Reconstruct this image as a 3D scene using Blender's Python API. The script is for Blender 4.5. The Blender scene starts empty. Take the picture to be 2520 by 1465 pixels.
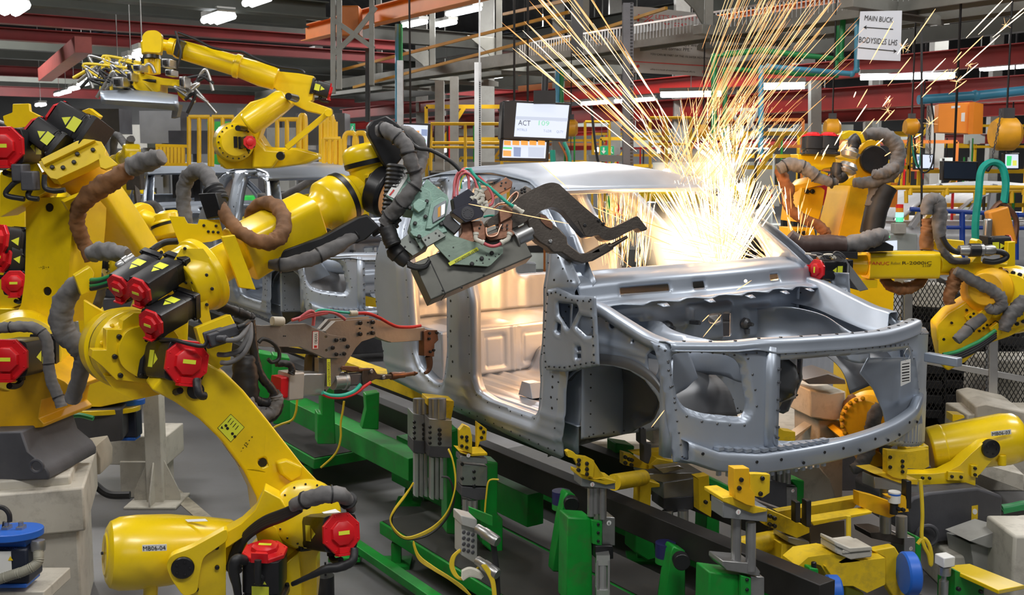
import bpy, bmesh, math, random
import numpy as np
from mathutils import Vector, Matrix
from mathutils.geometry import tessellate_polygon, delaunay_2d_cdt
random.seed(7)
sc = bpy.context.scene
# ------------------------------------------------------------ camera
FPX, CX, CY, PITCH = 2550.0, 1260.0, 668.0, math.radians(6)
CAM = Vector((0, 0, 2.5))
cd = bpy.data.cameras.new('camera'); cam = bpy.data.objects.new('camera', cd)
sc.collection.objects.link(cam); sc.camera = cam
cam.location = CAM; cam.rotation_euler = (math.pi/2 - PITCH, 0, 0)
cd.sensor_width = 36; cd.sensor_fit = 'HORIZONTAL'; cd.lens = 36*FPX/2520
cd.shift_y = (CY - 732.5)/2520; cd.clip_end = 200
cd.dof.use_dof = True; cd.dof.focus_distance = 5.3; cd.dof.aperture_fstop = 6.5
# ------------------------------------------------------------ world, lights, exposure
sc.view_settings.view_transform = 'Standard'; sc.view_settings.look = 'None'
sc.view_settings.gamma = 1; sc.view_settings.exposure = 0.0; sc.view_settings.use_curve_mapping = False
wd = bpy.data.worlds.new('world'); sc.world = wd; wd.use_nodes = True
wd.node_tree.nodes['Background'].inputs[0].default_value = (.62, .72, 1, 1)
wd.node_tree.nodes['Background'].inputs[1].default_value = .03
def area(loc, sx, sy, power, col=(1, .98, .95), rot=(0, 0, 0)):
    l = bpy.data.lights.new('hall_and_fill_light', 'AREA'); l.shape = 'RECTANGLE'; l.size = sx; l.size_y = sy
    l.energy = power; l.color = col
    o = bpy.data.objects.new('hall_and_fill_light', l); o.location = loc; o.rotation_euler = rot
    sc.collection.objects.link(o); return o
for lx, ly, pw in ((-4, 1.5, 170), (0.5, 1.0, 190), (5, 1.5, 140), (-5, 7, 190), (0.5, 6.5, 190), (6, 7, 210),
                   (-8, 16, 700), (1, 15, 600), (10, 16, 900), (-12, 28, 2200), (2, 28, 1800), (16, 28, 2000), (-16, 42, 2500), (6, 42, 2500)):
    area((lx, ly, 6.4), 2.4, 1.0, pw)
# added front fill light behind the camera, not a lamp of the hall
area((2.5, -5, 5.2), 6, 2, 75, (.9, .95, 1), (math.radians(62), 0, 0))
def point(loc, power, col, r=.05):
    l = bpy.data.lights.new('weld_arc_light', 'POINT'); l.energy = power; l.color = col; l.shadow_soft_size = r
    o = bpy.data.objects.new('weld_arc_light', l); o.location = loc; sc.collection.objects.link(o)
# ------------------------------------------------------------ geometry of the view, used to set real positions
_F = Vector((0, math.cos(PITCH), -math.sin(PITCH))); _U = Vector((0, math.sin(PITCH), math.cos(PITCH))); _R = Vector((1, 0, 0))
def ray(px, py): return _F + (px-CX)/FPX*_R + (CY-py)/FPX*_U
def W(px, py, d): return CAM + ray(px, py)*d
def mm(p, d): return p*d/FPX
def onZ(px, py, z):
    r = ray(px, py); return CAM + r*((z-CAM.z)/r.z)
class Pl:                                   # plane through three surveyed points (px, py, distance)
    def __init__(s, a, b, c):
        s.o = W(*a); s.n = (W(*b)-s.o).cross(W(*c)-s.o).normalized()
        if s.n.dot(s.o-CAM) > 0: s.n = -s.n      # faces the camera
    def at(s, px, py, off=0):
        r = ray(px, py); o = s.o + s.n*off
        return CAM + r*((o-CAM).dot(s.n)/r.dot(s.n))
def plane(px, py, d, yaw=0, pit=0):         # plane at a point, yaw/pit degrees away from facing the camera
    p = Pl((px, py, d), (px+10, py, d), (px, py+10, d))
    n = Matrix.Rotation(math.radians(yaw), 3, 'Z') @ Matrix.Rotation(math.radians(pit), 3, 'X') @ Vector((0, -1, 0))
    p.n = n.normalized(); return p
# ------------------------------------------------------------ materials
MATS = {}
def mat(name, col, metal=0, rough=.5, var=.12, scale=6, bump=0, bscale=60, emit=None, es=1, dirt=0, spec=.5, coat=0):
    if name in MATS: return MATS[name]
    m = bpy.data.materials.new(name); m.use_nodes = True; nt = m.node_tree; b = nt.nodes['Principled BSDF']
    b.inputs['Metallic'].default_value = metal; b.inputs['Roughness'].default_value = rough
    b.inputs['Specular IOR Level'].default_value = spec
    if coat: b.inputs['Coat Weight'].default_value = coat; b.inputs['Coat Roughness'].default_value = .15
    geo = nt.nodes.new('ShaderNodeNewGeometry')
    n = nt.nodes.new('ShaderNodeTexNoise'); n.inputs['Scale'].default_value = scale; n.inputs['Detail'].default_value = 5
    nt.links.new(geo.outputs['Position'], n.inputs['Vector'])
    r = nt.nodes.new('ShaderNodeValToRGB'); r.color_ramp.elements[0].position = .35; r.color_ramp.elements[1].position = .65
    c = np.array(col)
    r.color_ramp.elements[0].color = (*np.clip(c*(1-var), 0, 1), 1); r.color_ramp.elements[1].color = (*np.clip(c*(1+var*.5), 0, 1), 1)
    nt.links.new(n.outputs['Fac'], r.inputs['Fac']); out = r.outputs['Color']
    if dirt:
        n2 = nt.nodes.new('ShaderNodeTexNoise'); n2.inputs['Scale'].default_value = scale*2.3; n2.inputs['Detail'].default_value = 9
        n2.inputs['Roughness'].default_value = .7
        nt.links.new(geo.outputs['Position'], n2.inputs['Vector'])
        r2 = nt.nodes.new('ShaderNodeValToRGB'); r2.color_ramp.elements[0].position = .5; r2.color_ramp.elements[1].position = .75
        r2.color_ramp.elements[0].color = (0, 0, 0, 1); r2.color_ramp.elements[1].color = (dirt, dirt, dirt, 1)
        nt.links.new(n2.outputs['Fac'], r2.inputs['Fac'])
        mx = nt.nodes.new('ShaderNodeMixRGB'); mx.inputs['Color2'].default_value = (.09, .07, .05, 1)
        nt.links.new(r2.outputs['Color'], mx.inputs['Fac']); nt.links.new(out, mx.inputs['Color1']); out = mx.outputs['Color']
    nt.links.new(out, b.inputs['Base Color'])
    if bump:
        n3 = nt.nodes.new('ShaderNodeTexNoise'); n3.inputs['Scale'].default_value = bscale; n3.inputs['Detail'].default_value = 3
        nt.links.new(geo.outputs['Position'], n3.inputs['Vector'])
        bp = nt.nodes.new('ShaderNodeBump'); bp.inputs['Strength'].default_value = bump; bp.inputs['Distance'].default_value = .01
        nt.links.new(n3.outputs['Fac'], bp.inputs['Height']); nt.links.new(bp.outputs['Normal'], b.inputs['Normal'])
    if emit:
        b.inputs['Emission Color'].default_value = (*emit, 1); b.inputs['Emission Strength'].default_value = es
    MATS[name] = m; return m
YEL = mat('yellow_robot_paint', (.87, .61, .006), 0, .3, .08, 3, .04, 30, dirt=.12, coat=.25)
YEL2 = mat('yellow_fixture_paint', (.80, .54, .012), 0, .45, .15, 5, .08, 40, dirt=.5)
ORY = mat('amber_yellow_paint', (.85, .46, .008), 0, .4, .1, 4, dirt=.15)
RED = mat('red_motor_cap', (.62, .008, .014), 0, .38, .1, 8)
REDB = mat('red_beam_paint', (.20, .010, .012), 0, .5, .2, 2)
BLK = mat('black_motor_casting', (.012, .012, .014), 0, .38, .2, 8, .05)
RUB = mat('black_rubber', (.016, .016, .018), 0, .5, .2, 8)
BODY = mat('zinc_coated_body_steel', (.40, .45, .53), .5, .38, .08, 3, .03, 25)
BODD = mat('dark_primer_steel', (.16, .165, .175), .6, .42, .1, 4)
STL = mat('machined_steel', (.42, .42, .42), .8, .35, .15, 10, .05, 80)
STD = mat('dark_gunmetal_steel', (.105, .09, .078), .75, .42, .25, 9, .12, 90)
COP = mat('copper_brown_alloy', (.22, .11, .07), .7, .4, .25, 12, .08)
COPB = mat('bright_copper', (.8, .47, .34), .9, .3, .1, 8)
MINT = mat('mint_green_casting', (.26, .43, .36), .1, .45, .12, 8, .15, 120, dirt=.25)
OLV = mat('olive_green_plate', (.20, .27, .22), .3, .45, .12, 8, .08)
GRN = mat('green_fixture_paint', (.005, .28, .03), 0, .45, .2, 4, .08, 40, dirt=.55)
GPP = mat('green_pipe_paint', (.02, .26, .08), 0, .4, .15, 4)
BLP = mat('blue_pipe_paint', (.08, .35, .55), 0, .4, .15, 4)
BLU = mat('blue_housing_paint', (.02, .13, .58), 0, .4, .1, 4)
CRM = mat('cream_pedestal_paint', (.55, .52, .45), 0, .55, .08, 4, .03, dirt=.45)
GRY = mat('light_grey_steel_paint', (.36, .36, .34), .1, .5, .12, 2, dirt=.3)
DGR = mat('dark_grey_casting', (.075, .075, .085), .1, .55, .2, 5, .1)
GFB = mat('grey_fabric_sleeve', (.15, .145, .145), 0, .8, .3, 12, .5, 13)
BFB = mat('brown_leather_sleeve', (.21, .095, .035), 0, .75, .35, 9, .5, 12)
LCR = mat('white_label', (.8, .8, .78), 0, .4, .03)
LYL = mat('yellow_label', (.75, .8, .05), 0, .4, .03)
LBL = mat('black_print', (.01, .01, .01), 0, .5, .02)
RPR = mat('red_print', (.6, .02, .02), 0, .5, .02)
CON = mat('conduit_white_tube', (.62, .6, .52), 0, .5, .1, 20)
PNK = mat('pink_hose', (.62, .12, .14), 0, .35, .1, 8)
TEL = mat('teal_hose', (.03, .42, .30), 0, .35, .1, 8)
YLC = mat('yellow_cable', (.75, .55, .03), 0, .45, .1, 8)
ORG = mat('orange_paint', (.9, .25, .02), 0, .45, .08, 4)
ALU = mat('aluminium_profile', (.6, .6, .6), .85, .3, .08, 10)
TRAY = mat('beige_grey_tray_steel', (.22, .22, .20), .3, .5, .15, 3, dirt=.3)
# ------------------------------------------------------------ mesh builder
def catmull(P, n=6, closed=False):
    P = [Vector(p) for p in P]
    if len(P) < 3: return P
    out = []; N = len(P)
    for i in range(N if closed else N-1):
        if closed: a, b, c, d = P[(i-1) % N], P[i], P[(i+1) % N], P[(i+2) % N]
        else: a, b, c, d = P[max(i-1, 0)], P[i], P[i+1], P[min(i+2, N-1)]
        for k in range(n):
            t = k/n; out.append(.5*((2*b)+(c-a)*t+(2*a-5*b+4*c-d)*t*t+(3*b-a-3*c+d)*t**3))
    if not closed: out.append(P[-1])
    return out
def frame(ax, up=None):
    ax = ax.normalized(); up = Vector(up) if up is not None else Vector((0, 0, 1))
    if abs(ax.dot(up.normalized())) > .97: up = Vector((1, 0, 0)) if abs(ax.x) < .9 else Vector((0, 1, 0))
    x = up.cross(ax).normalized(); return x, ax.cross(x).normalized(), ax
class MB:
    def __init__(s): s.v = []; s.f = []; s.m = []; s.mi = 0
    def add(s, vs, fs):
        o = len(s.v); s.v += [Vector(v) for v in vs]; s.f += [tuple(i+o for i in f) for f in fs]; s.m += [s.mi]*len(fs); return s
    def box(s, c, d, rz=0, ax=None):             # centre, dims, frame = (x,y,z) unit vectors
        c = Vector(c)
        if ax is None:
            ax = (Vector((math.cos(rz), math.sin(rz), 0)), Vector((-math.sin(rz), math.cos(rz), 0)), Vector((0, 0, 1)))
        v = [c+ax[0]*d[0]/2*i+ax[1]*d[1]/2*j+ax[2]*d[2]/2*k for i in (-1, 1) for j in (-1, 1) for k in (-1, 1)]
        return s.add(v, [(0, 1, 3, 2), (4, 6, 7, 5), (0, 4, 5, 1), (2, 3, 7, 6), (0, 2, 6, 4), (1, 5, 7, 3)])
    def beam(s, a, b, w, h, up=None):            # bar from a to b, h along up
        a, b = Vector(a), Vector(b); x, y, z = frame(b-a, up)
        return s.box((a+b)/2, (w, h, (b-a).length), ax=(x, y, z))
    def ibeam(s, a, b, w, h, t=.012, up=None):
        a, b = Vector(a), Vector(b); x, y, z = frame(b-a, up); L = (b-a).length; c = (a+b)/2
        s.box(c+y*(h/2), (w, t, L), ax=(x, y, z)); s.box(c-y*(h/2), (w, t, L), ax=(x, y, z)); s.box(c, (t, h, L), ax=(x, y, z)); return s
    def lathe(s, a, b, prof, seg=24, up=None, cap=True, ang=None):   # prof: (t along a->b 0..1, radius)
        a, b = Vector(a), Vector(b); x, y, z = frame(b-a, up); vs = []; fs = []
        for t, r in prof:
            p = a.lerp(b, t)
            for k in range(seg):
                q = 2*math.pi*k/seg; vs.append(p+x*math.cos(q)*r+y*math.sin(q)*r)
        for i in range(len(prof)-1):
            for k in range(seg):
                k2 = (k+1) % seg; fs.append((i*seg+k, i*seg+k2, (i+1)*seg+k2, (i+1)*seg+k))
        if cap: fs += [tuple(range(seg))[::-1], tuple((len(prof)-1)*seg+k for k in range(seg))]
        return s.add(vs, fs)
    def cyl(s, a, b, r, r2=None, seg=20, bev=0, up=None):
        r2 = r if r2 is None else r2; L = (Vector(b)-Vector(a)).length
        if bev: return s.lathe(a, b, [(0, r-bev), (bev/L, r), (1-bev/L, r2), (1, r2-bev)], seg, up)
        return s.lathe(a, b, [(0, r), (1, r2)], seg, up)
    def bolt(s, p, n, r=.008, h=.008, seg=8):
        p = Vector(p); n = Vector(n).normalized(); return s.lathe(p-n*h*.5, p+n*h, [(0, r), (.85, r), (1, r*.75)], seg)
    def ball(s, c, r, seg=14, sc=(1, 1, 1)):
        c = Vector(c); vs = []; fs = []; n = seg//2
        for i in range(n+1):
            t = math.pi*i/n
            for k in range(seg):
                q = 2*math.pi*k/seg
                vs.append(c+Vector((math.sin(t)*math.cos(q)*r*sc[0], math.sin(t)*math.sin(q)*r*sc[1], math.cos(t)*r*sc[2])))
        for i in range(n):
            for k in range(seg):
                k2 = (k+1) % seg; fs.append((i*seg+k, (i+1)*seg+k, (i+1)*seg+k2, i*seg+k2))
        return s.add(vs, fs)
    def tube(s, P, r, seg=10, n=6, wr=0, cap=True, closed=False, ws=1):   # wr = fabric wrinkle depth
        Q = catmull(P, n, closed); N = len(Q); vs = []; fs = []
        rr = r if isinstance(r, (list, tuple)) else None
        t0 = (Q[1]-Q[0]).normalized(); x, y, _ = frame(t0)
        ph = random.random()*9
        for i, p in enumerate(Q):
            if closed: t = (Q[(i+1) % N]-Q[i-1]).normalized()
            else: t = (Q[min(i+1, N-1)]-Q[max(i-1, 0)]).normalized()
            x = (x-t*x.dot(t)).normalized(); y = t.cross(x)
            if rr: u = i/max(1, N-1)*(len(rr)-1); k0 = min(int(u), len(rr)-2); R = rr[k0]*(1-(u-k0))+rr[k0+1]*(u-k0)
            else: R = r
            for k in range(seg):
                q = 2*math.pi*k/seg
                w = 1 + (wr*(math.sin(i*1.9*ws+q*2+ph)*.5+math.sin(i*.83*ws-q*3+ph*2)*.6+(-1.1 if (i*7+k*3) % 11 < 3 else .2)*.7*math.sin(q+i*.7)) if wr else 0)
                vs.append(p+(x*math.cos(q)+y*math.sin(q))*R*w)
        for i in range(N if closed else N-1):
            i2 = (i+1) % N
            for k in range(seg):
                k2 = (k+1) % seg; fs.append((i*seg+k, i*seg+k2, i2*seg+k2, i2*seg+k))
        if cap and not closed: fs += [tuple(range(seg))[::-1], tuple((N-1)*seg+k for k in range(seg))]
        return s.add(vs, fs)
    def slab(s, pl, pts, t, holes=(), off=0):     # flat plate on plane, outline in surveyed pixels, real thickness t behind it
        loops = [pts]+list(holes); fr = [[pl.at(x, y, off) for x, y in lp] for lp in loops]
        return s.plate(fr, pl.n, t)
    def plate(s, fr, n, t):                       # fr: loops of 3-D points
        flat = [p for lp in fr for p in lp]; N = len(flat); back = [p-n*t for p in flat]
        tr = tessellate_polygon(fr)
        fs = []
        for a, b, c in tr:
            nn = (flat[b]-flat[a]).cross(flat[c]-flat[a])
            if nn.dot(n) < 0: b, c = c, b
            fs += [(a, b, c), (a+N, c+N, b+N)]
        o = 0
        for lp in fr:
            L = len(lp)
            for k in range(L): a, b = o+k, o+(k+1) % L; fs.append((a, a+N, b+N, b))
            o += L
        return s.add(flat+back, fs)
    def grid(s, rows, closed=False):
        n = len(rows[0]); vs = [p for r in rows for p in r]; fs = []
        for i in range(len(rows)-1):
            for k in range(n if closed else n-1):
                k2 = (k+1) % n; fs.append((i*n+k, i*n+k2, (i+1)*n+k2, (i+1)*n+k))
        return s.add(vs, fs)
def rc(P, r=8, n=4):                              # round the corners of a pixel outline
    out = []; N = len(P)
    for i in range(N):
        a, b, c = Vector(P[i-1]), Vector(P[i]), Vector(P[(i+1) % N]); d1, d2 = (a-b), (c-b)
        q = min(r, d1.length*.45, d2.length*.45); p0, p1 = b+d1.normalized()*q, b+d2.normalized()*q
        for k in range(n+1):
            t = k/n; out.append(tuple(p0*(1-t)**2+b*2*t*(1-t)+p1*t*t))
    return out
def circ(cx, cy, rx, ry=None, n=20, a0=0, a1=360):
    ry = rx if ry is None else ry
    full = (a1-a0) >= 360
    return [(cx+rx*math.cos(math.radians(a0+(a1-a0)*k/(n if full else n-1))), cy+ry*math.sin(math.radians(a0+(a1-a0)*k/(n if full else n-1)))) for k in range(n)]
# ------------------------------------------------------------ objects
col = sc.collection
ORIG = {}
def thing(name, label, cat, loc=None, group=None):
    o = bpy.data.objects.new(name, None); col.objects.link(o); o.location = loc if loc is not None else (0, 0, 0)
    o.empty_display_size = .1
    o['label'] = label; o['category'] = cat
    if group: o['group'] = group
    ORIG[o] = Vector(o.location); return o
def build(name, mb, mats, parent=None, bev=0, smooth=35, solid=0, seg=2):
    me = bpy.data.meshes.new(name); off = ORIG.get(parent, Vector((0, 0, 0))) if parent else Vector((0, 0, 0))
    me.from_pydata([tuple(v-off) for v in mb.v], [], mb.f)
    ms = mats if isinstance(mats, (list, tuple)) else [mats]
    for m in ms: me.materials.append(m)
    if len(ms) > 1: me.polygons.foreach_set('material_index', mb.m)
    bm = bmesh.new(); bm.from_mesh(me); bmesh.ops.recalc_face_normals(bm, faces=bm.faces) if not solid else None
    bm.to_mesh(me); bm.free()
    me.shade_smooth()
    try: me.set_sharp_from_angle(angle=math.radians(smooth))
    except Exception: pass
    o = bpy.data.objects.new(name, me); col.objects.link(o)
    if parent: o.parent = parent; ORIG[o] = off
    else: ORIG[o] = Vector((0, 0, 0))
    if solid: md = o.modifiers.new('thickness', 'SOLIDIFY'); md.thickness = solid; md.offset = 0
    if bev:
        md = o.modifiers.new('bevel', 'BEVEL'); md.width = bev; md.segments = seg; md.limit_method = 'ANGLE'; md.angle_limit = math.radians(40)
        md.harden_normals = False
    return o
def tag(o, label, cat=None, group=None, kind=None):
    if label: o['label'] = label
    if cat: o['category'] = cat
    if group: o['group'] = group
    if kind: o['kind'] = kind
    return o
def single(name, mb, mats, label, cat, group=None, bev=0, **k):   # a thing that is one mesh
    return tag(build(name, mb, mats, None, bev, **k), label, cat, group)
def struct(name, mb, mats, bev=0, parent=None, **k):
    o = build(name, mb, mats, parent, bev, **k)
    if not parent: o['kind'] = 'structure'
    return o
def copy_tree(o, delta=None, parent=None, label=None, name=None):
    c = o.copy(); col.objects.link(c)
    if parent: c.parent = parent
    if delta is not None: c.location = o.location+Vector(delta)
    if label: c['label'] = label
    ORIG[c] = ORIG.get(o, Vector((0, 0, 0)))
    for ch in list(o.children):
        if ch is not c: copy_tree(ch, None, c)
    return c
def text(name, s, o, x, y, h, m, parent=None, width=None, align='LEFT', lift=.0015):
    """raised lettering: origin o, reading direction x, up direction y, letter height h"""
    cu = bpy.data.curves.new(name, 'FONT'); cu.body = s; cu.size = 1.0; cu.align_x = align; cu.resolution_u = 2
    cu.extrude = 0.0
    t = bpy.data.objects.new(name+'_tmp', cu); me = bpy.data.meshes.new_from_object(t); bpy.data.objects.remove(t)
    vs = np.empty(len(me.vertices)*3); me.vertices.foreach_get('co', vs); vs = vs.reshape(-1, 3)
    x = Vector(x).normalized(); y = Vector(y); y = (y-x*y.dot(x)).normalized(); z = x.cross(y)
    k = h/.7
    kx = k if width is None or not len(vs) else width/max(1e-6, vs[:, 0].max()-vs[:, 0].min())
    off = ORIG.get(parent, Vector((0, 0, 0))) if parent else Vector((0, 0, 0))
    o = Vector(o)
    me.vertices.foreach_set('co', np.array([tuple(o+x*float(v[0])*kx+y*float(v[1])*k+z*lift-off) for v in vs]).ravel())
    me.materials.clear(); me.materials.append(m)
    ob = bpy.data.objects.new(name, me); col.objects.link(ob)
    if parent: ob.parent = parent; ORIG[ob] = off
    return ob
# ------------------------------------------------------------ stamped sheet metal
def resample(P, step, closed=True):
    out = []; N = len(P)
    for i in range(N if closed else N-1):
        a, b = Vector(P[i]), Vector(P[(i+1) % N]); k = max(1, int((b-a).length/step))
        out += [tuple(a.lerp(b, j/k)) for j in range(k)]
    return out
def inpoly(X, Y, P):
    c = np.zeros(len(X), bool); N = len(P)
    for i in range(N):
        x1, y1 = P[i]; x2, y2 = P[(i+1) % N]
        if y1 == y2: continue
        k = ((y1 > Y) != (y2 > Y)) & (X < (x2-x1)*(Y-y1)/(y2-y1)+x1); c ^= k
    return c
def pdist(X, Y, P):
    d = np.full(len(X), 1e9); N = len(P)
    for i in range(N):
        x1, y1 = P[i]; x2, y2 = P[(i+1) % N]; dx, dy = x2-x1, y2-y1; L = dx*dx+dy*dy+1e-12
        t = np.clip(((X-x1)*dx+(Y-y1)*dy)/L, 0, 1); d = np.minimum(d, np.hypot(X-x1-t*dx, Y-y1-t*dy))
    return d
def sheet(mb, outer, holes, step, hfun, mapf):
    """stamped panel: outline and holes in panel coordinates, hfun = pressed height from distances, mapf = (u, v, h) -> point"""
    outer = resample(outer, step); holes = [resample(h, step) for h in holes]
    us = [p[0] for p in outer]; vs = [p[1] for p in outer]
    gx, gy = np.meshgrid(np.arange(min(us)+step*.4, max(us), step), np.arange(min(vs)+step*.4, max(vs), step))
    X, Y = gx.ravel(), gy.ravel(); k = inpoly(X, Y, outer)
    X, Y = X[k], Y[k]; k = pdist(X, Y, outer) > step*.45; X, Y = X[k], Y[k]
    for h in holes: k = (~inpoly(X, Y, h)) & (pdist(X, Y, h) > step*.45); X, Y = X[k], Y[k]
    pts = []; ed = []
    for lp in [outer]+holes:
        o = len(pts); pts += lp; ed += [(o+i, o+(i+1) % len(lp)) for i in range(len(lp))]
    pts += list(zip(X.tolist(), Y.tolist()))
    r = delaunay_2d_cdt([Vector(p) for p in pts], ed, [], 0, 1e-7)
    V = np.array([tuple(v) for v in r[0]]); T = [f for f in r[2]]
    cen = np.array([V[list(f)].mean(0) for f in T]); k = inpoly(cen[:, 0], cen[:, 1], outer)
    for h in holes: k &= ~inpoly(cen[:, 0], cen[:, 1], h)
    do = pdist(V[:, 0], V[:, 1], outer); dh = np.full(len(V), 9.)
    for h in holes: dh = np.minimum(dh, pdist(V[:, 0], V[:, 1], h))
    H = hfun(V[:, 0], V[:, 1], do, dh) if hfun else np.zeros(len(V))
    mb.add([mapf(float(u), float(v), float(h)) for (u, v), h in zip(V, H)], [f for f, q in zip(T, k) if q])
def ramp(d, *pts):                                # piecewise linear height from distance
    return np.interp(d, [p[0] for p in pts], [p[1] for p in pts])
def bumps(U, V, L):                               # pressed rectangles / ovals: (u, v, half-u, half-v, height, edge)
    H = np.zeros(len(U))
    for b in L:
        u, v, a, c, h = b[:5]; e = b[5] if len(b) > 5 else .012
        q = np.maximum(np.abs(U-u)-a, np.abs(V-v)-c); H += h*(1-np.clip((q+e)/e, 0, 1))
    return H

def dots(mb, P, step, inset, mapf, r=.0045, lift=.003, mi=1):   # row of punched holes / weld dimples following an outline
    P = resample(P, .004); A = sum(P[i-1][0]*P[i][1]-P[i][0]*P[i-1][1] for i in range(len(P))); sg = 1 if A > 0 else -1
    n = max(1, int(step/.004)); k0 = mb.mi; mb.mi = mi
    for i in range(0, len(P), n):
        a, b = P[i-3], P[(i+3) % len(P)]; dx, dy = b[0]-a[0], b[1]-a[1]; l = math.hypot(dx, dy) or 1
        u, v = P[i][0]-sg*dy/l*inset, P[i][1]+sg*dx/l*inset
        c = mapf(u, v, lift); ex = mapf(u+.004, v, lift)-c; ey = mapf(u, v+.004, lift)-c
        mb.add([c+(ex*math.cos(q)+ey*math.sin(q))*(r/.004) for q in [j*math.pi/4 for j in range(8)]], [tuple(range(8))])
    mb.mi = k0
# ============================================================ the car bodies (body-in-white cabs)
A0 = Vector((.22, 5.2, 1.04)); _a, _b = math.radians(145.5), math.radians(55.5)
FD = Vector((math.sin(_a), math.cos(_a), 0)); WD = Vector((math.sin(_b), math.cos(_b), 0)); WW = 1.84
def L(s, w, z): return A0 + FD*s + WD*w + Vector((0, 0, z))
def loc(P): q = P-A0; return q.dot(FD), q.dot(WD), q.z
def hit(px, py, g):                               # meet of the sight line with the surface g(s, w, z) = 0
    r = ray(px, py); f = lambda t: g(*loc(CAM+r*t)); a = 3.0; fa = f(a)
    while a < 9:                                  # first crossing, then bisection
        b = a+.12; fb = f(b)
        if fa*fb <= 0: break
        a, fa = b, fb
    for _ in range(30):
        c = (a+b)/2; fc = f(c)
        if fa*fc <= 0: b = c
        else: a, fa = c, fc
    return loc(CAM+r*a)
def T(z): return (.25*((z-.8)/.55)**1.4 if z > .8 else 0) + max(0, .10-z)*.25
def side_sz(P, w0=0): return [(lambda q: (q[0], q[2]))(hit(x, y, lambda s, w, z: w-T(z)-w0)) for x, y in P]
def at_s(P, sf): return [(lambda q: (q[1], q[2]))(hit(x, y, lambda s, w, z: s-sf(w))) for x, y in P]
def rcm(P, r, n=3): return rc(P, r, n)
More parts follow.
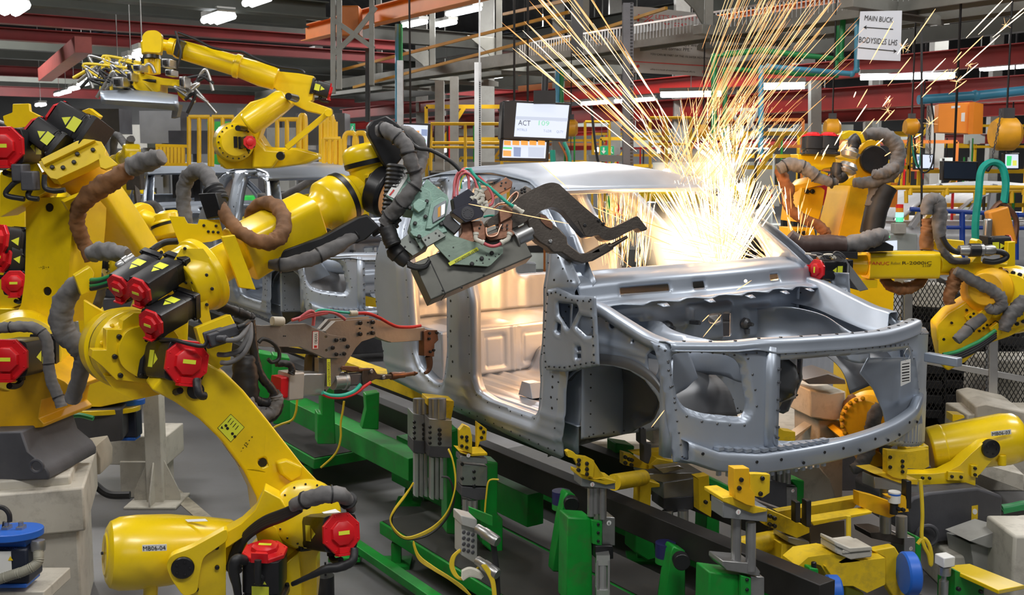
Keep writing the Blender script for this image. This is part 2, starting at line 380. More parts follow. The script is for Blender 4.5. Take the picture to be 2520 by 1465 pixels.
def make_car(label):
    root = thing('car_body', label, 'car body', L(-.6, .92, 0), 'bare car bodies on the welding line')
    B = lambda nm, mb, m=BODY, **k: build(nm, mb, m, root, **{**dict(smooth=80), **k})
    outer = side_sz([(954, 931), (1100, 1008), (1203, 1053), (1321, 1108), (1372, 1131), (1380, 1125), (1379, 1108), (1384, 1039), (1386, 965), (1391, 921), (1398, 860), (1401, 760), (1405, 720), (1421, 697),
        (1398, 640), (1378, 590), (1352, 535), (1332, 495), (1314, 462), (1290, 447), (1240, 435), (1180, 428), (1110, 427), (1060, 431), (1030, 442), (1000, 470), (965, 520), (935, 582), (917, 655), (916, 715), (925, 793), (937, 867), (944, 905)])
    front = rcm(side_sz([(1146, 744), (1148, 931), (1160, 968), (1195, 990), (1303, 1028), (1313, 1014), (1318, 940), (1315, 891), (1322, 842), (1325, 744), (1332, 670), (1335, 616), (1325, 575), (1302, 515), (1276, 478), (1220, 458), (1150, 455), (1134, 480), (1136, 620)]), .03)
    rear = rcm(side_sz([(990, 655), (996, 744), (1001, 808), (1006, 867), (1017, 903), (1042, 931), (1062, 948), (1080, 944), (1089, 867), (1088, 808), (1088, 740), (1084, 620), (1082, 480), (1068, 457), (1040, 462), (1012, 490), (990, 550), (984, 600)]), .03)
    cav = rcm(side_sz([(1368, 745), (1396, 748), (1394, 816), (1368, 812)]), .01)
    def hs(U, V, do, dh):
        dh = np.where((U > -.06) & (V > .45) & (V < .80), np.minimum(dh, 9)*0+np.maximum(dh, .08), dh)
        h = ramp(dh, (0, -.034), (.02, -.034), (.048, -.012), (.075, 0), (3, 0))
        h += ramp(do, (0, -.02), (.018, -.02), (.034, 0), (3, 0))
        h += .010*np.exp(-((V-.16)/.018)**2)*(dh > .03)
        h += .012*np.exp(-((V-.045)/.02)**2)
        return h
    mir = lambda far: (lambda w: WW-w) if far else (lambda w: w)
    for far in (0, 1):
        m = mir(far); mb = MB()
        sheet(mb, outer, [front, rear, cav], .016, hs, lambda u, v, h: L(u, m(T(v)-h), v))
        for P in (front, rear):                  # return flanges into the cab and inner skin
            Q = resample(P, .03); n = len(Q)
            rows = [[L(u, m(T(v)+.034), v) for u, v in Q], [L(u, m(T(v)+.10), v) for u, v in Q]]
            mb.grid(rows, True)
        dots(mb, outer, .085, .045, lambda u, v, h: L(u, m(T(v)-h), v)); [dots(mb, P, .11, -.016, lambda u, v, h: L(u, m(T(v)+.034-h), v), .004) for P in (front, rear)]
        mh = mb; mh.mi = 1; rnd = random.Random(3+far)
        for k in range(14): u, v = -.05+.05*rnd.random(), .15+k*.055; p = L(u, m(T(v)), v); mh.lathe(p, L(u, m(T(v)-.002), v), [(0, .006), (1, .006)], 8)
        for k in range(10): u, v = -1.0-.03*rnd.random(), .2+k*.09; mh.lathe(L(u, m(T(v)), v), L(u, m(T(v)-.002), v), [(0, .007), (1, .007)], 8)
        side = B('side_frame', mb, [BODY, LBL], solid=.004)
        mi = MB()
        of = [p for p in outer if True]
        sheet(mi, of, [front, rear], .045, lambda U, V, do, dh: ramp(dh, (0, 0), (.03, .0), (.06, .02), (3, .02)), lambda u, v, h: L(u, m(T(v)+.10+h), v))
        build('inner_skin', mi, BODY, side, solid=.004)
        # hinge pillar reinforcement with triangular openings
        px = lambda P: side_sz(P, -.035)
        ro = px([(1344, 714), (1370, 708), (1405, 727), (1462, 731), (1468, 845), (1470, 901), (1430, 908), (1389, 916), (1340, 912), (1333, 862), (1336, 800)])
        rh = [rcm(px([(1370, 744), (1418, 750), (1421, 764), (1397, 813), (1372, 775)]), .012), rcm(px([(1427, 778), (1453, 784), (1456, 828), (1440, 828), (1415, 805)]), .012), rcm(px([(1368, 795), (1378, 800), (1376, 822), (1366, 815)]), .008),
              rcm(px([(1416, 854), (1426, 853), (1427, 864), (1417, 865)]), .004), rcm(px([(1416, 872), (1426, 871), (1427, 882), (1417, 883)]), .004)]
        mr = MB(); sheet(mr, ro, rh, .011, lambda U, V, do, dh: ramp(dh, (0, -.012), (.008, -.006), (.018, .004), (.03, 0), (3, 0))+ramp(do, (0, -.014), (.012, -.006), (.03, 0), (3, 0)), lambda u, v, h: L(u, m(-.035-h), v))
        dots(mr, ro, .045, .022, lambda u, v, h: L(u, m(-.035-h), v)); B('hinge_reinforcement', mr, [BODY, LBL], solid=.004)
        # engine bay side: outer fender apron with wheel arch
        g = lambda P: [(lambda q: (q[0], q[2]))(hit(x, y, lambda s, w, z: w-.08)) for x, y in P]
        ao = g([(1440, 742), (1470, 757), (1530, 795), (1590, 832), (1625, 850), (1640, 870), (1648, 920), (1655, 1000), (1662, 1080), (1650, 1090)]) + g([(1640, 1020), (1622, 975), (1592, 935), (1555, 912), (1515, 901), (1478, 898), (1445, 903), (1420, 917), (1402, 935), (1390, 965)]) + [(-.05, .42), (-.05, .76)]
        ah = [circ(.345, .685, .022, .026, 14), circ(.642, .535, .038, .062, 20), circ(.20, .70, .012, .012, 8), circ(.5, .62, .008, .008, 8)]
        ma = MB(); sheet(ma, ao, ah, .015, lambda U, V, do, dh: ramp(do, (0, .012), (.012, .012), (.03, 0), (3, 0))+ramp(dh, (0, -.006), (.02, 0), (3, 0))+.012*np.exp(-((V-.60+U*.05)/.012)**2), lambda u, v, h: L(u, m(.08-h), v))
        dots(ma, ao, .06, .035, lambda u, v, h: L(u, m(.08-h), v)); ap = B('fender_apron', ma, [BODY, LBL], solid=.004)
        # dark arch band under the apron
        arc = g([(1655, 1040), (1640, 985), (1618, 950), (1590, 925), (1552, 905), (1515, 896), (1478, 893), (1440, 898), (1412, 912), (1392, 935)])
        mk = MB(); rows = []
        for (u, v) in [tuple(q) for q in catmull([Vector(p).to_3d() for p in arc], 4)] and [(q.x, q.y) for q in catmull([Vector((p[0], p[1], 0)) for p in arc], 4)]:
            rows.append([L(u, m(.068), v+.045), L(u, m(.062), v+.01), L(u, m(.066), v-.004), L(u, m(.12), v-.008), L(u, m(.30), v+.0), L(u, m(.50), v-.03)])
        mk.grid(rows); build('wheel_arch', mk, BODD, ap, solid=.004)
        # upper rail on top of the apron
        mt = MB(); tr = g([(1402, 728), (1470, 752), (1530, 790), (1590, 828), (1622, 842), (1640, 850)])
        rows = []
        for q in catmull([Vector((u, v, 0)) for u, v in tr], 4):
            u, v = q.x, q.y; k = max(0, min(1, u/.75))
            rows.append([L(u, m(.055), v-.035), L(u, m(.05), v), L(u, m(.06), v+.012), L(u, m(.095+.02*k), v+.014), L(u, m(.11+.02*k), v+.004), L(u, m(.115+.02*k), v-.13+.05*k), L(u, m(.17), v-.15+.05*k)])
        mt.grid(rows); B('fender_rail', mt, BODY, solid=.005)
        # inner wheelhouse with strut tower, frame rail below
        mw = MB(); io = [(-.06, .34), (-.06, .60), (.30, .66), (.70, .60), (.86, .55), (.90, .44), (.80, .42), (.66, .45), (.50, .40), (.30, .36)]
        def hw(U, V, do, dh): return .16*np.exp(-(((U-.42)/.24)**2+((V-.52)/.14)**2)**2)
        sheet(mw, rcm(io, .06), [], .022, hw, lambda u, v, h: L(u, m(.50-h-(v-.3)*.05), v)); B('inner_wheelhouse', mw, BODY if 1 else BODD, solid=.004)
        so = [(lambda q: (q[0], q[2]))(hit(x, y, lambda s, w, z: w-.42)) for x, y in [(1386, 1118), (1430, 1098), (1500, 1078), (1570, 1062), (1618, 1036), (1634, 995), (1625, 955), (1580, 915), (1520, 890), (1450, 885), (1386, 900)]]
        if far: so = [(min(u, .47+.15*max(0, .2-abs(v-.2))), v) for u, v in so]
        ml = MB(); sheet(ml, so, [], .018, lambda U, V, do, dh: .05*np.exp(-(((U-.55)/.12)**2+((V-.25)/.3)**2)**2)+bumps(U, V, [(.25, .12, .10, .05, .02, .03), (.75, .2, .05, .08, .02, .03), (.3, .38, .07, .03, .015, .02)])+ramp(do, (0, .012), (.02, 0), (3, 0)), lambda u, v, h: L(u, m(.42-h-.10*max(0, .5-u)), v))
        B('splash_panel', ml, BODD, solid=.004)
    # ---- roof
    mb = MB(); ze = lambda s: np.interp(s, [-1.98, -1.85, -1.6, -1.02, -.6, -.475, -.3], [1.28, 1.35, 1.392, 1.408, 1.362, 1.318, 1.25])
    rows = []
    for i in range(41):
        t = i/40; row = []
        for j in range(49):
            q = -1+2*j/48; sfm = -.475+.13*(1-q*q); s = sfm+(-1.97-sfm)*t; zz = float(ze(s)) if t else float(ze(-.475))
            edge = T(zz)+.0; w = .92+q*(.92-edge); crown = .045*(1-abs(q)**2.4)
            rib = .004*max(0, math.cos((q*2.5)*2*math.pi)) if .2 < t < .9 and abs(q) < .8 else 0
            row.append(L(s, w, zz+crown*(min(1, t*5) if t < .2 else 1)*1.0+.012*(1-q*q)-rib+(.0 if abs(q) < .97 else -.008)))
        rows.append(row)
    mb.grid(rows); B('roof_panel', mb, BODY, solid=.004)
    mb = MB(); mb.box(L(-.72, .92, 1.415), (.02, .012, .006), rz=.5); B('roof_slot', mb, LBL)
    mb = MB(); rows = []
    for j in range(33):                              # windscreen header rail
        q = -1+2*j/32; s0 = -.475+.13*(1-q*q); w = .92+q*.70; z0 = 1.318+.012*(1-q*q)
        rows.append([L(s0+.005, w, z0), L(s0+.03, w, z0-.018), L(s0+.02, w, z0-.035), L(s0-.04, w, z0-.04), L(s0-.10, w, z0-.025), L(s0-.14, w, z0)])
    mb.grid(rows); B('windscreen_header', mb, BODY, solid=.005)
    for q in (.35, .75):
        mb = MB(); mb.grid([[L(-.5-1.4*q+d, .2+j*.06, 1.36+.03*(1-((j-12)/12)**2)-(.02 if abs(d) < .04 else 0)) for d in (-.06, -.03, 0, .03, .06)] for j in range(25)]); B('roof_bow', mb, BODY, solid=.004)
    # ---- cowl: profile swept across, with openings through its face
    prof = [(-.06, .905), (.0, .915), (.02, .90), (.09, .885), (.12, .865), (.135, .80), (.15, .775), (.21, .765), (.23, .75)]
    cum = [0]
    for a, b in zip(prof, prof[1:]): cum.append(cum[-1]+math.hypot(b[0]-a[0], b[1]-a[1]))
    def cmap(u, v, h):
        v = max(0, min(cum[-1], v)); s = float(np.interp(v, cum, [p[0] for p in prof])); z = float(np.interp(v, cum, [p[1] for p in prof]))
        q = (u-.92)/.87; bow = .10*(1-q*q); return L(s+bow+h*.9, u, z-.03*(1-q*q)*0-.02*abs(q)**4+h*.3)
    cl = cum[-1]; slots = [rcm([(u0, .225), (u1, .225), (u1, .262), (u0, .262)], .01) for u0, u1 in ((.28, .58), (.74, .82), (1.36, 1.44))]
    edge = [(.06, 0), (1.78, 0), (1.80, .2), (1.76, cl)]
    x = 1.66
    while x > .25: edge += [(x, cl), (x-.01, cl+.0), (x-.11, cl-.02), (x-.16, cl-.02)]; x -= .22
    edge += [(.08, cl), (.04, .2)]
    mb = MB(); sheet(mb, edge, slots, .016, lambda U, V, do, dh: ramp(dh, (0, -.008), (.012, 0), (3, 0))+.005*np.maximum(0, np.sin(U*26))*(V < .1), cmap)
    B('cowl_panel', mb, BODY, solid=.004)
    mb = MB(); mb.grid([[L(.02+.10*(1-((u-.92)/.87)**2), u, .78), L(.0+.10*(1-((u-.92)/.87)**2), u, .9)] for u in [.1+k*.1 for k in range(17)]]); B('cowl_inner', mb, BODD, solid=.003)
    for u in (.45, .75, 1.05, 1.35, 1.6):
        mb = MB(); mb.add([cmap(u-.03, cl, 0), cmap(u+.03, cl, 0), cmap(u+.02, cl, 0)+FD*.035-Vector((0, 0, .012)), cmap(u-.02, cl, 0)+FD*.035-Vector((0, 0, .012))], [(0, 1, 2, 3)])
        B('cowl_tab', mb, BODY, solid=.004)
    # ---- firewall
    g = lambda P: at_s(P, lambda w: .12)
    fo = [(.10, .05), (.10, .78), (1.74, .78), (1.74, .05), (1.2, .02), (1.1, .16), (.74, .16), (.64, .02)]
    fh = [rcm(g([(1745, 778), (1775, 774), (1776, 790), (1760, 796), (1748, 794)]), .01), rcm(g([(1781, 772), (1806, 772), (1806, 828), (1782, 830)]), .014),
          circ(*g([(1973, 824)])[0], .028, .05, 16), circ(*g([(2007, 812)])[0], .028, .05, 16)]
    def hf(U, V, do, dh):
        b = bumps(U, V, [(1.0, .58, .17, .11, .03, .02), (.62, .45, .25, .13, -.025, .03), (1.38, .55, .12, .10, .025, .025), (.40, .66, .12, .03, .015, .02), (1.5, .30, .12, .12, .02, .03),
                         (.55, .66, .025, .015, .02, .012), (.92, .32, .2, .07, .03, .03)])
        b += .012*np.maximum(0, np.sin(U*75))**2*((U > .66) & (U < .95) & (V > .34) & (V < .47)) + .008*np.maximum(0, np.sin(U*60))**2*((U > 1.1) & (U < 1.3) & (V > .2) & (V < .42))
        return b+ramp(dh, (0, -.01), (.014, .004), (.03, 0), (3, 0))-.03*np.clip((.74-V)/.04, 0, 1)+.03
    mb = MB(); sheet(mb, fo, fh, .017, hf, lambda u, v, h: L(.09+h, u, v)); dots(mb, fo, .07, .03, lambda u, v, h: L(.125+h, u, v)); fw = B('firewall', mb, [BODY, LBL], solid=.004)
    for x, y in ((1648, 806), (1840, 797)):
        mb = MB(); w, z = g([(x, y)])[0]; mb.lathe(L(.10, w, z), L(.16, w, z), [(0, .035), (.3, .03), (.5, .014), (1, .010)], 14); mb.box(L(.12, w, z-.045), (.03, .01, .03), rz=.6); build('bracket', mb, BODD, fw)
    for x, y in ((1925, 818), (1700, 792)):
        mb = MB(); w, z = g([(x, y)])[0]; mb.box(L(.15, w, z), (.05, .03, .02), rz=-.6); mb.cyl(L(.12, w, z), L(.19, w, z), .01, seg=8); build('bracket', mb, BODD, fw)
    # ---- cab floor, riser, seat deck, back wall
    mb = MB(); sheet(mb, [(-1.30, .10), (.06, .10), (.06, 1.74), (-1.30, 1.74)], [], .03, lambda U, V, do, dh: bumps(U, V, [(-.6, .92, .9, .16, .14, .08)])+.008*np.sin(V*60)*((U < -.1) & (np.abs(V-.92) > .3)), lambda u, v, h: L(u, v, .11+h)); fl = B('cab_floor', mb, BODY, solid=.004)
    for s, w in ((-.62, .30), (-.30, .34), (-.30, .62), (-.70, .62)):
        mb = MB(); mb.add([L(s-.07, w-.05, .12), L(s+.07, w-.05, .12), L(s+.07, w+.05, .12), L(s-.07, w+.05, .12), L(s-.05, w-.04, .20), L(s+.03, w-.04, .20), L(s+.03, w+.04, .20), L(s-.05, w+.04, .20)],
               [(0, 1, 5, 4), (1, 2, 6, 5), (2, 3, 7, 6), (3, 0, 4, 7), (4, 5, 6, 7)])
        build('seat_bracket', mb, BODY, fl, bev=.004)
    mb = MB(); sheet(mb, [(.10, 0), (1.74, 0), (1.74, .30), (.10, .30)], [], .014, lambda U, V, do, dh: bumps(U, V, [(.50, .15, .085, .11, -.014, .012), (.50, .15, .07, .095, .008, .008), (.82, .15, .11, .11, -.014, .012), (.82, .15, .095, .095, .008, .008), (1.2, .15, .1, .11, -.014, .012)])+.01*np.maximum(0, np.sin(U*120))*((U > .6) & (U < .69)), lambda u, v, h: L(-1.30+h-.04*v, u, .11+v)); B('seat_riser', mb, BODY, solid=.004)
    mb = MB(); sheet(mb, [(-1.93, .10), (-1.31, .10), (-1.31, 1.74), (-1.93, 1.74)], [], .03, lambda U, V, do, dh: bumps(U, V, [(-1.6, .5, .15, .2, .02, .03), (-1.6, 1.2, .15, .2, .02, .03)]), lambda u, v, h: L(u, v, .41+h)); B('rear_deck', mb, BODY, solid=.004)
    bo = [(.14, .41), (1.70, .41), (1.70, .9), (1.55, 1.33), (.29, 1.33), (.14, .9)]
    mb = MB(); sheet(mb, bo, [rcm([(.34, .97), (1.5, .97), (1.42, 1.28), (.42, 1.28)], .06), rcm([(.44, .66), (.66, .66), (.66, .86), (.44, .86)], .04), rcm([(1.1, .66), (1.4, .66), (1.4, .86), (1.1, .86)], .04)], .018,
                     lambda U, V, do, dh: .014*np.maximum(0, np.sin(U*28))*((V < .62) | ((U > .68) & (U < 1.08) & (V < .92)))+ramp(dh, (0, -.01), (.02, .006), (.04, 0), (3, 0))+bumps(U, V, [(.3, .55, .06, .05, .02, .03), (.5, .52, .06, .04, .02, .02)]), lambda u, v, h: L(-1.93+h, u, v)); B('cab_back_panel', mb, BODY, solid=.004)
    # ---- radiator support: bowed front frame with lamp openings
    sf = lambda w: 1.03-.19*((w-.92)/.9)**2
    g = lambda P: at_s(P, sf)
    ro = g([(1608, 842), (1660, 851), (1740, 852), (1815, 860), (1876, 852), (1990, 842), (2120, 826), (2250, 808), (2304, 800), (2311, 853), (2326, 914), (2339, 984), (2341, 1032), (2330, 1052), (2300, 1063), (2173, 1096), (2060, 1118), (1964, 1133), (1890, 1150), (1800, 1152), (1737, 1146), (1664, 1140), (1660, 1115), (1655, 1075), (1649, 1037), (1642, 975), (1632, 914), (1620, 868)])
    rh = [rcm(g([(1662, 872), (1720, 868), (1800, 875), (1828, 892), (1838, 949), (1846, 993), (1841, 1019), (1830, 1030), (1737, 1021), (1692, 1006), (1675, 980), (1666, 932)]), .03),
          rcm(g([(1911, 890), (2040, 880), (2150, 872), (2237, 862), (2250, 930), (2262, 1000), (2240, 1040), (2180, 1066), (2042, 1083), (1950, 1090), (1903, 1087), (1906, 980)]), .03),
          rcm(g([(2284, 862), (2300, 856), (2312, 905), (2322, 960), (2312, 1000), (2298, 990), (2288, 930)]), .015)]
    def hr(U, V, do, dh): return ramp(dh, (0, -.03), (.008, -.03), (.022, 0), (3, 0))+ramp(do, (0, -.02), (.01, -.02), (.02, 0), (3, 0))+.006*np.maximum(0, np.sin(U*80))*(V < .10)
    mb = MB(); sheet(mb, ro, rh, .012, hr, lambda u, v, h: L(sf(u)+h, u, v)); mrs = mb
    mb = MB(); rows = []
    for w in [-.0+.03*k for k in range(62)]:            # top cross rail
        if w > 1.83: break
        z = float(np.interp(w, [0, .3, .45, .8, 1.3, 1.8], [.655, .64, .645, .632, .605, .60])); s = sf(w); hh = float(np.interp(w, [0, .40, .5, 1.8], [.008, .010, .034, .036]))
        rows.append([L(s-.07, w, z-.01), L(s-.06, w, z+.012), L(s-.02, w, z+.016), L(s+.012, w, z+.010), L(s+.02, w, z-.008), L(s+.014, w, z-.008-hh), L(s+.024, w, z-.014-hh)])
    mb.grid(rows); mb.mi = 1; [mb.lathe(L(sf(w)-.02, w, zt), L(sf(w)-.02, w, zt+.003), [(0, .006), (1, .006)], 8) for w, zt in [(w, .0165+float(np.interp(w, [0, .3, .45, .8, 1.3, 1.8], [.655, .64, .645, .632, .605, .60]))) for w in [.08+.12*k for k in range(15)]]]; B('top_cross_rail', mb, [BODY, LBL], solid=.005)
    mb = MB(); rows = []
    bz = lambda w: float(np.interp(w, [0, .2, .4, .9, 1.4, 1.7, 1.85], [.21, .125, .095, .095, .10, .115, .20]))
    for w in [.06+.035*k for k in range(51)]:           # bumper mounting beam
        z = bz(w); s = sf(w)+.0
        rows.append([L(s, w, z+.045), L(s+.042, w, z+.043), L(s+.051, w, z+.036), L(s+.053, w, z+.006), L(s+.050, w, z-.0), L(s+.052, w, z-.034), L(s+.044, w, z-.043), L(s, w, z-.048)])
    mb.grid(rows); mb2 = mb; mb.mi = 1
    for w in [.12+.13*k for k in range(13)]: c = L(sf(w)+.054, w, bz(w)+(.012 if int(w*10) % 2 else -.02)); mb.lathe(c, c+FD*.003, [(0, .0055), (1, .0055)], 8)
    mb.mi = 0
    for k in range(14):
        w = .22+k*.045; z = bz(w); mb2.box(L(sf(w)+.02, w, z+.058), (.03, .03, .012), rz=-.96)
        mb2.box(L(sf(w)+.022, w, z-.055), (.012, .016, .022), rz=-.96)
    B('lower_beam', mb2, [BODY, LBL], solid=.005)
    mb = MB(); mb.grid([[L(sf(.5)-.0+ds, .5+dw, z) for ds, dw in ((-.05, -.04), (.012, -.035), (.018, 0), (.012, .035), (-.05, .04))] for z in (.14, .3, .45, .63)]); B('centre_post', mb, BODY, solid=.004)
    mb = mrs; mb.mi = 1
    for z in (.2, .25, .33, .38, .46, .52): mb.cyl(L(sf(.52)+.01, .52, z), L(sf(.52)+.024, .52, z), .005, seg=8)
    dots(mb, ro, .055, .028, lambda u, v, h: L(sf(u)+h, u, v)); [dots(mb, P, .06, -.035, lambda u, v, h: L(sf(u)+h, u, v), .0055) for P in rh[:2]]
    B('radiator_support', mb, [BODY, BODD], solid=.005)
    # front inner corner pans seen through the lamp openings
    for far in (0, 1):
        m = mir(far); mb = MB()
        if far: po = at_s([(2128, 880), (2245, 878), (2262, 1040), (2178, 1066), (2164, 1010), (2140, 955), (2108, 918)], lambda w: .86)
        else: po = rcm([(.06, .16), (.06, .60), (.20, .62), (.42, .36), (.50, .18), (.30, .13)], .05)
        if far: sheet(mb, po, [], .016, lambda U, V, do, dh: bumps(U, V, [(1.62, .26, .03, .08, .012, .02)])+ramp(do, (0, .02), (.02, 0), (3, 0)), lambda u, v, h: L(.86+h, u, v)); B('lamp_pan', mb, BODY, solid=.004)
        else: sheet(mb, po, [], .016, lambda U, V, do, dh: bumps(U, V, [(.22, .34, .08, .07, -.03, .04), (.24, .30, .04, .03, .02, .02)])+.03*np.exp(-((U-.25)/.2)**2), lambda u, v, h: L(.70-.35*(u-.1)+h+.06*v, m(u), v)); B('lamp_pan', mb, BODY, solid=.004)
        mb = MB()
        mb.grid([[L(.83, m(.03), z), L(.80, m(.012), z), L(.76, m(.02), z), L(.72, m(.06), z)] for z in (.14, .3, .45, .6)]); B('corner_post', mb, BODY, solid=.004)
    # far bracket sticking out
    mb = MB(); mb.box(L(.93, 1.92, .40), (.05, .20, .05), rz=math.radians(34.5)); B('side_bracket', mb, BODY, bev=.006)
    return root
car = make_car('bare silver car body nearest the camera, sparks flying out of its cab')
P2 = 5.5
copy_tree(car, (-.566*P2+.57, .824*P2, 0), label='bare silver car body just behind the nearest one, partly hidden by the yellow robot arm')
copy_tree(car, (-.566*2*P2+.9, .824*2*P2, 0), label='bare silver car body furthest back on the left, seen behind the grey sleeve')
# inspection tag hung on the front
t = Pl((2230, 880, 5.0), (2240, 880, 5.01), (2230, 890, 5.0))
q = L(1.0, 1.50, .52)
mb = MB(); dpt = (q-CAM).dot(_F); t = plane(2230, 900, dpt-.05, 25)
mb.slab(t, [(2217, 890), (2241, 884), (2241, 940), (2217, 951)], .002)
tg = single('paper_tag', mb, LCR, 'white printed paper tag hung by wire on the front of the car body', 'tag')
mb = MB(); mb.tube([t.at(2229, 888), t.at(2224, 875), t.at(2233, 858), t.at(2240, 868), t.at(2236, 884)], .0015, 5); build('wire_loop', mb, ALU, tg)
mb = MB()
for k in range(7): mb.slab(t, [(2220, 896+k*7), (2238, 893+k*7), (2238, 895+k*7+(k % 2)), (2220, 898+k*7+(k % 2))], .001, off=.0008)
build('print_lines', mb, LBL, tg)
# ============================================================ robots: shared pieces
def sect(r, c, w=None, n=1):                     # square with cut / rounded corners
    w = w or r; out = []
    for i, (sx, sy) in enumerate(((1, 1), (-1, 1), (-1, -1), (1, -1))):
        k = [(sx*w, sy*(r-c)), (sx*(w-c), sy*r)]
        if i % 2: k = k[::-1]
        if n > 1:
            a, b, m = Vector(k[0]), Vector(k[1]), Vector((sx*w, sy*r)); k = [tuple(a*(1-t)**2+m*2*t*(1-t)+b*t*t) for t in [j/n for j in range(n+1)]]
        out += k
    return out
def prism(mb, a, b, secs, up=None):               # secs: (t, r, c, w, n)
    a, b = Vector(a), Vector(b); x, y, z = frame(b-a, up); rows = []
    for t, r, c, w, n in secs: rows.append([a.lerp(b, t)+x*u+y*v for u, v in sect(r, c, w, n)])
    o = len(mb.v); mb.grid(rows, True); N = len(rows[0])
    mb.f += [tuple(o+k for k in range(N))[::-1], tuple(o+(len(rows)-1)*N+k for k in range(N))]; mb.m += [mb.mi]*2
    return mb
def motor(root, a, b, r, up=None, small=False, label=True):
    """servo motor: ribbed black casting from a to b, red octagonal encoder cap at b, connector and stickers"""
    a, b = Vector(a), Vector(b); d = (b-a).normalized(); Ln = (b-a).length; x, y, z = frame(b-a, up)
    mb = MB(); prism(mb, a, b, [(0, r*1.05, r*.15, None, 2), (.12, r*1.05, r*.15, None, 2), (.13, r*.88, r*.3, None, 2), (.30, r*.88, r*.3, None, 2), (.32, r*.96, r*.34, None, 2), (1, r*.96, r*.34, None, 2)], up)
    for i in (-1, 1):
        for j in (-1, 1): mb.bolt(a+x*i*r*.9+y*j*r*.9+d*Ln*.12, d, r*.12, r*.14)
    body = build('motor', mb, BLK, root, bev=r*.03)
    mb = MB(); oc = [(math.cos(math.radians(22.5+45*k)), math.sin(math.radians(22.5+45*k))) for k in range(8)]
    def ring(R, p): return [p+x*c*R+y*s*R for c, s in oc]
    R = r*1.12
    rows = [ring(R, b), ring(R, b+d*r*.16), ring(R*.97, b+d*r*.2), ring(R*.62, b+d*r*.22), ring(R*.58, b+d*r*.42), ring(R*.52, b+d*r*.46)]
    o = len(mb.v); mb.grid(rows, True); mb.f.append(tuple(o+5*8+k for k in range(8))); mb.m.append(0)
    for k in range(8): mb.bolt(b+d*r*.2+x*oc[k][0]*R*.86+y*oc[k][1]*R*.86, d, r*.04, r*.04, 6)
    mb.box(b+d*r*.3-y*R*.78, (r*.55, r*.3, r*.28), ax=(x, y, d))
    mb.box(b+d*r*.3-y*R*.98, (r*.8, r*.12, r*.5), ax=(x, y, d))
    cap = build('encoder_cap', mb, RED, body, bev=r*.03)
    if label:
        mb = MB(); mb.box(b+d*r*.465+y*r*.02, (r*.62, r*.2, .002), ax=(x, y, d)); build('rating_label', mb, LYL, body)
        # warning triangle on the casting side that faces up-camera
        best = max([x, -x, y, -y], key=lambda v: v.dot((CAM-a).normalized())+.25*v.z); c = a.lerp(b, .62)+best*r*.963; t2 = d.cross(best).normalized()
        mb = MB(); tri = [c+(d*.32+t2*0)*r, c-d*r*.22+t2*r*.3, c-d*r*.22-t2*r*.3]; mb.plate([tri], best, .001); build('warning_triangle', mb, LYL, body)
        mb = MB(); q0 = c-d*r*.68; mb.plate([[q0+d*r*.34-t2*r*.42, q0+d*r*.34+t2*r*.42, q0-d*r*.35+t2*r*.42, q0-d*r*.35-t2*r*.42]], best, .001); build('type_label', mb, LYL, body) if Ln > r*2.2 else None
        c2 = c-t2*r*.52 if (c-t2*r*.52-CAM).length < (c+t2*r*.52-CAM).length else c+t2*r*.52
    mb = MB(); pb = b-d*Ln*.35-y*r*.9
    mb.tube([pb, pb-y*r*.45, pb-y*r*.6+d*r*.5, pb-y*r*.5+d*r*1.2], r*.17, 8); mb.cyl(pb+y*r*.1, pb-y*r*.35, r*.24, seg=12)
    build('connector', mb, RUB, body)
    return body
def ZM(x0, y0, s): return lambda P: [(x0+a/s, y0+b/s) for a, b in P]
def ringbolts(mb, c, n, R, k, r=.008, h=.01, a0=0, a1=360, up=None):
    x, y, z = frame(n, up)
    for i in range(k):
        q = math.radians(a0+(a1-a0)*i/k); mb.bolt(c+x*math.cos(q)*R+y*math.sin(q)*R, n, r, h)
def hosewrap(name, root, P, r, m, wr=.12, seg=14, n=7, bands=0, ws=1):
    mb = MB(); mb.tube(P, r, seg, n, wr, ws=ws); o = build(name, mb, m, root, smooth=70)
    if bands:
        Q = catmull(P, 8); rr = r if not isinstance(r, (list, tuple)) else max(r)
        for k in range(bands):
            mb = MB(); i = int((k+.5)/bands*(len(Q)-2)); mb.lathe(Q[i], Q[i]+(Q[i+1]-Q[i]).normalized()*.006, [(0, rr*1.08), (1, rr*1.08)], 14); build('cable_tie', mb, RUB, o)
    return o
# ============================================================ front robot, bottom left
FR = thing('welding_robot', 'big yellow welding robot in the left foreground wearing the MB06-04 plates', 'industrial robot', W(700, 1465, 4.6), 'yellow robots')
B = lambda nm, mb, m=YEL, bev=.004, **k: build(nm, mb, m, FR, bev, **k)
# --- turret with bracket rib and hub
mb = MB(); p = plane(690, 1380, 4.52, 8)
mb.slab(p, [(640, 1290), (700, 1255), (775, 1300), (800, 1330), (780, 1370), (779, 1500), (600, 1500), (600, 1405), (628, 1372)], .34)
mb.slab(plane(590, 1300, 4.40, 10), [(484, 1350), (530, 1325), (592, 1290), (628, 1256), (650, 1206), (690, 1228), (704, 1252), (645, 1292), (566, 1345), (505, 1378)], .10)
mb.slab(plane(690, 1380, 4.44, 8), [(625, 1300), (660, 1285), (680, 1300), (700, 1350), (690, 1400), (735, 1360), (745, 1500), (700, 1500), (660, 1430)], .08)
turret = B('turret', mb)
mb = MB(); a, b = W(722, 1262, 4.95), W(757, 1266, 4.46)
mb.lathe(a, b, [(0, .135), (.7, .135), (.72, .150), (.93, .150), (.96, .144), (1, .110)], 40); ringbolts(mb, b-(b-a)*.02, b-a, .127, 16, .006, .004)
mb.mi = 1; ringbolts(mb, b-(b-a)*.015, b-a, .128, 16, .0045, .006); build('shoulder_hub', mb, [YEL, BLK], FR, .003)
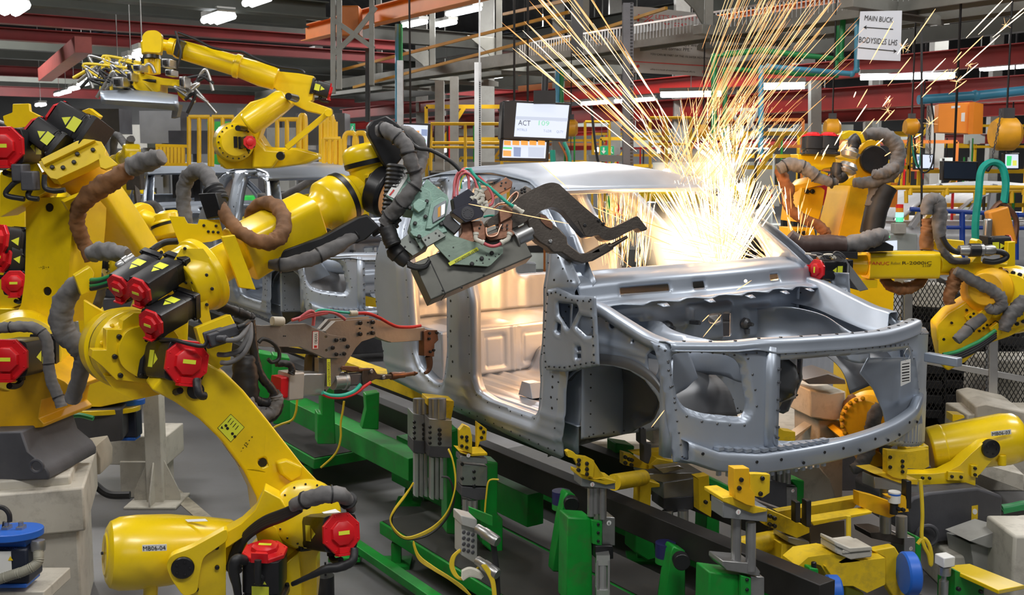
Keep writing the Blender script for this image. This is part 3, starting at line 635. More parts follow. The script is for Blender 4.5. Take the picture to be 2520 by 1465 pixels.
mb = MB(); mb.slab(plane(510, 1400, 4.30, 22), [(500, 1340), (556, 1316), (556, 1500), (440, 1500), (470, 1440), (490, 1385)], .02)
mb.mi = 1
for x, y in ((533, 1347), (534, 1396), (483, 1450)): mb.bolt(plane(510, 1400, 4.30, 22).at(x, y), plane(510, 1400, 4.30, 22).n, .010, .012)
build('balancer_bracket', mb, [YEL, BLK], FR, .004)
# --- gas spring balancer
mb = MB(); a, b = W(256, 1366, 4.35), W(600, 1338, 4.62)
mb.lathe(a, b, [(0, .085), (.012, .092), (.015, .112), (.04, .137), (.10, .152), (.22, .156), (.45, .150), (.72, .128), (.9, .11), (1, .07)], 44)
mb.lathe(a, a+(b-a)*.02, [(0, .075), (1, .080)], 40); mb.cyl(W(372, 1425, 4.38), W(370, 1475, 4.40), .03)
bal = B('balancer', mb)
mb = MB(); mb.bolt(W(252, 1362, 4.36), a-b, .007, .006); mb.bolt(W(290, 1380, 4.25), a-b, .006, .006); build('screw', mb, BLK, bal)
p = plane(380, 1350, 4.185, -4); mb = MB(); mb.slab(p, [(350, 1342), (410, 1340), (410, 1356), (350, 1358)], .002); build('name_plate', mb, LCR, bal)
text('plate_lettering', 'MB06-04', p.at(352, 1355.5), p.at(408, 1353.5)-p.at(352, 1355.5), p.at(352, 1340)-p.at(352, 1355), .018, LBL, bal, width=.093)
mb = MB(); p = plane(450, 1397, 4.24, 14); mb.slab(p, rc([(408, 1392), (420, 1368), (470, 1350), (560, 1300), (562, 1330), (500, 1372), (490, 1420), (486, 1460), (452, 1470), (420, 1425)], 14), .05); clv = B('clevis', mb)
mb = MB(); c = p.at(450, 1397); mb.lathe(c-p.n*.03, c+p.n*.014, [(0, .046), (.9, .046), (1, .042)], 28); ringbolts(mb, c+p.n*.015, p.n, .028, 5, .005, .003); build('pivot_cap', mb, BLK, clv)
mb = MB(); p = plane(480, 1276, 4.45, 0, -60); mb.slab(p, [(455, 1279), (505, 1277), (512, 1283), (462, 1285)], .002); build('pictogram_label', mb, LCR, bal)
# --- lower arm
AP = plane(600, 1080, 4.60, 27, 0)
mb = MB()
mb.slab(AP, [(372, 960), (420, 900), (505, 890), (552, 915), (600, 962), (660, 1036), (745, 1145), (795, 1198), (780, 1255), (705, 1290), (640, 1285), (632, 1225), (600, 1160), (545, 1085), (490, 1032), (430, 990)], .20, off=0, holes=[circ(647, 1140, 11, n=18)])
mb.slab(AP, [(682, 1140), (708, 1132), (746, 1150), (744, 1172), (716, 1188), (690, 1168)], .06, off=.035)
arm = B('lower_arm', mb, bev=.012, seg=3)
mb = MB(); c = AP.at(647, 1140, -.008); mb.lathe(c-AP.n*.002, c, [(0, .021), (1, .021)], 18); build('hole_shade_disc', mb, LBL, arm)  # black disc paints in the dark depth of the hole
mb = MB(); mb.slab(AP, [(535, 1054), (568, 1019), (602, 1052), (568, 1089)], .0015, off=.0012); st = build('warning_sticker', mb, LBL, arm)
mb = MB(); mb.slab(AP, [(536.5, 1054), (568, 1020.5), (600.5, 1052), (568, 1087.5)], .0015, off=.0018); build('sticker_face', mb, LYL, arm)
mb = MB()
for k in range(4): mb.slab(AP, [(568+k*6, 1030+k*6), (570+k*6, 1030+k*6), (562+k*6, 1040+k*6), (560+k*6, 1040+k*6)], .001, off=.0028)
for x, y in ((560, 1055), (572, 1068), (556, 1048), (578, 1075)): mb.slab(AP, circ(x, y, 4, n=6), .001, off=.0028)
mb.slab(AP, [(543, 1055), (546, 1048), (550, 1056)], .001, off=.0028); build('sticker_print', mb, LBL, arm)
text('joint_marking', '- • J2 • +', AP.at(594, 1114), AP.at(625, 1076)-AP.at(594, 1114), AP.at(585, 1106)-AP.at(594, 1114), .015, LBL, arm, width=.085)
p = plane(545, 1152, 4.62, -35, -8)
sd = AP.at(490, 1032)-AP.at(632, 1225)
o1 = AP.at(566, 1175, -.17)+Vector((-.004, -.004, 0))
E_ = lambda t_, o_: AP.at(540+60*t_, 1080+82*t_, o_)
nn = (E_(1, 0)-E_(0, 0)).cross(E_(0, -.1)-E_(0, 0)).normalized(); nn = nn if nn.dot(CAM-E_(0, 0)) > 0 else -nn
Q = [E_(.15, -.13)+nn*.003, E_(.85, -.13)+nn*.003, E_(.85, -.09)+nn*.003, E_(.15, -.09)+nn*.003]; mb = MB(); mb.plate([Q], nn, .001); build('name_plate', mb, LCR, arm)
text('plate_lettering', 'MB06-04', Q[0]+(Q[3]-Q[0])*.18+(Q[1]-Q[0])*.06, Q[1]-Q[0], Q[3]-Q[0], .022, LBL, arm, width=(Q[1]-Q[0]).length*.88)
# --- elbow hub and casting
mb = MB(); a, b = W(292, 852, 5.02), W(345, 862, 4.66)
mb.lathe(a, b, [(0, .150), (.03, .185), (.42, .192), (.45, .172), (.55, .172), (.58, .182), (.8, .178), (.86, .150), (1, .138)], 56)
ringbolts(mb, b-(b-a)*.12, b-a, .158, 11, .010, .006)
elbow = B('elbow_hub', mb)
mb = MB(); mb.lathe(a+(b-a)*.46, a+(b-a)*.54, [(0, .1755), (1, .1755)], 56); build('seal_groove', mb, BLK, elbow)
mb = MB(); p = plane(330, 860, 4.62, 34)
mb.slab(p, [(262, 812), (300, 812), (302, 790), (330, 770), (400, 775), (440, 830), (430, 905), (398, 950), (330, 940), (285, 935), (250, 900), (225, 880), (228, 862), (262, 862)], .07)
mb.slab(p, rc([(288, 862), (310, 812), (360, 800), (420, 850), (410, 920), (350, 936), (300, 905)], 20), .05, off=.03)
mb.mi = 1
for x, y in ((293, 829), (336, 825), (282, 878), (296, 924), (336, 826)): mb.bolt(p.at(x, y, .004), p.n, .012, .014)
cas = build('elbow_casting', mb, [YEL, BLK], FR, .006)
mb = MB(); p = plane(230, 780, 4.95, 10); mb.slab(p, [(205, 738), (254, 768), (240, 775), (222, 795), (206, 812)], .03); B('casting_lug', mb); mb = MB(); mb.slab(plane(320, 955, 4.66, 30), rc([(255, 925), (330, 930), (420, 945), (400, 970), (330, 985), (280, 960)], 8), .10)
B('casting_lug', mb)
# motors: elbow motor, three wrist motors, shoulder motor and turret motor
motor(FR, W(388, 884, 4.70), W(458, 891, 4.40), .088, up=(.12, .2, 1))
AX0, AX1 = W(505, 672, 4.75), W(866, 476, 5.25); AD = (AX1-AX0).normalized()
for (mx, my, md), (cx_, cy_, cd_) in (((372, 652, 4.74), (296, 707, 4.58)), ((430, 662, 4.62), (345, 716, 4.44)), ((452, 752, 4.60), (374, 796, 4.42))):
    m_ = motor(FR, W(mx, my, md)+AD*.03, W(cx_, cy_, cd_), .060, up=(.3, .1, 1))
m_ = motor(FR, W(770, 1305, 4.52), W(838, 1312, 4.28), .078, up=(.1, 0, 1))
mb = MB(); p = plane(800, 1262, 4.42, 0, -65); mb.slab(p, [(792, 1261), (825, 1253), (839, 1262), (806, 1270)], .002); build('no_step_label', mb, LCR, m_)
motor(FR, W(652, 1475, 4.34), W(652, 1362, 4.30), .084, up=(0, 1, 0))
# wrist-side drum of the elbow, neck, forearm
mb = MB(); x, y, z = frame(AD)
mb.lathe(W(440, 706, 4.68), W(520, 664, 4.80), [(0, .148), (.1, .158), (.55, .162), (.62, .175), (.80, .175), (.88, .15), (1, .10)], 48)
mb.lathe(W(505, 672, 4.78), W(612, 612, 4.93), [(0, .10), (.3, .088), (1, .086)], 32)
drum = B('elbow_drum', mb)
p = plane(500, 700, 4.62, 20, -4); mb = MB()
mb.slab(p, rc([(465, 690), (478, 685), (498, 730), (494, 748), (482, 742)], 5), .03); mb.slab(p, rc([(505, 672), (520, 670), (530, 708), (524, 718), (514, 712)], 5), .03)
mb.slab(p, [(428, 640), (446, 612), (500, 612), (520, 640), (500, 660), (470, 640)], .04)
mb.slab(p, [(482, 745), (510, 740), (520, 790), (500, 800), (486, 775)], .05)
mb.mi = 1
for x_, y_ in ((482, 665), (509, 750), (474, 695), (487, 731), (508, 677), (522, 711), (397, 621), (455, 612)): mb.bolt(p.at(x_, y_, .012), p.n, .008, .01)
build('casting_ribs', mb, [YEL, BLK], FR, .004)
mb = MB(); fa, fb = W(590, 628, 4.90), W(768, 528, 5.12)
prism(mb, fa, fb, [(0, .118, .06, .112, 6), (.02, .122, .06, .116, 6), (.98, .112, .06, .106, 6), (1, .108, .06, .102, 6)], up=(0, -.3, 1))
mb.lathe(W(740, 545, 5.08), W(838, 492, 5.22), [(0, .084), (.45, .090), (.55, .108), (.62, .128), (.66, .136), (.95, .138), (1, .132)], 44)
mb.lathe(W(848, 487, 5.23), W(912, 452, 5.31), [(0, .128), (.2, .120), (.25, .094), (1, .075)], 40)
fore = B('forearm', mb, smooth=45)
mb = MB(); mb.lathe(W(838, 492, 5.22), W(850, 486, 5.235), [(0, .139), (1, .136)], 44); build('wrist_seal', mb, BLK, fore)
mb = MB(); mb.slab(plane(888, 470, 5.2, -25), rc([(878, 462), (893, 457), (897, 482), (882, 486)], 3), .02); build('inspection_window', mb, BLK, fore)
# wrist
mb = MB(); a, b = W(922, 470, 5.30), W(898, 372, 5.28)
mb.lathe(a, b, [(0, .085), (.12, .098), (.60, .104), (.62, .116), (.80, .120), (1, .118), (1.12, .10), (1.18, .07)], 44)
mb.slab(plane(935, 470, 5.22, 40), [(905, 430), (948, 408), (975, 440), (960, 515), (932, 520), (912, 480)], .16)
wr = B('wrist', mb, smooth=45)
mb = MB(); mb.lathe(a.lerp(b, .64), a.lerp(b, .76), [(0, .1205), (1, .1215)], 44); build('wrist_band', mb, BLK, wr)
mb = MB(); t_ = W(862, 412, 5.17)
mb = MB(); a, b = W(918, 462, 5.24), W(962, 480, 5.20)
mb.slab(plane(930, 460, 5.18, 35), [(908, 445), (915, 428), (968, 400), (972, 430), (958, 520), (938, 535), (912, 490)], .05); mb.lathe(a+(b-a)*.2, b, [(0, .125), (.8, .125), (1, .11)], 36); build('tool_flange', mb, BLK, FR, .004)
# sheet metal guards on the forearm
mb = MB(); mb.slab(plane(490, 565, 4.82, 5), [(416, 532), (453, 534), (462, 550), (486, 552), (490, 540), (540, 541), (550, 580), (549, 586), (520, 595), (469, 601), (445, 610), (433, 580)], .006)
mb.mi = 1
pp = plane(490, 565, 4.82, 5)
for x_, y_ in ((502, 555), (532, 556), (513, 570), (525, 571), (537, 572)): mb.bolt(pp.at(x_, y_), pp.n, .007, .008)
build('hose_bracket', mb, [YEL, BLK], FR, .002)
mb = MB(); mb.slab(plane(590, 640, 4.72, 28), [(546, 583), (578, 578), (630, 714), (590, 709)], .035); B('guard_plate', mb)
mb = MB(); mb.slab(plane(780, 600, 4.95, 10), [(655, 648), (700, 615), (790, 585), (880, 536), (905, 530), (935, 560), (900, 590), (840, 612), (760, 642), (700, 660)], .14); build('cable_tray', mb, RUB, FR, .006)
hosewrap('lower_hose_sleeve', FR, [W(662, 650, 4.86), W(700, 652, 4.86), (W(760, 638, 4.9)), W(820, 612, 4.95), W(870, 582, 5.0), W(915, 553, 5.1)], [.02, .034, .036, .036, .03, .03], GFB, .1, bands=3)
# black guide shroud, grey dress pack over the wrist
mb = MB(); mb.slab(plane(960, 340, 5.12, 15), [(906, 311), (914, 299), (951, 285), (970, 297), (992, 316), (1015, 342), (1022, 362), (1004, 372), (978, 405), (956, 420), (938, 395), (920, 358), (906, 332)], .09); build('guide_shroud', mb, RUB, FR, .008)
hosewrap('wrist_hose_sleeve', FR, [W(931, 324, 5.02), W(950, 320, 5.0), W(978, 338, 4.98), W(999, 360, 4.98), W(1009, 393, 4.98), W(1020, 423, 5.0), W(1024, 451, 5.0), W(1004, 478, 5.0), W(984, 505, 5.02), W(962, 530, 5.05), W(944, 552, 5.06)], [.030, .036, .038, .034, .036, .03, .028, .036, .04, .038, .03], GFB, .11, bands=7)
hosewrap('wrist_hose_sleeve', FR, [W(985, 322, 5.2), W(1010, 330, 5.2), W(1032, 352, 5.2), W(1038, 385, 5.2), W(1030, 415, 5.16), W(1010, 440, 5.1)], .032, GFB, .1)
hosewrap('signal_cable', FR, [W(1010, 350, 5.05), W(1030, 365, 5.05), W(1060, 370, 5.03), W(1095, 388, 5.0), W(1118, 405, 5.0), W(1132, 420, 5.0)], .010, RUB, 0)
mb = MB(); mb.lathe(W(975, 405, 5.08), W(958, 560, 5.08), [(k/30, .042+.006*(k % 2)) for k in range(31)], 20); build('corrugated_boot', mb, RUB, FR)
mb = MB(); mb.slab(plane(940, 560, 5.05, 0), [(914, 578), (940, 552), (985, 538), (988, 545), (950, 565), (920, 584)], .03); build('hose_clamp', mb, RUB, FR, .004)
# brown sleeve, box and grey arch sleeve above the forearm
hosewrap('brown_hose_sleeve', FR, [W(538, 490, 4.86), W(545, 510, 4.83), W(562, 540, 4.78), W(588, 568, 4.74), W(620, 588, 4.72), W(652, 597, 4.72), W(680, 590, 4.74), W(697, 566, 4.78), W(698, 536, 4.84), W(682, 509, 4.92), W(652, 500, 5.0), W(626, 512, 5.06), W(612, 534, 5.1)], [.026, .028, .032, .030, .032, .036, .038, .036, .034, .036, .034, .03, .026], BFB, .13)
mb = MB(); mb.slab(plane(515, 508, 4.8, -20), [(487, 477), (530, 474), (546, 532), (508, 540)], .07); build('clamp_box', mb, BLK, FR, .004)
hosewrap('grey_hose_sleeve', FR, [W(461, 560, 4.98), W(455, 525, 4.98), W(451, 490, 4.98), W(455, 452, 4.97), W(468, 430, 4.95), W(487, 420, 4.92), W(506, 428, 4.90), W(520, 450, 4.88), W(532, 480, 4.86)], [.030, .032, .034, .036, .037, .038, .038, .036, .032], GFB, .1)
mb = MB(); mb.lathe(W(522, 462, 4.87), W(540, 498, 4.85), [(k/8, .046+.005*(k % 2)) for k in range(9)], 18); build('hose_cuff', mb, RUB, FR)
# junction box with plugs
mb = MB(); jp = plane(530, 850, 4.52, 26, -6); mb.slab(jp, [(483, 808), (567, 774), (578, 795), (567, 890), (526, 916), (506, 888)], .09); jb = B('junction_box', mb)
mb = MB(); c = W(528, 832, 4.44)
x, y, z = jp.n.cross(Vector((0, 0, 1))).normalized()*-1, Vector((0, 0, 1)), jp.n
R_ = Matrix.Rotation(math.radians(14), 3, jp.n); ax = (R_ @ x, R_ @ y, z)
mb.box(c, (.085, .075, .03), ax=ax); mb.box(c+z*.04, (.065, .055, .06), ax=ax); mb.cyl(c+z*.07, c+z*.11+x*.03, .015)
c2 = W(556, 818, 4.46); mb.box(c2, (.10, .05, .03), ax=ax); mb.box(c2+z*.04, (.085, .045, .06), ax=ax); mb.cyl(c2+z*.05+ax[0]*.04, c2+z*.05+ax[0]*.09, .014)
build('plug_housing', mb, DGR, jb, .006)
for P in ([(556, 838, 4.36), (585, 835, 4.36), (603, 815, 4.40), (612, 795, 4.46)], [(585, 806, 4.38), (600, 800, 4.4), (612, 792, 4.46)], [(537, 873, 4.44), (560, 873, 4.42), (590, 862, 4.42), (608, 830, 4.44), (612, 797, 4.48)], [(545, 893, 4.44), (568, 892, 4.42), (600, 870, 4.42), (616, 835, 4.44), (616, 797, 4.5)]):
    hosewrap('plug_cable', FR, [W(*q) for q in P], .011, GFB if len(P) > 3 else RUB, 0, 8)
# big grey sleeve beside the elbow and black power cables with coupling
hosewrap('elbow_hose_sleeve', FR, [W(220, 690, 4.95), W(190, 700, 4.98), (W(162, 735, 5.0)), W(150, 780, 5.02), W(160, 820, 5.04), W(188, 850, 5.06), W(205, 880, 5.1), W(195, 930, 5.15), W(178, 985, 5.2)], [.03, .045, .052, .055, .055, .05, .045, .04, .04], GFB, .09)
mb = MB(); mb.slab(plane(205, 690, 4.9, 30), [(183, 680), (222, 656), (232, 672), (226, 716), (200, 728)], .08); B('sleeve_bracket', mb)
for k in range(4): hosewrap('power_cable', FR, [W(225, 690+k*7, 4.9), W(250, 688+k*6, 4.85), W(280, 676+k*6, 4.8), W(310, 650+k*4, 4.8)], .012, RUB if k % 2 else GPP, 0, 8)
mb = MB(); mb.lathe(W(288, 660, 4.76), W(330, 632, 4.8), [(0, .018), (.1, .024), (.4, .024), (.42, .028), (.7, .028), (.72, .022), (1, .022)], 14); build('coupling', mb, STL, FR, .001)
hosewrap('elbow_hose_sleeve', FR, [W(225, 625, 4.95), W(255, 618, 4.92), W(285, 622, 4.9), W(315, 628, 4.88)], [.04, .045, .04, .03], GFB, .14)
hosewrap('power_cable', FR, [W(372, 618, 4.8), W(390, 605, 4.85), W(410, 596, 4.86), W(440, 594, 4.86)], .016, RUB, 0, 8)
# cables over the turret and around the shoulder motor
for k in range(4): hosewrap('turret_cable', FR, [W(560+k*4, 1400+k*4, 4.5), W(580+k*3, 1345+k*4, 4.46), W(610, 1308+k*5, 4.40), W(650, 1278+k*6, 4.36), W(700, 1258+k*6, 4.30), W(740, 1240+k*5, 4.26)], .013, RUB, 0, 8)
for k in range(5): hosewrap('turret_cable', FR, [W(552, 1335+k*11, 4.6), W(575, 1345+k*11, 4.5), W(590, 1370+k*9, 4.45)], .013, RUB, 0, 8)
hosewrap('shoulder_hose_sleeve', FR, [W(722, 1245, 4.28), W(760, 1228, 4.24), W(800, 1218, 4.22), W(835, 1218, 4.24), W(856, 1232, 4.3), W(864, 1255, 4.36)], [.028, .034, .036, .032, .026, .02], GFB, .08, bands=3)
hosewrap('motor_cable', FR, [W(720, 1438, 4.3), W(760, 1420, 4.26), W(800, 1402, 4.24), W(840, 1395, 4.24), W(868, 1380, 4.24), W(872, 1350, 4.26)], [.010, .012, .018, .020, .018, .016], RUB, .05)
hosewrap('motor_cable', FR, [W(588, 1475, 4.25), W(582, 1440, 4.22), W(575, 1400, 4.2), W(583, 1378, 4.2), W(608, 1382, 4.24)], [.014, .018, .024, .024, .018], RUB, .04)
hosewrap('motor_cable', FR, [W(396, 836, 4.44), W(430, 838, 4.36), W(470, 848, 4.34), W(500, 852, 4.36), W(510, 840, 4.4)], .009, RUB, 0, 8)
hosewrap('motor_cable', FR, [W(485, 935, 4.38), W(486, 955, 4.36), W(492, 972, 4.36), W(504, 975, 4.38)], .018, RUB, .06, 10)
mb = MB(); c = AP.at(482, 962, .01); mb.lathe(c-AP.n*.01, c, [(0, .036), (1, .036)], 22); build('cable_port', mb, LBL, FR)
# pedestal under the front robot, below the picture edge
mb = MB(); mb.box((-1.13, 4.48, .14), (.5, .5, .28)); mb.box((-1.13, 4.48, .34), (.34, .34, .12))
single('robot_pedestal', mb, CRM, 'cream pedestal block standing under the front welding robot at the bottom edge', 'pedestal', bev=.01)
# ============================================================ upper spot-weld gun held by the front robot
G1 = thing('spot_weld_gun', 'mint green and black spot welding gun with dark steel jaws, in front of the windscreen', 'welding gun', W(1060, 600, 5.1), 'spot welding guns')
B = lambda nm, mb, m, bev=.003, **k: build(nm, mb, m, G1, bev, **k)
z = ZM(900, 280, 2.93)
P0 = Pl((980, 500, 5.08), (1590, 560, 5.30), (1150, 720, 5.05))
mb = MB(); a, b = P0.at(*z([(395, 1235)])[0], -.06), P0.at(*z([(1118, 925)])[0], -.06)
prism(mb, a, b, [(0, .085, .004, .10, 1), (1, .078, .004, .10, 1)], up=P0.n)
tb = B('transformer_case', mb, mat('olive_grey_case', (.14, .14, .125), .5, .42, .2, 6))
mb = MB(); prism(mb, a.lerp(b, .135), a.lerp(b, .142), [(0, .087, .004, .102, 1), (1, .087, .004, .102, 1)], up=P0.n); build('case_seam', mb, LBL, tb)
mb = MB()
for x_, y_ in ((556, 1275), (692, 1254), (852, 1166), (1000, 1130)): mb.bolt(P0.at(*z([(x_, y_)])[0], .045), P0.n, .006, .004)
build('case_bolt', mb, LBL, tb)
mb = MB(); mb.slab(P0, z([(330, 850), (520, 700), (640, 880), (700, 900), (760, 920), (990, 965), (990, 1005), (905, 1090), (880, 1102), (625, 1085), (500, 950), (470, 900), (400, 980)]), .012, off=.065)
mb.mi = 1
for x_, y_ in ((765, 1085), (835, 1045), (908, 1007)): mb.bolt(P0.at(*z([(x_, y_)])[0], .065), P0.n, .011, .012)
for x_, y_ in ((800, 1060), (870, 1022), (845, 1078), (890, 1050), (935, 1030), (960, 1015), (602, 1025), (632, 965)): mb.bolt(P0.at(*z([(x_, y_)])[0], .064), P0.n, .004, .003)
pl_ = B('side_plate', mb, [OLV, BLK])
mb = MB(); Q = z([(594, 1076), (803, 962), (816, 984), (608, 1098)]); mb.slab(P0, Q, .0015, off=.067); build('number_label', mb, LYL, pl_)
q = [P0.at(x_, y_, .069) for x_, y_ in z([(800, 975), (606, 1080), (808, 990)])]
text('label_lettering', '665MB060RG04', q[0], q[1]-q[0], q[2]-q[0], .012, LBL, pl_, width=.125)
mb = MB()
mb.slab(P0, z([(225, 930), (330, 850), (450, 960), (340, 1025)]), .10, off=.02); mb.slab(P0, z([(400, 900), (520, 830), (580, 880), (440, 960)]), .03, off=.09)
mb.mi = 1
for x_, y_ in ((320, 925), (380, 960), (283, 960), (455, 895), (505, 862), (430, 910), (530, 880)): mb.bolt(P0.at(*z([(x_, y_)])[0], .09 if x_ > 400 else .02), P0.n, .005, .004)
B('grey_side_bracket', mb, [mat('steel_bracket', (.22, .24, .22), .6, .45), BLK])
# mint castings
mb = MB()
mb.slab(P0, z([(320, 560), (400, 520), (470, 560), (480, 640), (430, 830), (330, 850), (318, 800), (345, 700), (280, 690)]), .14, off=.07)
mb.slab(P0, z([(340, 650), (380, 610), (440, 640), (432, 680), (382, 712), (345, 680)]), .03, off=.11)
mb.slab(P0, z([(410, 520), (440, 470), (590, 590), (600, 625), (540, 640), (480, 640)]), .16, off=.03)
mb.slab(P0, z([(470, 640), (545, 600), (600, 620), (570, 760), (470, 830), (430, 830)]), .04, off=.09)
mb.slab(P0, z([(318, 850), (480, 740), (560, 790), (590, 850), (420, 900), (340, 880)]), .05, off=.075)
mb.slab(P0, z([(145, 590), (245, 430), (300, 395), (420, 480), (340, 560), (270, 650), (210, 640)]), .10, off=.05)
mc = B('mint_casting', mb, MINT)
mb = MB()
for x_, y_ in ((440, 635), (430, 745), (355, 793), (385, 888), (318, 680), (545, 797)): mb.bolt(P0.at(*z([(x_, y_)])[0], .085), P0.n, .010, .014)
build('casting_bolt', mb, BLK, mc)
mb = MB(); Q = z([(150, 585), (272, 400), (300, 412), (300, 460), (205, 612)]); mb.slab(P0, Q, .002, off=.056); nb = build('name_plate', mb, LCR, mc)
q = [P0.at(x_, y_, .059) for x_, y_ in z([(228, 530), (318, 398), (208, 518)])]
text('plate_lettering', 'OBARA', q[0], q[1]-q[0], q[2]-q[0], .020, LBL, mc, width=.085)
q = [P0.at(x_, y_, .059) for x_, y_ in z([(190, 570), (205, 548), (168, 560)])]
mb = MB(); mb.slab(P0, z([(168, 585), (200, 545), (210, 552), (178, 592)]), .001, off=.0585); build('red_mark', mb, RPR, mc)
mb = MB(); mb.slab(P0, z([(478, 745), (496, 668), (578, 620), (584, 650), (570, 740), (484, 790)]), .06, off=.10); gb = B('inverter_box', mb, mat('grey_blue_case', (.20, .22, .24), .4, .4))
mb = MB(); mb.slab(P0, z([(520, 680), (540, 665), (538, 740), (520, 748)]), .001, off=.1015); build('orange_sticker', mb, mat('orange_sticker', (.85, .38, .03), 0, .5), gb)
mb = MB(); mb.slab(P0, z([(546, 660), (572, 648), (570, 720), (544, 736)]), .001, off=.1015); build('grey_sticker', mb, ALU, gb)
mb = MB(); mb.slab(P0, z([(548, 760), (600, 720), (690, 815), (640, 868), (556, 800)]), .05, off=.085); B('dark_connector_block', mb, BLK)
# servo unit box with round vent
mb = MB(); PS = plane(1150, 520, 5.0, 12, -8); mb.slab(PS, z([(635, 690), (740, 645), (795, 610), (852, 720), (842, 745), (720, 785), (625, 715)]), .12); mb.slab(PS, z([(630, 610), (740, 540), (800, 590), (745, 652), (640, 692)]), .10, off=-.01)
sb = B('servo_box', mb, mat('servo_case_black', (.035, .035, .05), .3, .35))
c = PS.at(*z([(735, 718)])[0]); mb = MB(); mb.lathe(c, c+PS.n*.004, [(0, .033), (1, .031)], 26); ringbolts(mb, c+PS.n*.004, PS.n, .02, 12, .003, .002); build('vent_disc', mb, DGR, sb)
# copper parts
mb = MB()
mb.slab(P0, z([(690, 780), (760, 775), (800, 790), (820, 900), (760, 940), (680, 965), (640, 940), (690, 860)]), .10, off=.05)
mb.slab(P0, z([(760, 775), (840, 770), (880, 860), (860, 920), (780, 880)]), .08, off=.07)
mb.slab(P0, z([(960, 780), (1010, 720), (1060, 770), (1060, 850), (960, 860)]), .09, off=.06)
mb.slab(P0, z([(860, 880), (960, 850), (1060, 840), (1080, 870), (1000, 900), (900, 915)]), .05, off=.07)
mb.slab(P0, z([(850, 560), (985, 475), (1010, 455), (1060, 490), (1055, 530), (940, 590), (870, 640)]), .08, off=.02)
mb.slab(P0, z([(960, 700), (1010, 650), (1060, 690), (1060, 740), (970, 790)]), .08, off=.08)
cb = B('copper_block', mb, COP, .004)
mb = MB()
for x_, y_ in ((980, 500), (975, 520), (1010, 497), (1005, 540), (830, 800), (820, 825), (985, 800), (1020, 805), (985, 825), (1020, 830)): mb.bolt(P0.at(*z([(x_, y_)])[0], .072 if y_ > 600 else .02), P0.n, .005, .005)
build('block_screw', mb, BLK, cb)
mb = MB(); mb.slab(P0, z([(1095, 560), (1150, 520), (1195, 540), (1190, 580), (1100, 610)]), .08, off=.03); mb.mi = 1
for x_, y_ in ((1125, 548), (1145, 540), (1125, 568), (1147, 560)): mb.bolt(P0.at(*z([(x_, y_)])[0], .03), P0.n, .007, .008)
B('clamp_block', mb, [STD, BLK])
mb = MB(); rows = []
for q in catmull([Vector((*z([p_])[0], 0)) for p_ in ((920, 680), (960, 650), (1010, 640), (1050, 590), (1090, 565), (1095, 600), (1040, 660))], 5): rows.append([P0.at(q.x, q.y, .05), P0.at(q.x, q.y+2, .0), P0.at(q.x+2, q.y, -.04)])
mb.grid(rows); build('copper_shunt', mb, COPB, G1, solid=.008)
mb = MB(); rows = []
for q in catmull([Vector((*z([p_])[0], 0)) for p_ in ((868, 820), (872, 870), (890, 885), (920, 885), (950, 870), (965, 830), (980, 800))], 6): rows.append([P0.at(q.x, q.y, .09), P0.at(q.x, q.y, .0)])
mb.grid(rows); build('copper_shunt', mb, COPB, G1, solid=.008)
# jaws
PJ = Pl((1200, 500, 5.10), (1590, 560, 5.30), (1250, 660, 5.10))
mb = MB(); out = [(872, 790), (890, 760), (1000, 690), (1100, 608), (1200, 545), (1290, 505), (1345, 494), (1395, 505), (1435, 545), (1540, 640), (1655, 738), (1690, 760), (1725, 810), (1765, 824), (1800, 815), (1880, 775), (1960, 733), (2032, 828), (2020, 842), (1985, 852), (1965, 820), (1880, 860), (1800, 905), (1745, 918), (1700, 900), (1680, 870), (1620, 892), (1580, 885), (1520, 815), (1430, 705), (1385, 680), (1340, 672), (1280, 690), (1215, 740), (1120, 800), (1060, 828), (1000, 790), (930, 800), (885, 820)]
mb.slab(PJ, rc(z(out), 7, 3), .075); uj = B('upper_jaw', mb, STD, .006)
mb = MB(); mb.slab(PJ, z([(1530, 770), (1655, 745), (1600, 885), (1585, 880)]), .004, off=.004); mb.mi = 1
for x_, y_ in ((1680, 770), (1712, 795), (1577, 806)): mb.bolt(PJ.at(*z([(x_, y_)])[0]), PJ.n, .009, .010)
build('jaw_pad', mb, [STD, BLK], uj)
mb = MB(); mb.slab(PJ, z([(1168, 760), (1250, 712), (1300, 730), (1345, 790), (1400, 830), (1452, 890), (1456, 935), (1550, 1008), (1610, 1000), (1735, 930), (1765, 955), (1770, 990), (1640, 1062), (1560, 1080), (1500, 1062), (1410, 1000), (1345, 1000), (1310, 960), (1250, 925), (1175, 850)]), .085, off=.01); lj = B('lower_jaw', mb, STD, .007)
mb = MB(); mb.cyl(PJ.at(*z([(1755, 965)])[0], -.03), PJ.at(*z([(1885, 888)])[0], -.03), .013, .008); mb.cyl(PJ.at(*z([(1735, 975)])[0], -.03), PJ.at(*z([(1770, 955)])[0], -.03), .020); build('electrode', mb, STD, lj)
mb = MB(); mb.slab(PJ, rc(z([(1258, 725), (1300, 740), (1350, 790), (1345, 835), (1300, 810), (1262, 770)]), 3), .006, off=.018); mb.mi = 1; mb.bolt(PJ.at(*z([(1330, 920)])[0], .012), PJ.n, .010, .008)
build('bronze_wear_plate', mb, [COP, STL], lj)
mb = MB(); a, b = PJ.at(*z([(1070, 905)])[0], -.03), PJ.at(*z([(1195, 845)])[0], -.03); mb.lathe(a, b, [(0, .052), (.08, .052), (.1, .044), (1, .044)], 28); B('piston_rod', mb, STL)
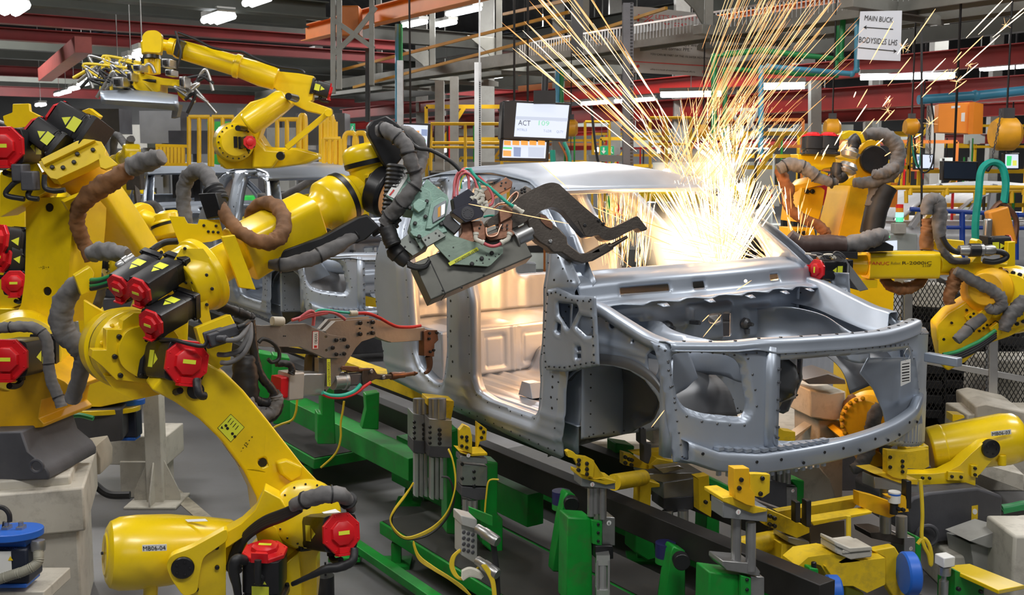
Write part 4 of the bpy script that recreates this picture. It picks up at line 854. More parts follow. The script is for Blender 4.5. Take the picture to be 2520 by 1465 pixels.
# hoses and white elbow fittings
pts = lambda P, o=0: [P0.at(x_, y_, (oo if len(r_) else o)) for x_, y_ in z(P) for r_ in ((),) for oo in (o,)]
for m_, P_, o_, r_ in ((PNK, [(640, 600), (640, 500), (665, 430), (710, 410), (740, 460), (745, 545)], .12, .007), (PNK, [(630, 620), (650, 480), (690, 410), (740, 400), (790, 460), (800, 550)], .10, .007), (PNK, [(660, 590), (670, 470), (720, 425), (780, 470), (805, 540)], .13, .006),
                       (PNK, [(810, 450), (870, 510), (915, 590), (910, 650), (870, 668)], .12, .007), (PNK, [(840, 930), (900, 955), (950, 950), (990, 925)], .12, .008), (TEL, [(750, 395), (780, 440), (810, 470), (880, 520), (950, 580), (1020, 640), (1085, 680)], .12, .008),
                       (TEL, [(690, 540), (690, 450), (720, 400), (765, 400)], .11, .005), (TEL, [(790, 460), (820, 520), (835, 580)], .11, .006), (TEL, [(850, 745), (900, 735), (960, 745)], .02, .006), (LYL, [(675, 560), (690, 480), (720, 440)], .12, .003)):
    hosewrap('coolant_hose', G1, pts(P_, o_), r_, m_, 0, 8)
for P_ in ([(770, 605), (790, 585), (800, 560)], [(800, 610), (820, 590), (830, 570)], [(815, 640), (840, 625), (840, 600)], [(850, 690), (872, 668), (865, 650)], [(1080, 680), (1100, 690), (1120, 705)], [(795, 875), (795, 905), (835, 925)], [(990, 925), (1025, 905), (1035, 875)]):
    mb = MB(); Q = pts(P_, .125); mb.tube(Q, .011, 10, 3); mb.cyl(Q[-1], Q[-1]+(Q[-1]-Q[-2]).normalized()*.012, .014); mb.cyl(Q[0], Q[0]+(Q[0]-Q[1]).normalized()*.012, .014); build('hose_fitting', mb, CON, G1)
mb = MB(); mb.lathe(pts([(180, 960)])[0], pts([(300, 1080)])[0], [(0, .03), (.2, .045), (.5, .045), (.52, .038), (.8, .036), (1, .028)], 18); B('cable_plug', mb, RUB)
for k in range(3): hosewrap('plug_cable', G1, pts([(300, 1070+k*12), (360, 1100+k*8), (430, 1095+k*6), (460, 1060)], .06), .010, RUB, 0, 8)
hosewrap('plug_cable', G1, pts([(150, 820), (180, 900), (200, 950)], .06), .04, RUB, .05)
# ============================================================ lower gun, welding the rear door opening
G2 = thing('spot_weld_gun', 'grey steel spot welding gun with long jaw reaching into the rear door opening', 'welding gun', W(800, 880, 5.4), 'spot welding guns')
B = lambda nm, mb, m, bev=.003, **k: build(nm, mb, m, G2, bev, **k)
z = ZM(500, 720, 3.662); P0 = Pl((640, 850, 5.25), (1075, 850, 6.05), (640, 950, 5.25))
sp = mat('satin_steel_plate', (.36, .33, .30), .75, .42, .1, 8, .06)
mb = MB(); mb.slab(P0, z([(475, 292), (550, 300), (925, 280), (1010, 325), (1140, 380), (1210, 392), (1290, 400), (1325, 475), (1290, 592), (1100, 592), (880, 492), (690, 490), (560, 492), (480, 482)]), .03, holes=[circ(*z([(1107, 400)])[0], 3.5, n=10), circ(*z([(1110, 523)])[0], 3.5, n=10)], off=.04)
mb.mi = 1
for x_, y_ in ((1197, 430), (1268, 425), (1165, 498), (1300, 487), (1197, 557), (1268, 552)): mb.bolt(P0.at(*z([(x_, y_)])[0], .04), P0.n, .011, .012)
for x_, y_ in ((725, 393), (740, 393), (1235, 420), (1235, 560)): mb.bolt(P0.at(*z([(x_, y_)])[0], .04), P0.n, .004, .002)
rp = B('mounting_plate', mb, [sp, BLK])
mb = MB(); Q = z([(985, 350), (1042, 348), (1038, 510), (983, 512)]); mb.slab(P0, Q, .001, off=.0412); mb.mi = 1; mb.slab(P0, z([(989, 355), (1038, 353), (1034, 506), (987, 508)]), .001, off=.0418); build('name_plate', mb, [RPR, LCR], rp)
q = [P0.at(x_, y_, .0435) for x_, y_ in z([(1028, 465), (1028, 360), (1005, 465)])]; text('plate_lettering', 'OBARA', q[0], q[1]-q[0], q[2]-q[0], .017, LBL, rp, width=.055)
mb = MB(); mb.slab(P0, z([(1000, 478), (1026, 478), (1026, 500), (1000, 500)]), .001, off=.0424); build('red_mark', mb, RPR, rp)
mb = MB(); mb.slab(P0, z([(1040, 588), (1100, 592), (1210, 480), (1100, 350), (1190, 258), (1550, 236), (1550, 402), (1500, 420), (1430, 442), (1375, 500), (1340, 560), (1280, 650), (1262, 690), (1175, 810), (1110, 895), (1040, 902)]), .04, off=0)
mb.slab(P0, z([(1050, 330), (1130, 240), (1500, 218), (1480, 250), (1190, 270), (1110, 340)]), .03, off=-.06)
mb.mi = 1
for x_, y_ in ((1410, 275), (1523, 268), (1410, 375), (1523, 365)): mb.bolt(P0.at(*z([(x_, y_)])[0]), P0.n, .012, .016)
for x_, y_ in ((1484, 270), (1412, 325), (1523, 318), (1484, 370), (1065, 885), (1095, 882), (1062, 775), (1075, 773), (1100, 775)): mb.bolt(P0.at(*z([(x_, y_)])[0]), P0.n, .005, .005)
cf = B('gun_frame', mb, [sp, BLK])
mb = MB(); mb.slab(P0, z([(1115, 600), (1146, 600), (1150, 847), (1118, 847)]), .0015, off=.0415); build('number_label', mb, LYL, cf)
mb = MB(); mb.slab(P0, z([(1116, 600), (1146, 600), (1150, 847), (1118, 847)]), .042, off=.040); build('label_bracket', mb, sp, cf)
q = [P0.at(x_, y_, .0445) for x_, y_ in z([(1145, 840), (1140, 608), (1122, 840)])]; text('label_lettering', '665MB060RG02', q[0], q[1]-q[0], q[2]-q[0], .014, LBL, cf, width=.125)
mb = MB(); mb.slab(P0, z([(1540, 245), (1640, 262), (1780, 318), (1860, 325), (2000, 318), (1995, 430), (1900, 440), (1690, 452), (1600, 425), (1550, 400)]), .035, off=-.005); B('upper_arm', mb, sp)
mb = MB(); mb.slab(P0, z([(1990, 350), (2020, 340), (2110, 340), (2120, 430), (2085, 465), (2082, 580), (1990, 572)]), .05, off=.012)
mb.mi = 1
for x_, y_ in ((2038, 368), (2105, 365), (2035, 418), (2045, 535), (2075, 520)): mb.bolt(P0.at(*z([(x_, y_)])[0], .012), P0.n, .009, .01)
B('electrode_holder', mb, [COP, BLK])
mb = MB(); mb.tube([P0.at(*q, -.01) for q in z([(2030, 575), (2040, 630), (2038, 680), (2020, 715), (1995, 728)])], [.022, .02, .016, .012, .008], 12); build('electrode', mb, COP, G2)
# servo cylinder, rod and lower electrode
def bxz(a, b, h, w, nm, m, off=-.03): mb = MB(); prism(mb, P0.at(*z([a])[0], off), P0.at(*z([b])[0], off), [(0, h, .006, w, 1), (1, h, .006, w, 1)], up=(0, 0, 1)); return B(nm, mb, m)
bxz((652, 850), (722, 845), .055, .05, 'encoder_cap', RED); bxz((722, 838), (852, 826), .072, .06, 'gearbox_block', mat('pale_cast_metal', (.5, .46, .42), .3, .45)); bxz((852, 822), (1045, 815), .060, .055, 'servo_cylinder', ALU)
mb = MB(); mb.lathe(P0.at(*z([(1165, 805)])[0], -.03), P0.at(*z([(1285, 795)])[0], -.03), [(0, .045), (.75, .045), (.78, .050), (1, .050)], 28); B('cylinder_nose', mb, STL)
bxz((1285, 785), (1490, 772), .035, .022, 'rod', BODD)
mb = MB(); mb.slab(P0, z([(1430, 765), (1440, 690), (1540, 685), (1570, 735), (1625, 745), (1700, 742), (1700, 775), (1620, 790), (1560, 780), (1500, 810), (1440, 850)]), .06, off=.0); mb.mi = 1
for x_, y_ in ((1512, 712), (1622, 765)): mb.bolt(P0.at(*z([(x_, y_)])[0], 0), P0.n, .012, .01)
B('lower_arm', mb, [STD, STL])
mb = MB(); a, b = P0.at(*z([(1690, 755)])[0], -.03), P0.at(*z([(1930, 728)])[0], -.03); mb.lathe(a, b, [(0, .022), (.1, .024), (.3, .018), (.5, .018), (.52, .013), (.85, .011), (.87, .014), (1, .006)], 14); build('electrode', mb, COP, G2)
mb = MB(); mb.slab(P0, z([(1245, 680), (1260, 662), (1400, 670), (1415, 700), (1340, 715), (1250, 700)]), .04, off=.01); mb.slab(P0, z([(1310, 712), (1400, 688), (1540, 684), (1545, 700), (1320, 722)]), .03); B('copper_lead', mb, COP)
mb = MB(); mb.slab(P0, z([(1000, 560), (1035, 560), (1035, 740), (980, 740), (985, 600)]), .08, off=-.05); mb.slab(P0, z([(700, 480), (1030, 530), (1000, 560), (720, 545)]), .08, off=-.04); B('rear_bracket', mb, STD)
pts = lambda P, o=0: [P0.at(x_, y_, o) for x_, y_ in z(P)]
for m_, P_, r_ in ((PNK, [(800, 250), (870, 230), (960, 200), (1080, 175), (1180, 185), (1240, 215), (1280, 245)], .009), (PNK, [(860, 240), (940, 180), (980, 170), (1000, 200), (990, 300)], .009), (PNK, [(860, 252), (940, 220), (1040, 200), (1120, 185)], .009),
                   (TEL, [(1000, 190), (1040, 160), (1120, 160), (1220, 175), (1320, 185)], .007), (RPR, [(1380, 188), (1480, 190), (1580, 225), (1680, 280), (1760, 310), (1880, 312), (1960, 300)], .009),
                   (TEL, [(1075, 905), (1150, 930), (1260, 928), (1360, 890), (1420, 830)], .011), (RPR, [(1075, 915), (1150, 945), (1270, 945), (1380, 905), (1450, 850), (1510, 810)], .009)):
    hosewrap('coolant_hose', G2, pts(P_, .05), r_, m_, 0, 8)
mb = MB(); mb.cyl(*pts([(620, 258), (720, 262)], .05), .024); mb.cyl(*pts([(1318, 190), (1385, 188)], .05), .016); B('hose_fitting', mb, CON)
hosewrap('cable_bundle', G2, pts([(100, 110), (250, 160), (380, 210), (440, 240)], -.0), .026, RUB, .1, bands=3)
hosewrap('cable_bundle', G2, pts([(430, 250), (440, 380), (460, 540), (490, 680), (540, 780), (600, 850), (640, 920), (600, 990), (500, 980), (430, 920)], .10), .022, RUB, .08, bands=5)
hosewrap('cable_bundle', G2, pts([(380, 560), (380, 700), (385, 920), (410, 1050), (480, 1110), (560, 1120), (640, 1080), (670, 980), (640, 900)], .07), [.05, .065, .065, .04, .035, .035, .035, .03, .026], RUB, .07)
hosewrap('cable_bundle', G2, pts([(400, 960), (450, 1060), (530, 1110), (620, 1080), (665, 980), (660, 930)], .12), .03, GFB, .15)
hosewrap('cable_bundle', G2, pts([(500, 450), (540, 420), (620, 450), (680, 520), (680, 600), (620, 630), (585, 600)], .10), .010, RUB, 0)
hosewrap('cable_bundle', G2, pts([(660, 640), (720, 640), (780, 650), (800, 700), (790, 740)], .06), .018, RUB, .1)
# ============================================================ left robot, cut by the picture edge
def RB(root): return lambda nm, mb, m=YEL, bev=.004, **k: build(nm, mb, m, root, bev, **k)
LR = thing('welding_robot', 'yellow welding robot cut off by the left picture edge with upright arm', 'industrial robot', W(60, 1180, 5.6), 'yellow robots')
B = RB(LR); z1 = ZM(0, 0, 2.99); z4 = ZM(0, 480, 2.93)
p = plane(110, 640, 5.7, -28)
mb = MB(); mb.slab(p, [(63, 488), (181, 484), (178, 560), (171, 640), (168, 690), (152, 745), (132, 800), (20, 810), (52, 750), (61, 690), (64, 590)], .22, holes=[circ(121, 511, 11, n=16), circ(116, 717, 11, n=16)])
arm = B('lower_arm', mb, bev=.012)
mb = MB()
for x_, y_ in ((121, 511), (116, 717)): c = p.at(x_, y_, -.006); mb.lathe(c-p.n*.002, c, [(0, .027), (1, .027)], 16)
build('hole_shade_disc', mb, LBL, arm)  # black discs stand in for the shade inside both holes
text('joint_marking', '- • J2 • +', p.at(96, 661), p.at(136, 661)-p.at(96, 661), Vector((0, 0, 1)), .014, LBL, arm, width=.085)
mb = MB(); a, b = W(62, 880, 6.0), W(52, 872, 5.55)
mb.lathe(a, b, [(0, .25), (.6, .255), (.75, .235), (1, .20)], 48); ringbolts(mb, a.lerp(b, .8), b-a, .222, 22, .006, .01); B('shoulder_hub', mb)
mb = MB(); mb.slab(plane(60, 980, 5.5, -10), [(-40, 900), (95, 900), (130, 925), (160, 940), (176, 955), (172, 965), (102, 985), (95, 1030), (108, 1044), (106, 1052), (30, 1062), (-40, 1058)], .45); B('turret', mb, ORY)
motor(LR, W(100, 868, 5.62), W(22, 884, 5.28), .098)
hosewrap('hose_sleeve', LR, [W(x, y, 5.3) for x, y in z4([(-40, 965), (60, 955), (160, 950), (250, 960), (320, 1015), (345, 1100), (350, 1200), (365, 1320), (395, 1400), (430, 1480), (445, 1530)])], .028, GFB, .08, bands=4)
mb = MB(); mb.slab(plane(50, 1120, 5.4, -6), [(-40, 1066), (52, 1062), (70, 1115), (110, 1148), (120, 1165), (120, 1182), (-40, 1186)], .5); B('base_casting', mb, DGR, .01)
mb = MB(); c = W(90, 1148, 5.3); mb.tube([c+Vector((math.cos(q)*.032, 0, math.sin(q)*.032)) for q in [k*math.pi/6 for k in range(12)]], .009, 8, 2, closed=True); B('lifting_eye', mb, DGR, 0)
# elbow with flange, motors, forearm
mb = MB(); pe = plane(170, 400, 5.45, 12, -18)
mb.slab(pe, z1([(285, 1190), (560, 1045), (620, 1020), (745, 1042), (780, 1100), (770, 1150), (650, 1215), (420, 1320), (370, 1310), (300, 1230)]), .10)
mb.slab(pe, z1([(720, 1130), (800, 1150), (870, 1210), (775, 1245), (735, 1230)]), .03); mb.slab(pe, z1([(300, 1170), (560, 1040), (620, 1022), (700, 1030), (560, 1100), (320, 1215)]), .03, off=.03)
mb.mi = 1
for x_, y_ in z1([(415, 1150), (495, 1110), (570, 1135), (685, 1105), (385, 1232), (465, 1235), (545, 1195)]): mb.bolt(pe.at(x_, y_, .004), pe.n, .012, .012)
B('elbow_flange', mb, [YEL, BLK])
mb = MB(); mb.lathe(W(185, 385, 5.7), W(235, 470, 5.75), [(0, .16), (.5, .15), (1, .11)], 36); B('elbow_cone', mb, ORY)
mb = MB(); prism(mb, W(228, 455, 5.75), W(362, 655, 6.3), [(0, .10, .05, .10, 5), (.3, .105, .05, .105, 5), (1, .105, .05, .105, 5)], up=(1, 0, 0)); B('forearm', mb, bev=0)
mb = MB(); mb.slab(plane(210, 480, 5.5, 0, -40), z1([(440, 1470), (775, 1335), (780, 1350), (470, 1490)]), .08); mb.slab(plane(30, 440, 5.6), z1([(0, 1270), (190, 1180), (270, 1200), (370, 1380), (330, 1420), (180, 1500), (0, 1600)]), .2); B('side_plate', mb)
motor(LR, W(238, 340, 5.55), W(150, 292, 5.62), .088, up=(0, -1, .3)); motor(LR, W(160, 372, 5.5), W(92, 322, 5.55), .075, up=(0, -1, .3)); motor(LR, W(75, 362, 5.7), W(12, 360, 5.4), .098)
mb = MB(); mb.box(W(52, 425, 5.4), (.06, .10, .09)); mb.box(W(75, 445, 5.38), (.07, .08, .10)); B('plug_housing', mb, DGR, .008)
for P_ in ([(55, 440), (30, 455), (15, 480), (60, 490)], [(75, 465), (70, 485), (95, 490)], [(110, 430), (110, 460), (130, 470), (160, 468)]): hosewrap('power_cable', LR, [W(*q, 5.38) for q in P_], .014, RUB, .05, 8)
hosewrap('brown_hose_sleeve', LR, [W(x, y, d) for x, y, d in ((345, 402, 5.35), (320, 415, 5.4), (290, 436, 5.4), (250, 460, 5.42), (215, 486, 5.45), (192, 520, 5.5), (192, 560, 5.55), (208, 600, 5.6), (225, 640, 5.6))], [.04, .045, .05, .055, .05, .04, .04, .038, .034], BFB, .14)
hosewrap('grey_hose_sleeve', LR, [W(398, 384, 5.3), W(375, 394, 5.32), W(345, 402, 5.35), W(322, 412, 5.37)], [.038, .05, .052, .05], GFB, .12)
mb = MB(); mb.slab(plane(50, 300, 5.9, 10), z1([(20, 855), (90, 828), (92, 765), (215, 762), (222, 818), (312, 862), (300, 892), (230, 930), (60, 945), (30, 912)]), .04); B('hose_bracket', mb); mb = MB(); mb.slab(plane(220, 280, 5.8), z1([(600, 815), (655, 795), (735, 855), (715, 880), (650, 835), (620, 840)]), .05); B('hose_bracket', mb)
mb = MB(); q_ = Vector((-2.78, 5.55, 0)); mb.box(q_+Vector((0, 0, .28)), (.78, .7, .56), rz=.30); mb.box(q_+Vector((0, 0, .68)), (.86, .78, .24), rz=.30); mb.box(q_+Vector((0, 0, .82)), (.72, .64, .06), rz=.30)
single('robot_pedestal', mb, CRM, 'tall cream pedestal under the robot at the left picture edge', 'pedestal', bev=.012)
# ---- posable robot used for those further away
def generic(label, base, rz, j2, j3, wr=-40, s=1.0, col_=YEL, group='yellow robots', sleeve=True, base_h=.0, ped=''):
    r = thing('industrial_robot', label, 'industrial robot', Vector(base), group); c, n = math.cos(math.radians(rz)), math.sin(math.radians(rz)); o = Vector(base)
    def Q(x, y, z_): return o+Vector((x*c-y*n, x*n+y*c, z_))*s
    side = Vector((-n, c, 0)); b_ = lambda nm, mb, m=col_: build(nm, mb, m, r, .01*s)
    mb = MB(); mb.box(Q(0, 0, .15), (.75*s, .65*s, .3*s), rz=math.radians(rz)); mb.cyl(Q(0, 0, .3), Q(0, 0, .42), .28*s, seg=24); b_('base_casting', mb, DGR)
    mb = MB(); mb.cyl(Q(0, 0, .42), Q(0, 0, .55), .30*s, seg=28); mb.box(Q(.1, 0, .68), (.62*s, .4*s, .3*s), rz=math.radians(rz)); b_('turret', mb)
    S = Q(.3, 0, .78); a2, a3, a4 = map(math.radians, (j2, j3, wr)); dr = lambda a: Vector((c*math.cos(a), n*math.cos(a), math.sin(a)))
    E = S+dr(a2)*1.08*s; X = E+dr(a3)*1.25*s+dr(a3+math.pi/2)*.2*s; K = X+dr(a4)*.25*s
    mb = MB(); mb.cyl(S-side*.2*s, S+side*.2*s, .21*s, seg=28, bev=.02*s); ringbolts(mb, S-side*.2*s, -side, .16*s, 12, .015*s, .012*s); b_('shoulder_hub', mb)
    mb = MB(); prism(mb, S, E, [(0, .17*s, .04*s, .10*s, 2), (.4, .13*s, .04*s, .085*s, 2), (.85, .12*s, .04*s, .085*s, 2), (1.05, .15*s, .04*s, .09*s, 2)], up=side); b_('lower_arm', mb)
    mb = MB(); mb.cyl(E-side*.17*s, E+side*.17*s, .17*s, seg=26, bev=.02*s); q = E+dr(a3+math.pi/2)*.2*s; mb.cyl(q-dr(a3)*.22*s, q+dr(a3)*.18*s, .17*s, seg=26, bev=.02*s); b_('elbow', mb)
    mb = MB(); mb.lathe(q, X, [(0, .12*s), (.3, .11*s), (.32, .13*s), (.62, .12*s), (.64, .095*s), (.9, .09*s), (1, .07*s)], 26); b_('forearm', mb)
    mb = MB(); mb.cyl(X-side*.1*s, X+side*.1*s, .10*s, seg=22, bev=.015*s); mb.lathe(X, K, [(0, .09*s), (.8, .08*s), (1, .07*s)], 20); b_('wrist', mb)
    mb = MB(); mb.box(K+dr(a4)*.12*s, (.18*s, .16*s, .3*s)); mb.beam(K+dr(a4)*.1*s, K+dr(a4)*.5*s-Vector((0, 0, .1)), .06*s, .08*s); mb.beam(K+dr(a4)*.1*s-Vector((0, 0, .2*s)), K+dr(a4)*.45*s-Vector((0, 0, .25)), .05*s, .06*s); b_('welding_tool', mb, STD)
    for i, k in enumerate((-.1, .1)): motor(r, q-dr(a3)*.2*s+side*k*s, q-dr(a3)*.48*s+side*k*s, .075*s, label=False)
    motor(r, S-side*.2*s, S-side*.45*s, .09*s, label=False)
    if sleeve: hosewrap('hose_sleeve', r, [q-dr(a3)*.1*s+Vector((0, 0, .15*s)), q+Vector((0, 0, .42*s)), q+dr(a3)*.4*s+Vector((0, 0, .35*s)), X-dr(a3)*.3*s+Vector((0, 0, .12*s)), X+Vector((0, 0, .16*s))], .05*s, GFB, .12, 10)
    if base_h: mb = MB(); mb.box(o-Vector((0, 0, base_h/2)), (.9*s, .9*s, base_h)); single('robot_pedestal', mb, CRM, ped, 'pedestal', bev=.01)
    return r
# robot just behind the left one: turret and wrist visible
FB = thing('welding_robot', 'yellow robot with its turret behind the front robot and its wrist above it', 'industrial robot', W(250, 1060, 7.0), 'yellow robots'); B = RB(FB)
mb = MB(); mb.slab(plane(240, 960, 6.8, 10), [(170, 985), (188, 940), (255, 930), (322, 968), (330, 985), (250, 1002), (175, 1000)], .4); mb.slab(plane(215, 780, 6.9, 20), [(190, 770), (207, 745), (250, 770), (280, 850), (260, 930), (215, 900), (200, 850)], .3); mb.cyl(W(250, 1000, 7.0), W(250, 1012, 7.0), .25, seg=28); B('turret', mb)
mb = MB(); mb.slab(plane(240, 1040, 6.8, 10), [(160, 1012), (300, 1005), (302, 1085), (255, 1090), (150, 1082), (140, 1040)], .5); B('base_casting', mb, DGR, .012)
mb = MB(); a, b = W(338, 535, 6.6), W(398, 552, 6.5); mb.lathe(a, b, [(0, .07), (.05, .10), (.25, .10), (.27, .06), (.8, .055), (1, .07)], 28); mb.lathe(W(412, 520, 6.5), W(424, 585, 6.5), [(0, .05), (.1, .085), (.35, .09), (.4, .11), (.9, .115), (1, .09)], 30); w_ = B('wrist', mb)
mb = MB(); mb.lathe(W(416, 549, 6.5), W(418, 556, 6.5), [(0, .114), (1, .114)], 30); build('wrist_band', mb, BLK, w_)
mb = MB(); mb.lathe(W(322, 528, 6.62), W(338, 535, 6.6), [(0, .07), (1, .075)], 24); B('tool_flange', mb, BLK); mb = MB(); prism(mb, W(424, 585, 6.55), W(400, 900, 6.9), [(0, .10, .04, .1, 3), (1, .13, .04, .13, 3)]); B('forearm', mb)
hosewrap('hose_sleeve', FB, [W(x, y, 6.6) for x, y in ((250, 610), (225, 625), (225, 660), (240, 700), (235, 740), (215, 770))], .05, GFB, .12)
# robot behind, at the far left edge
EB = thing('welding_robot', 'robot half hidden behind the left robot, only red and black motors and yellow castings showing', 'industrial robot', W(20, 800, 7.4), 'yellow robots'); B = RB(EB)
motor(EB, W(50, 595, 7.3), W(5, 590, 7.2), .10); motor(EB, W(50, 640, 7.3), W(10, 635, 7.2), .09); motor(EB, W(75, 700, 7.4), W(38, 698, 7.1), .085)
mb = MB(); mb.slab(plane(30, 500, 7.5), [(-40, 420), (40, 440), (62, 500), (60, 560), (-40, 560)], .5); mb.slab(plane(30, 700, 7.5), [(-40, 640), (60, 640), (62, 745), (0, 770), (-40, 760)], .3); B('elbow', mb)
mb = MB(); mb.slab(plane(30, 800, 7.5), [(-30, 760), (30, 760), (40, 1000), (-30, 1000)], .4); B('lower_arm', mb)
# ============================================================ material handling robot, top left
MR = thing('handling_robot', 'large yellow handling robot at top left, long arm holding a panel gripper', 'industrial robot', W(650, 420, 9.6), 'yellow robots'); B = RB(MR); z = z1
D0 = 9.4
mb = MB(); mb.slab(plane(640, 370, D0, 6), z([(1600, 935), (1700, 905), (1810, 920), (1900, 990), (1955, 1078), (2030, 1085), (2180, 1088), (2340, 1132), (2345, 1165), (2250, 1205), (2000, 1240), (1650, 1245), (1600, 1190), (1575, 1060)]), .45); mb.slab(plane(640, 370, D0-.1, 6), z([(1870, 1000), (1960, 1100), (2100, 1110), (2000, 1240), (1850, 1240)]), .1); tu = B('turret', mb, bev=.02)
mb = MB(); c = plane(640, 370, D0-.16, 6).at(*z([(2065, 1148)])[0]); mb.lathe(c, c-Vector((0, .03, 0)), [(0, .04), (1, .035)], 18); build('round_port', mb, BLK, tu)
mb = MB(); a, b = W(572, 352, 9.6), W(580, 350, 9.15); mb.lathe(a, b, [(0, .17), (.4, .185), (.6, .175), (.9, .165), (1, .12)], 44); ringbolts(mb, b-(b-a)*.06, b-a, .145, 18, .010, .012); hub = B('shoulder_hub', mb, bev=0)
mb = MB(); ringbolts(mb, b-(b-a)*.05, b-a, .145, 18, .008, .014); mb.box(b, (.03, .02, .10)); build('hub_bolt', mb, BLK, hub)
motor(MR, W(600, 352, 9.2), W(614, 350, 9.02), .052, label=False)
mb = MB(); mb.slab(plane(640, 300, 9.3, 6), z([(1800, 1060), (1690, 910), (1740, 850), (1840, 750), (2090, 678), (2150, 700), (2150, 760), (2050, 850), (1930, 940), (1890, 1060)]), .25); mb.lathe(W(608, 308, 9.1), W(705, 240, 9.1), [(0, .09), (.04, .105), (.9, .10), (1, .07)], 36); la = B('lower_arm', mb, bev=.01)
mb = MB(); c = W(716, 239, 9.0); mb.lathe(c+Vector((0, .2, 0)), c-Vector((0, .1, 0)), [(0, .035), (1, .03)], 20); c = W(589, 316, 9.0); mb.lathe(c+Vector((0, .2, 0)), c-Vector((0, .05, 0)), [(0, .025), (1, .025)], 18); build('pivot_cap', mb, BLK, la)
mb = MB(); mb.slab(plane(740, 210, 9.5, 6), z([(2310, 560), (2300, 735), (2280, 745), (2440, 800), (2442, 840), (2405, 852), (2250, 815), (2150, 765), (2070, 700), (2010, 640), (1900, 612), (1760, 560), (1760, 435), (2000, 520), (2200, 540)]), .2); mb.lathe(W(430, 118, 9.3), W(592, 165, 9.4), [(0, .075), (.05, .085), (.9, .095), (.92, .11), (1, .11)], 36); mb.lathe(W(590, 165, 9.4), W(680, 196, 9.45), [(0, .095), (.6, .11), (1, .10)], 32); ua = B('upper_arm', mb, bev=.01)
mb = MB(); mb.beam(W(808, 278, 9.2), W(705, 364, 9.2), .045, .05); mb.cyl(W(808, 278, 9.3), W(808, 278, 9.05), .035); B('link_rod', mb)
motor(MR, W(764, 212, 9.55), W(808, 224, 9.6), .07, up=(0, 0, 1))
mb = MB(); mb.lathe(W(373, 92, 9.3), W(374, 138, 9.3), [(0, .04), (.1, .07), (.3, .095), (.9, .09), (1, .07)], 32); mb.slab(plane(372, 105, 9.0, 10), rc(z([(1045, 260), (1080, 225), (1150, 222), (1190, 250), (1185, 390), (1050, 380)]), 8), .1); mb.lathe(W(392, 108, 9.3), W(432, 117, 9.3), [(0, .05), (.6, .05), (.62, .075), (1, .075)], 26); hd = B('wrist', mb)
mb = MB(); mb.lathe(W(374, 136, 9.3), W(374, 146, 9.3), [(0, .075), (1, .085)], 28); mb.slab(plane(432, 115, 9.1), z([(1275, 400), (1300, 280), (1330, 300), (1300, 420)]), .3); build('wrist_band', mb, BLK, hd)
hosewrap('power_cable', MR, [W(x, y, 9.2) for x, y in z([(1310, 240), (1440, 290), (1560, 350), (1700, 375), (1790, 385), (1900, 440), (2050, 490), (2200, 510), (2240, 540)])], .012, RUB, 0, 8)
hosewrap('power_cable', MR, [W(x, y, 9.1) for x, y in z([(1290, 230), (1310, 300), (1330, 390), (1310, 480), (1280, 520)])], .010, RUB, 0, 8)
GP = thing('panel_gripper', 'yellow gripper frame with white clamps hanging from the handling robot at top left', 'gripper', W(370, 180, 9.2)); B = RB(GP)
mb = MB(); mb.cyl(W(374, 146, 9.3), W(374, 182, 9.3), .05, seg=16); mb.cyl(W(362, 146, 9.2), W(362, 182, 9.2), .025); mb.cyl(W(388, 146, 9.2), W(388, 182, 9.2), .025); B('mast', mb)
mb = MB(); mb.slab(plane(390, 200, 9.1, 8), z([(985, 540), (1050, 540), (1200, 575), (1345, 590), (1345, 640), (1180, 625), (1180, 670), (1100, 690), (1000, 660), (980, 640)]), .35); mb.slab(plane(390, 220, 9.2, 8), z([(1290, 620), (1400, 640), (1350, 740), (1310, 700)]), .1); B('frame', mb)
for x_, y_, w_, h_ in ((1245, 470, 60, 60), (1265, 540, 50, 45), (1035, 505, 60, 45), (980, 570, 30, 60), (895, 610, 80, 70), (1362, 610, 40, 80)):
    mb = MB(); c = W(*z([(x_, y_)])[0], 9.0); mb.box(c, (mm(w_/2.99, 9), .18, mm(h_/2.99, 9))); mb.mi = 1; mb.box(c-Vector((0, .1, 0)), (mm(w_/6, 9), .05, mm(h_/5, 9))); build('clamp', mb, [ALU, BLK], GP, .005)
rnd = random.Random(4)
for k in range(30): q = W(*z([(rnd.uniform(680, 1000), rnd.uniform(520, 640))])[0], 9.1); hosewrap('air_hose', GP, [q, q+Vector((rnd.uniform(-.15, .15), 0, rnd.uniform(.05, .15))), q+Vector((rnd.uniform(-.3, .3), 0, rnd.uniform(-.15, .1)))], .015, (YLC, RUB, STL)[k % 3], 0, 6)
for k in range(8): q = W(*z([(rnd.uniform(1360, 1450), rnd.uniform(600, 760))])[0], 9.1); hosewrap('air_hose', GP, [q, q+Vector((rnd.uniform(-.15, .15), 0, rnd.uniform(.05, .15))), q+Vector((rnd.uniform(-.2, .2), 0, rnd.uniform(-.25, .1)))], .015, (ALU, RUB, STL)[k % 3], 0, 6)
mb = MB(); rows = []
for k in range(14):
    t = k/13; x0 = 740+t*570; y0 = 705+t*35; rows.append([W(*z([(x0, y0-30-20*math.sin(t*3))])[0], 9.0), W(*z([(x0, y0)])[0], 8.9), W(*z([(x0+5, y0+25)])[0], 8.88), W(*z([(x0+5, y0+50+t*20)])[0], 8.95)])
mb.grid(rows); tag(build('body_panel', mb, BODY, None, solid=.02, smooth=60), 'long pressed silver panel held under the gripper at top left', 'car panel')
mb = MB(); mb.slab(plane(430, 270, 9.2), z([(1270, 780), (1320, 770), (1300, 860), (1260, 870)]), .1); single('hanging_bracket', mb, BODD, 'dark bracket hanging from the right end of the gripped silver panel', 'bracket')
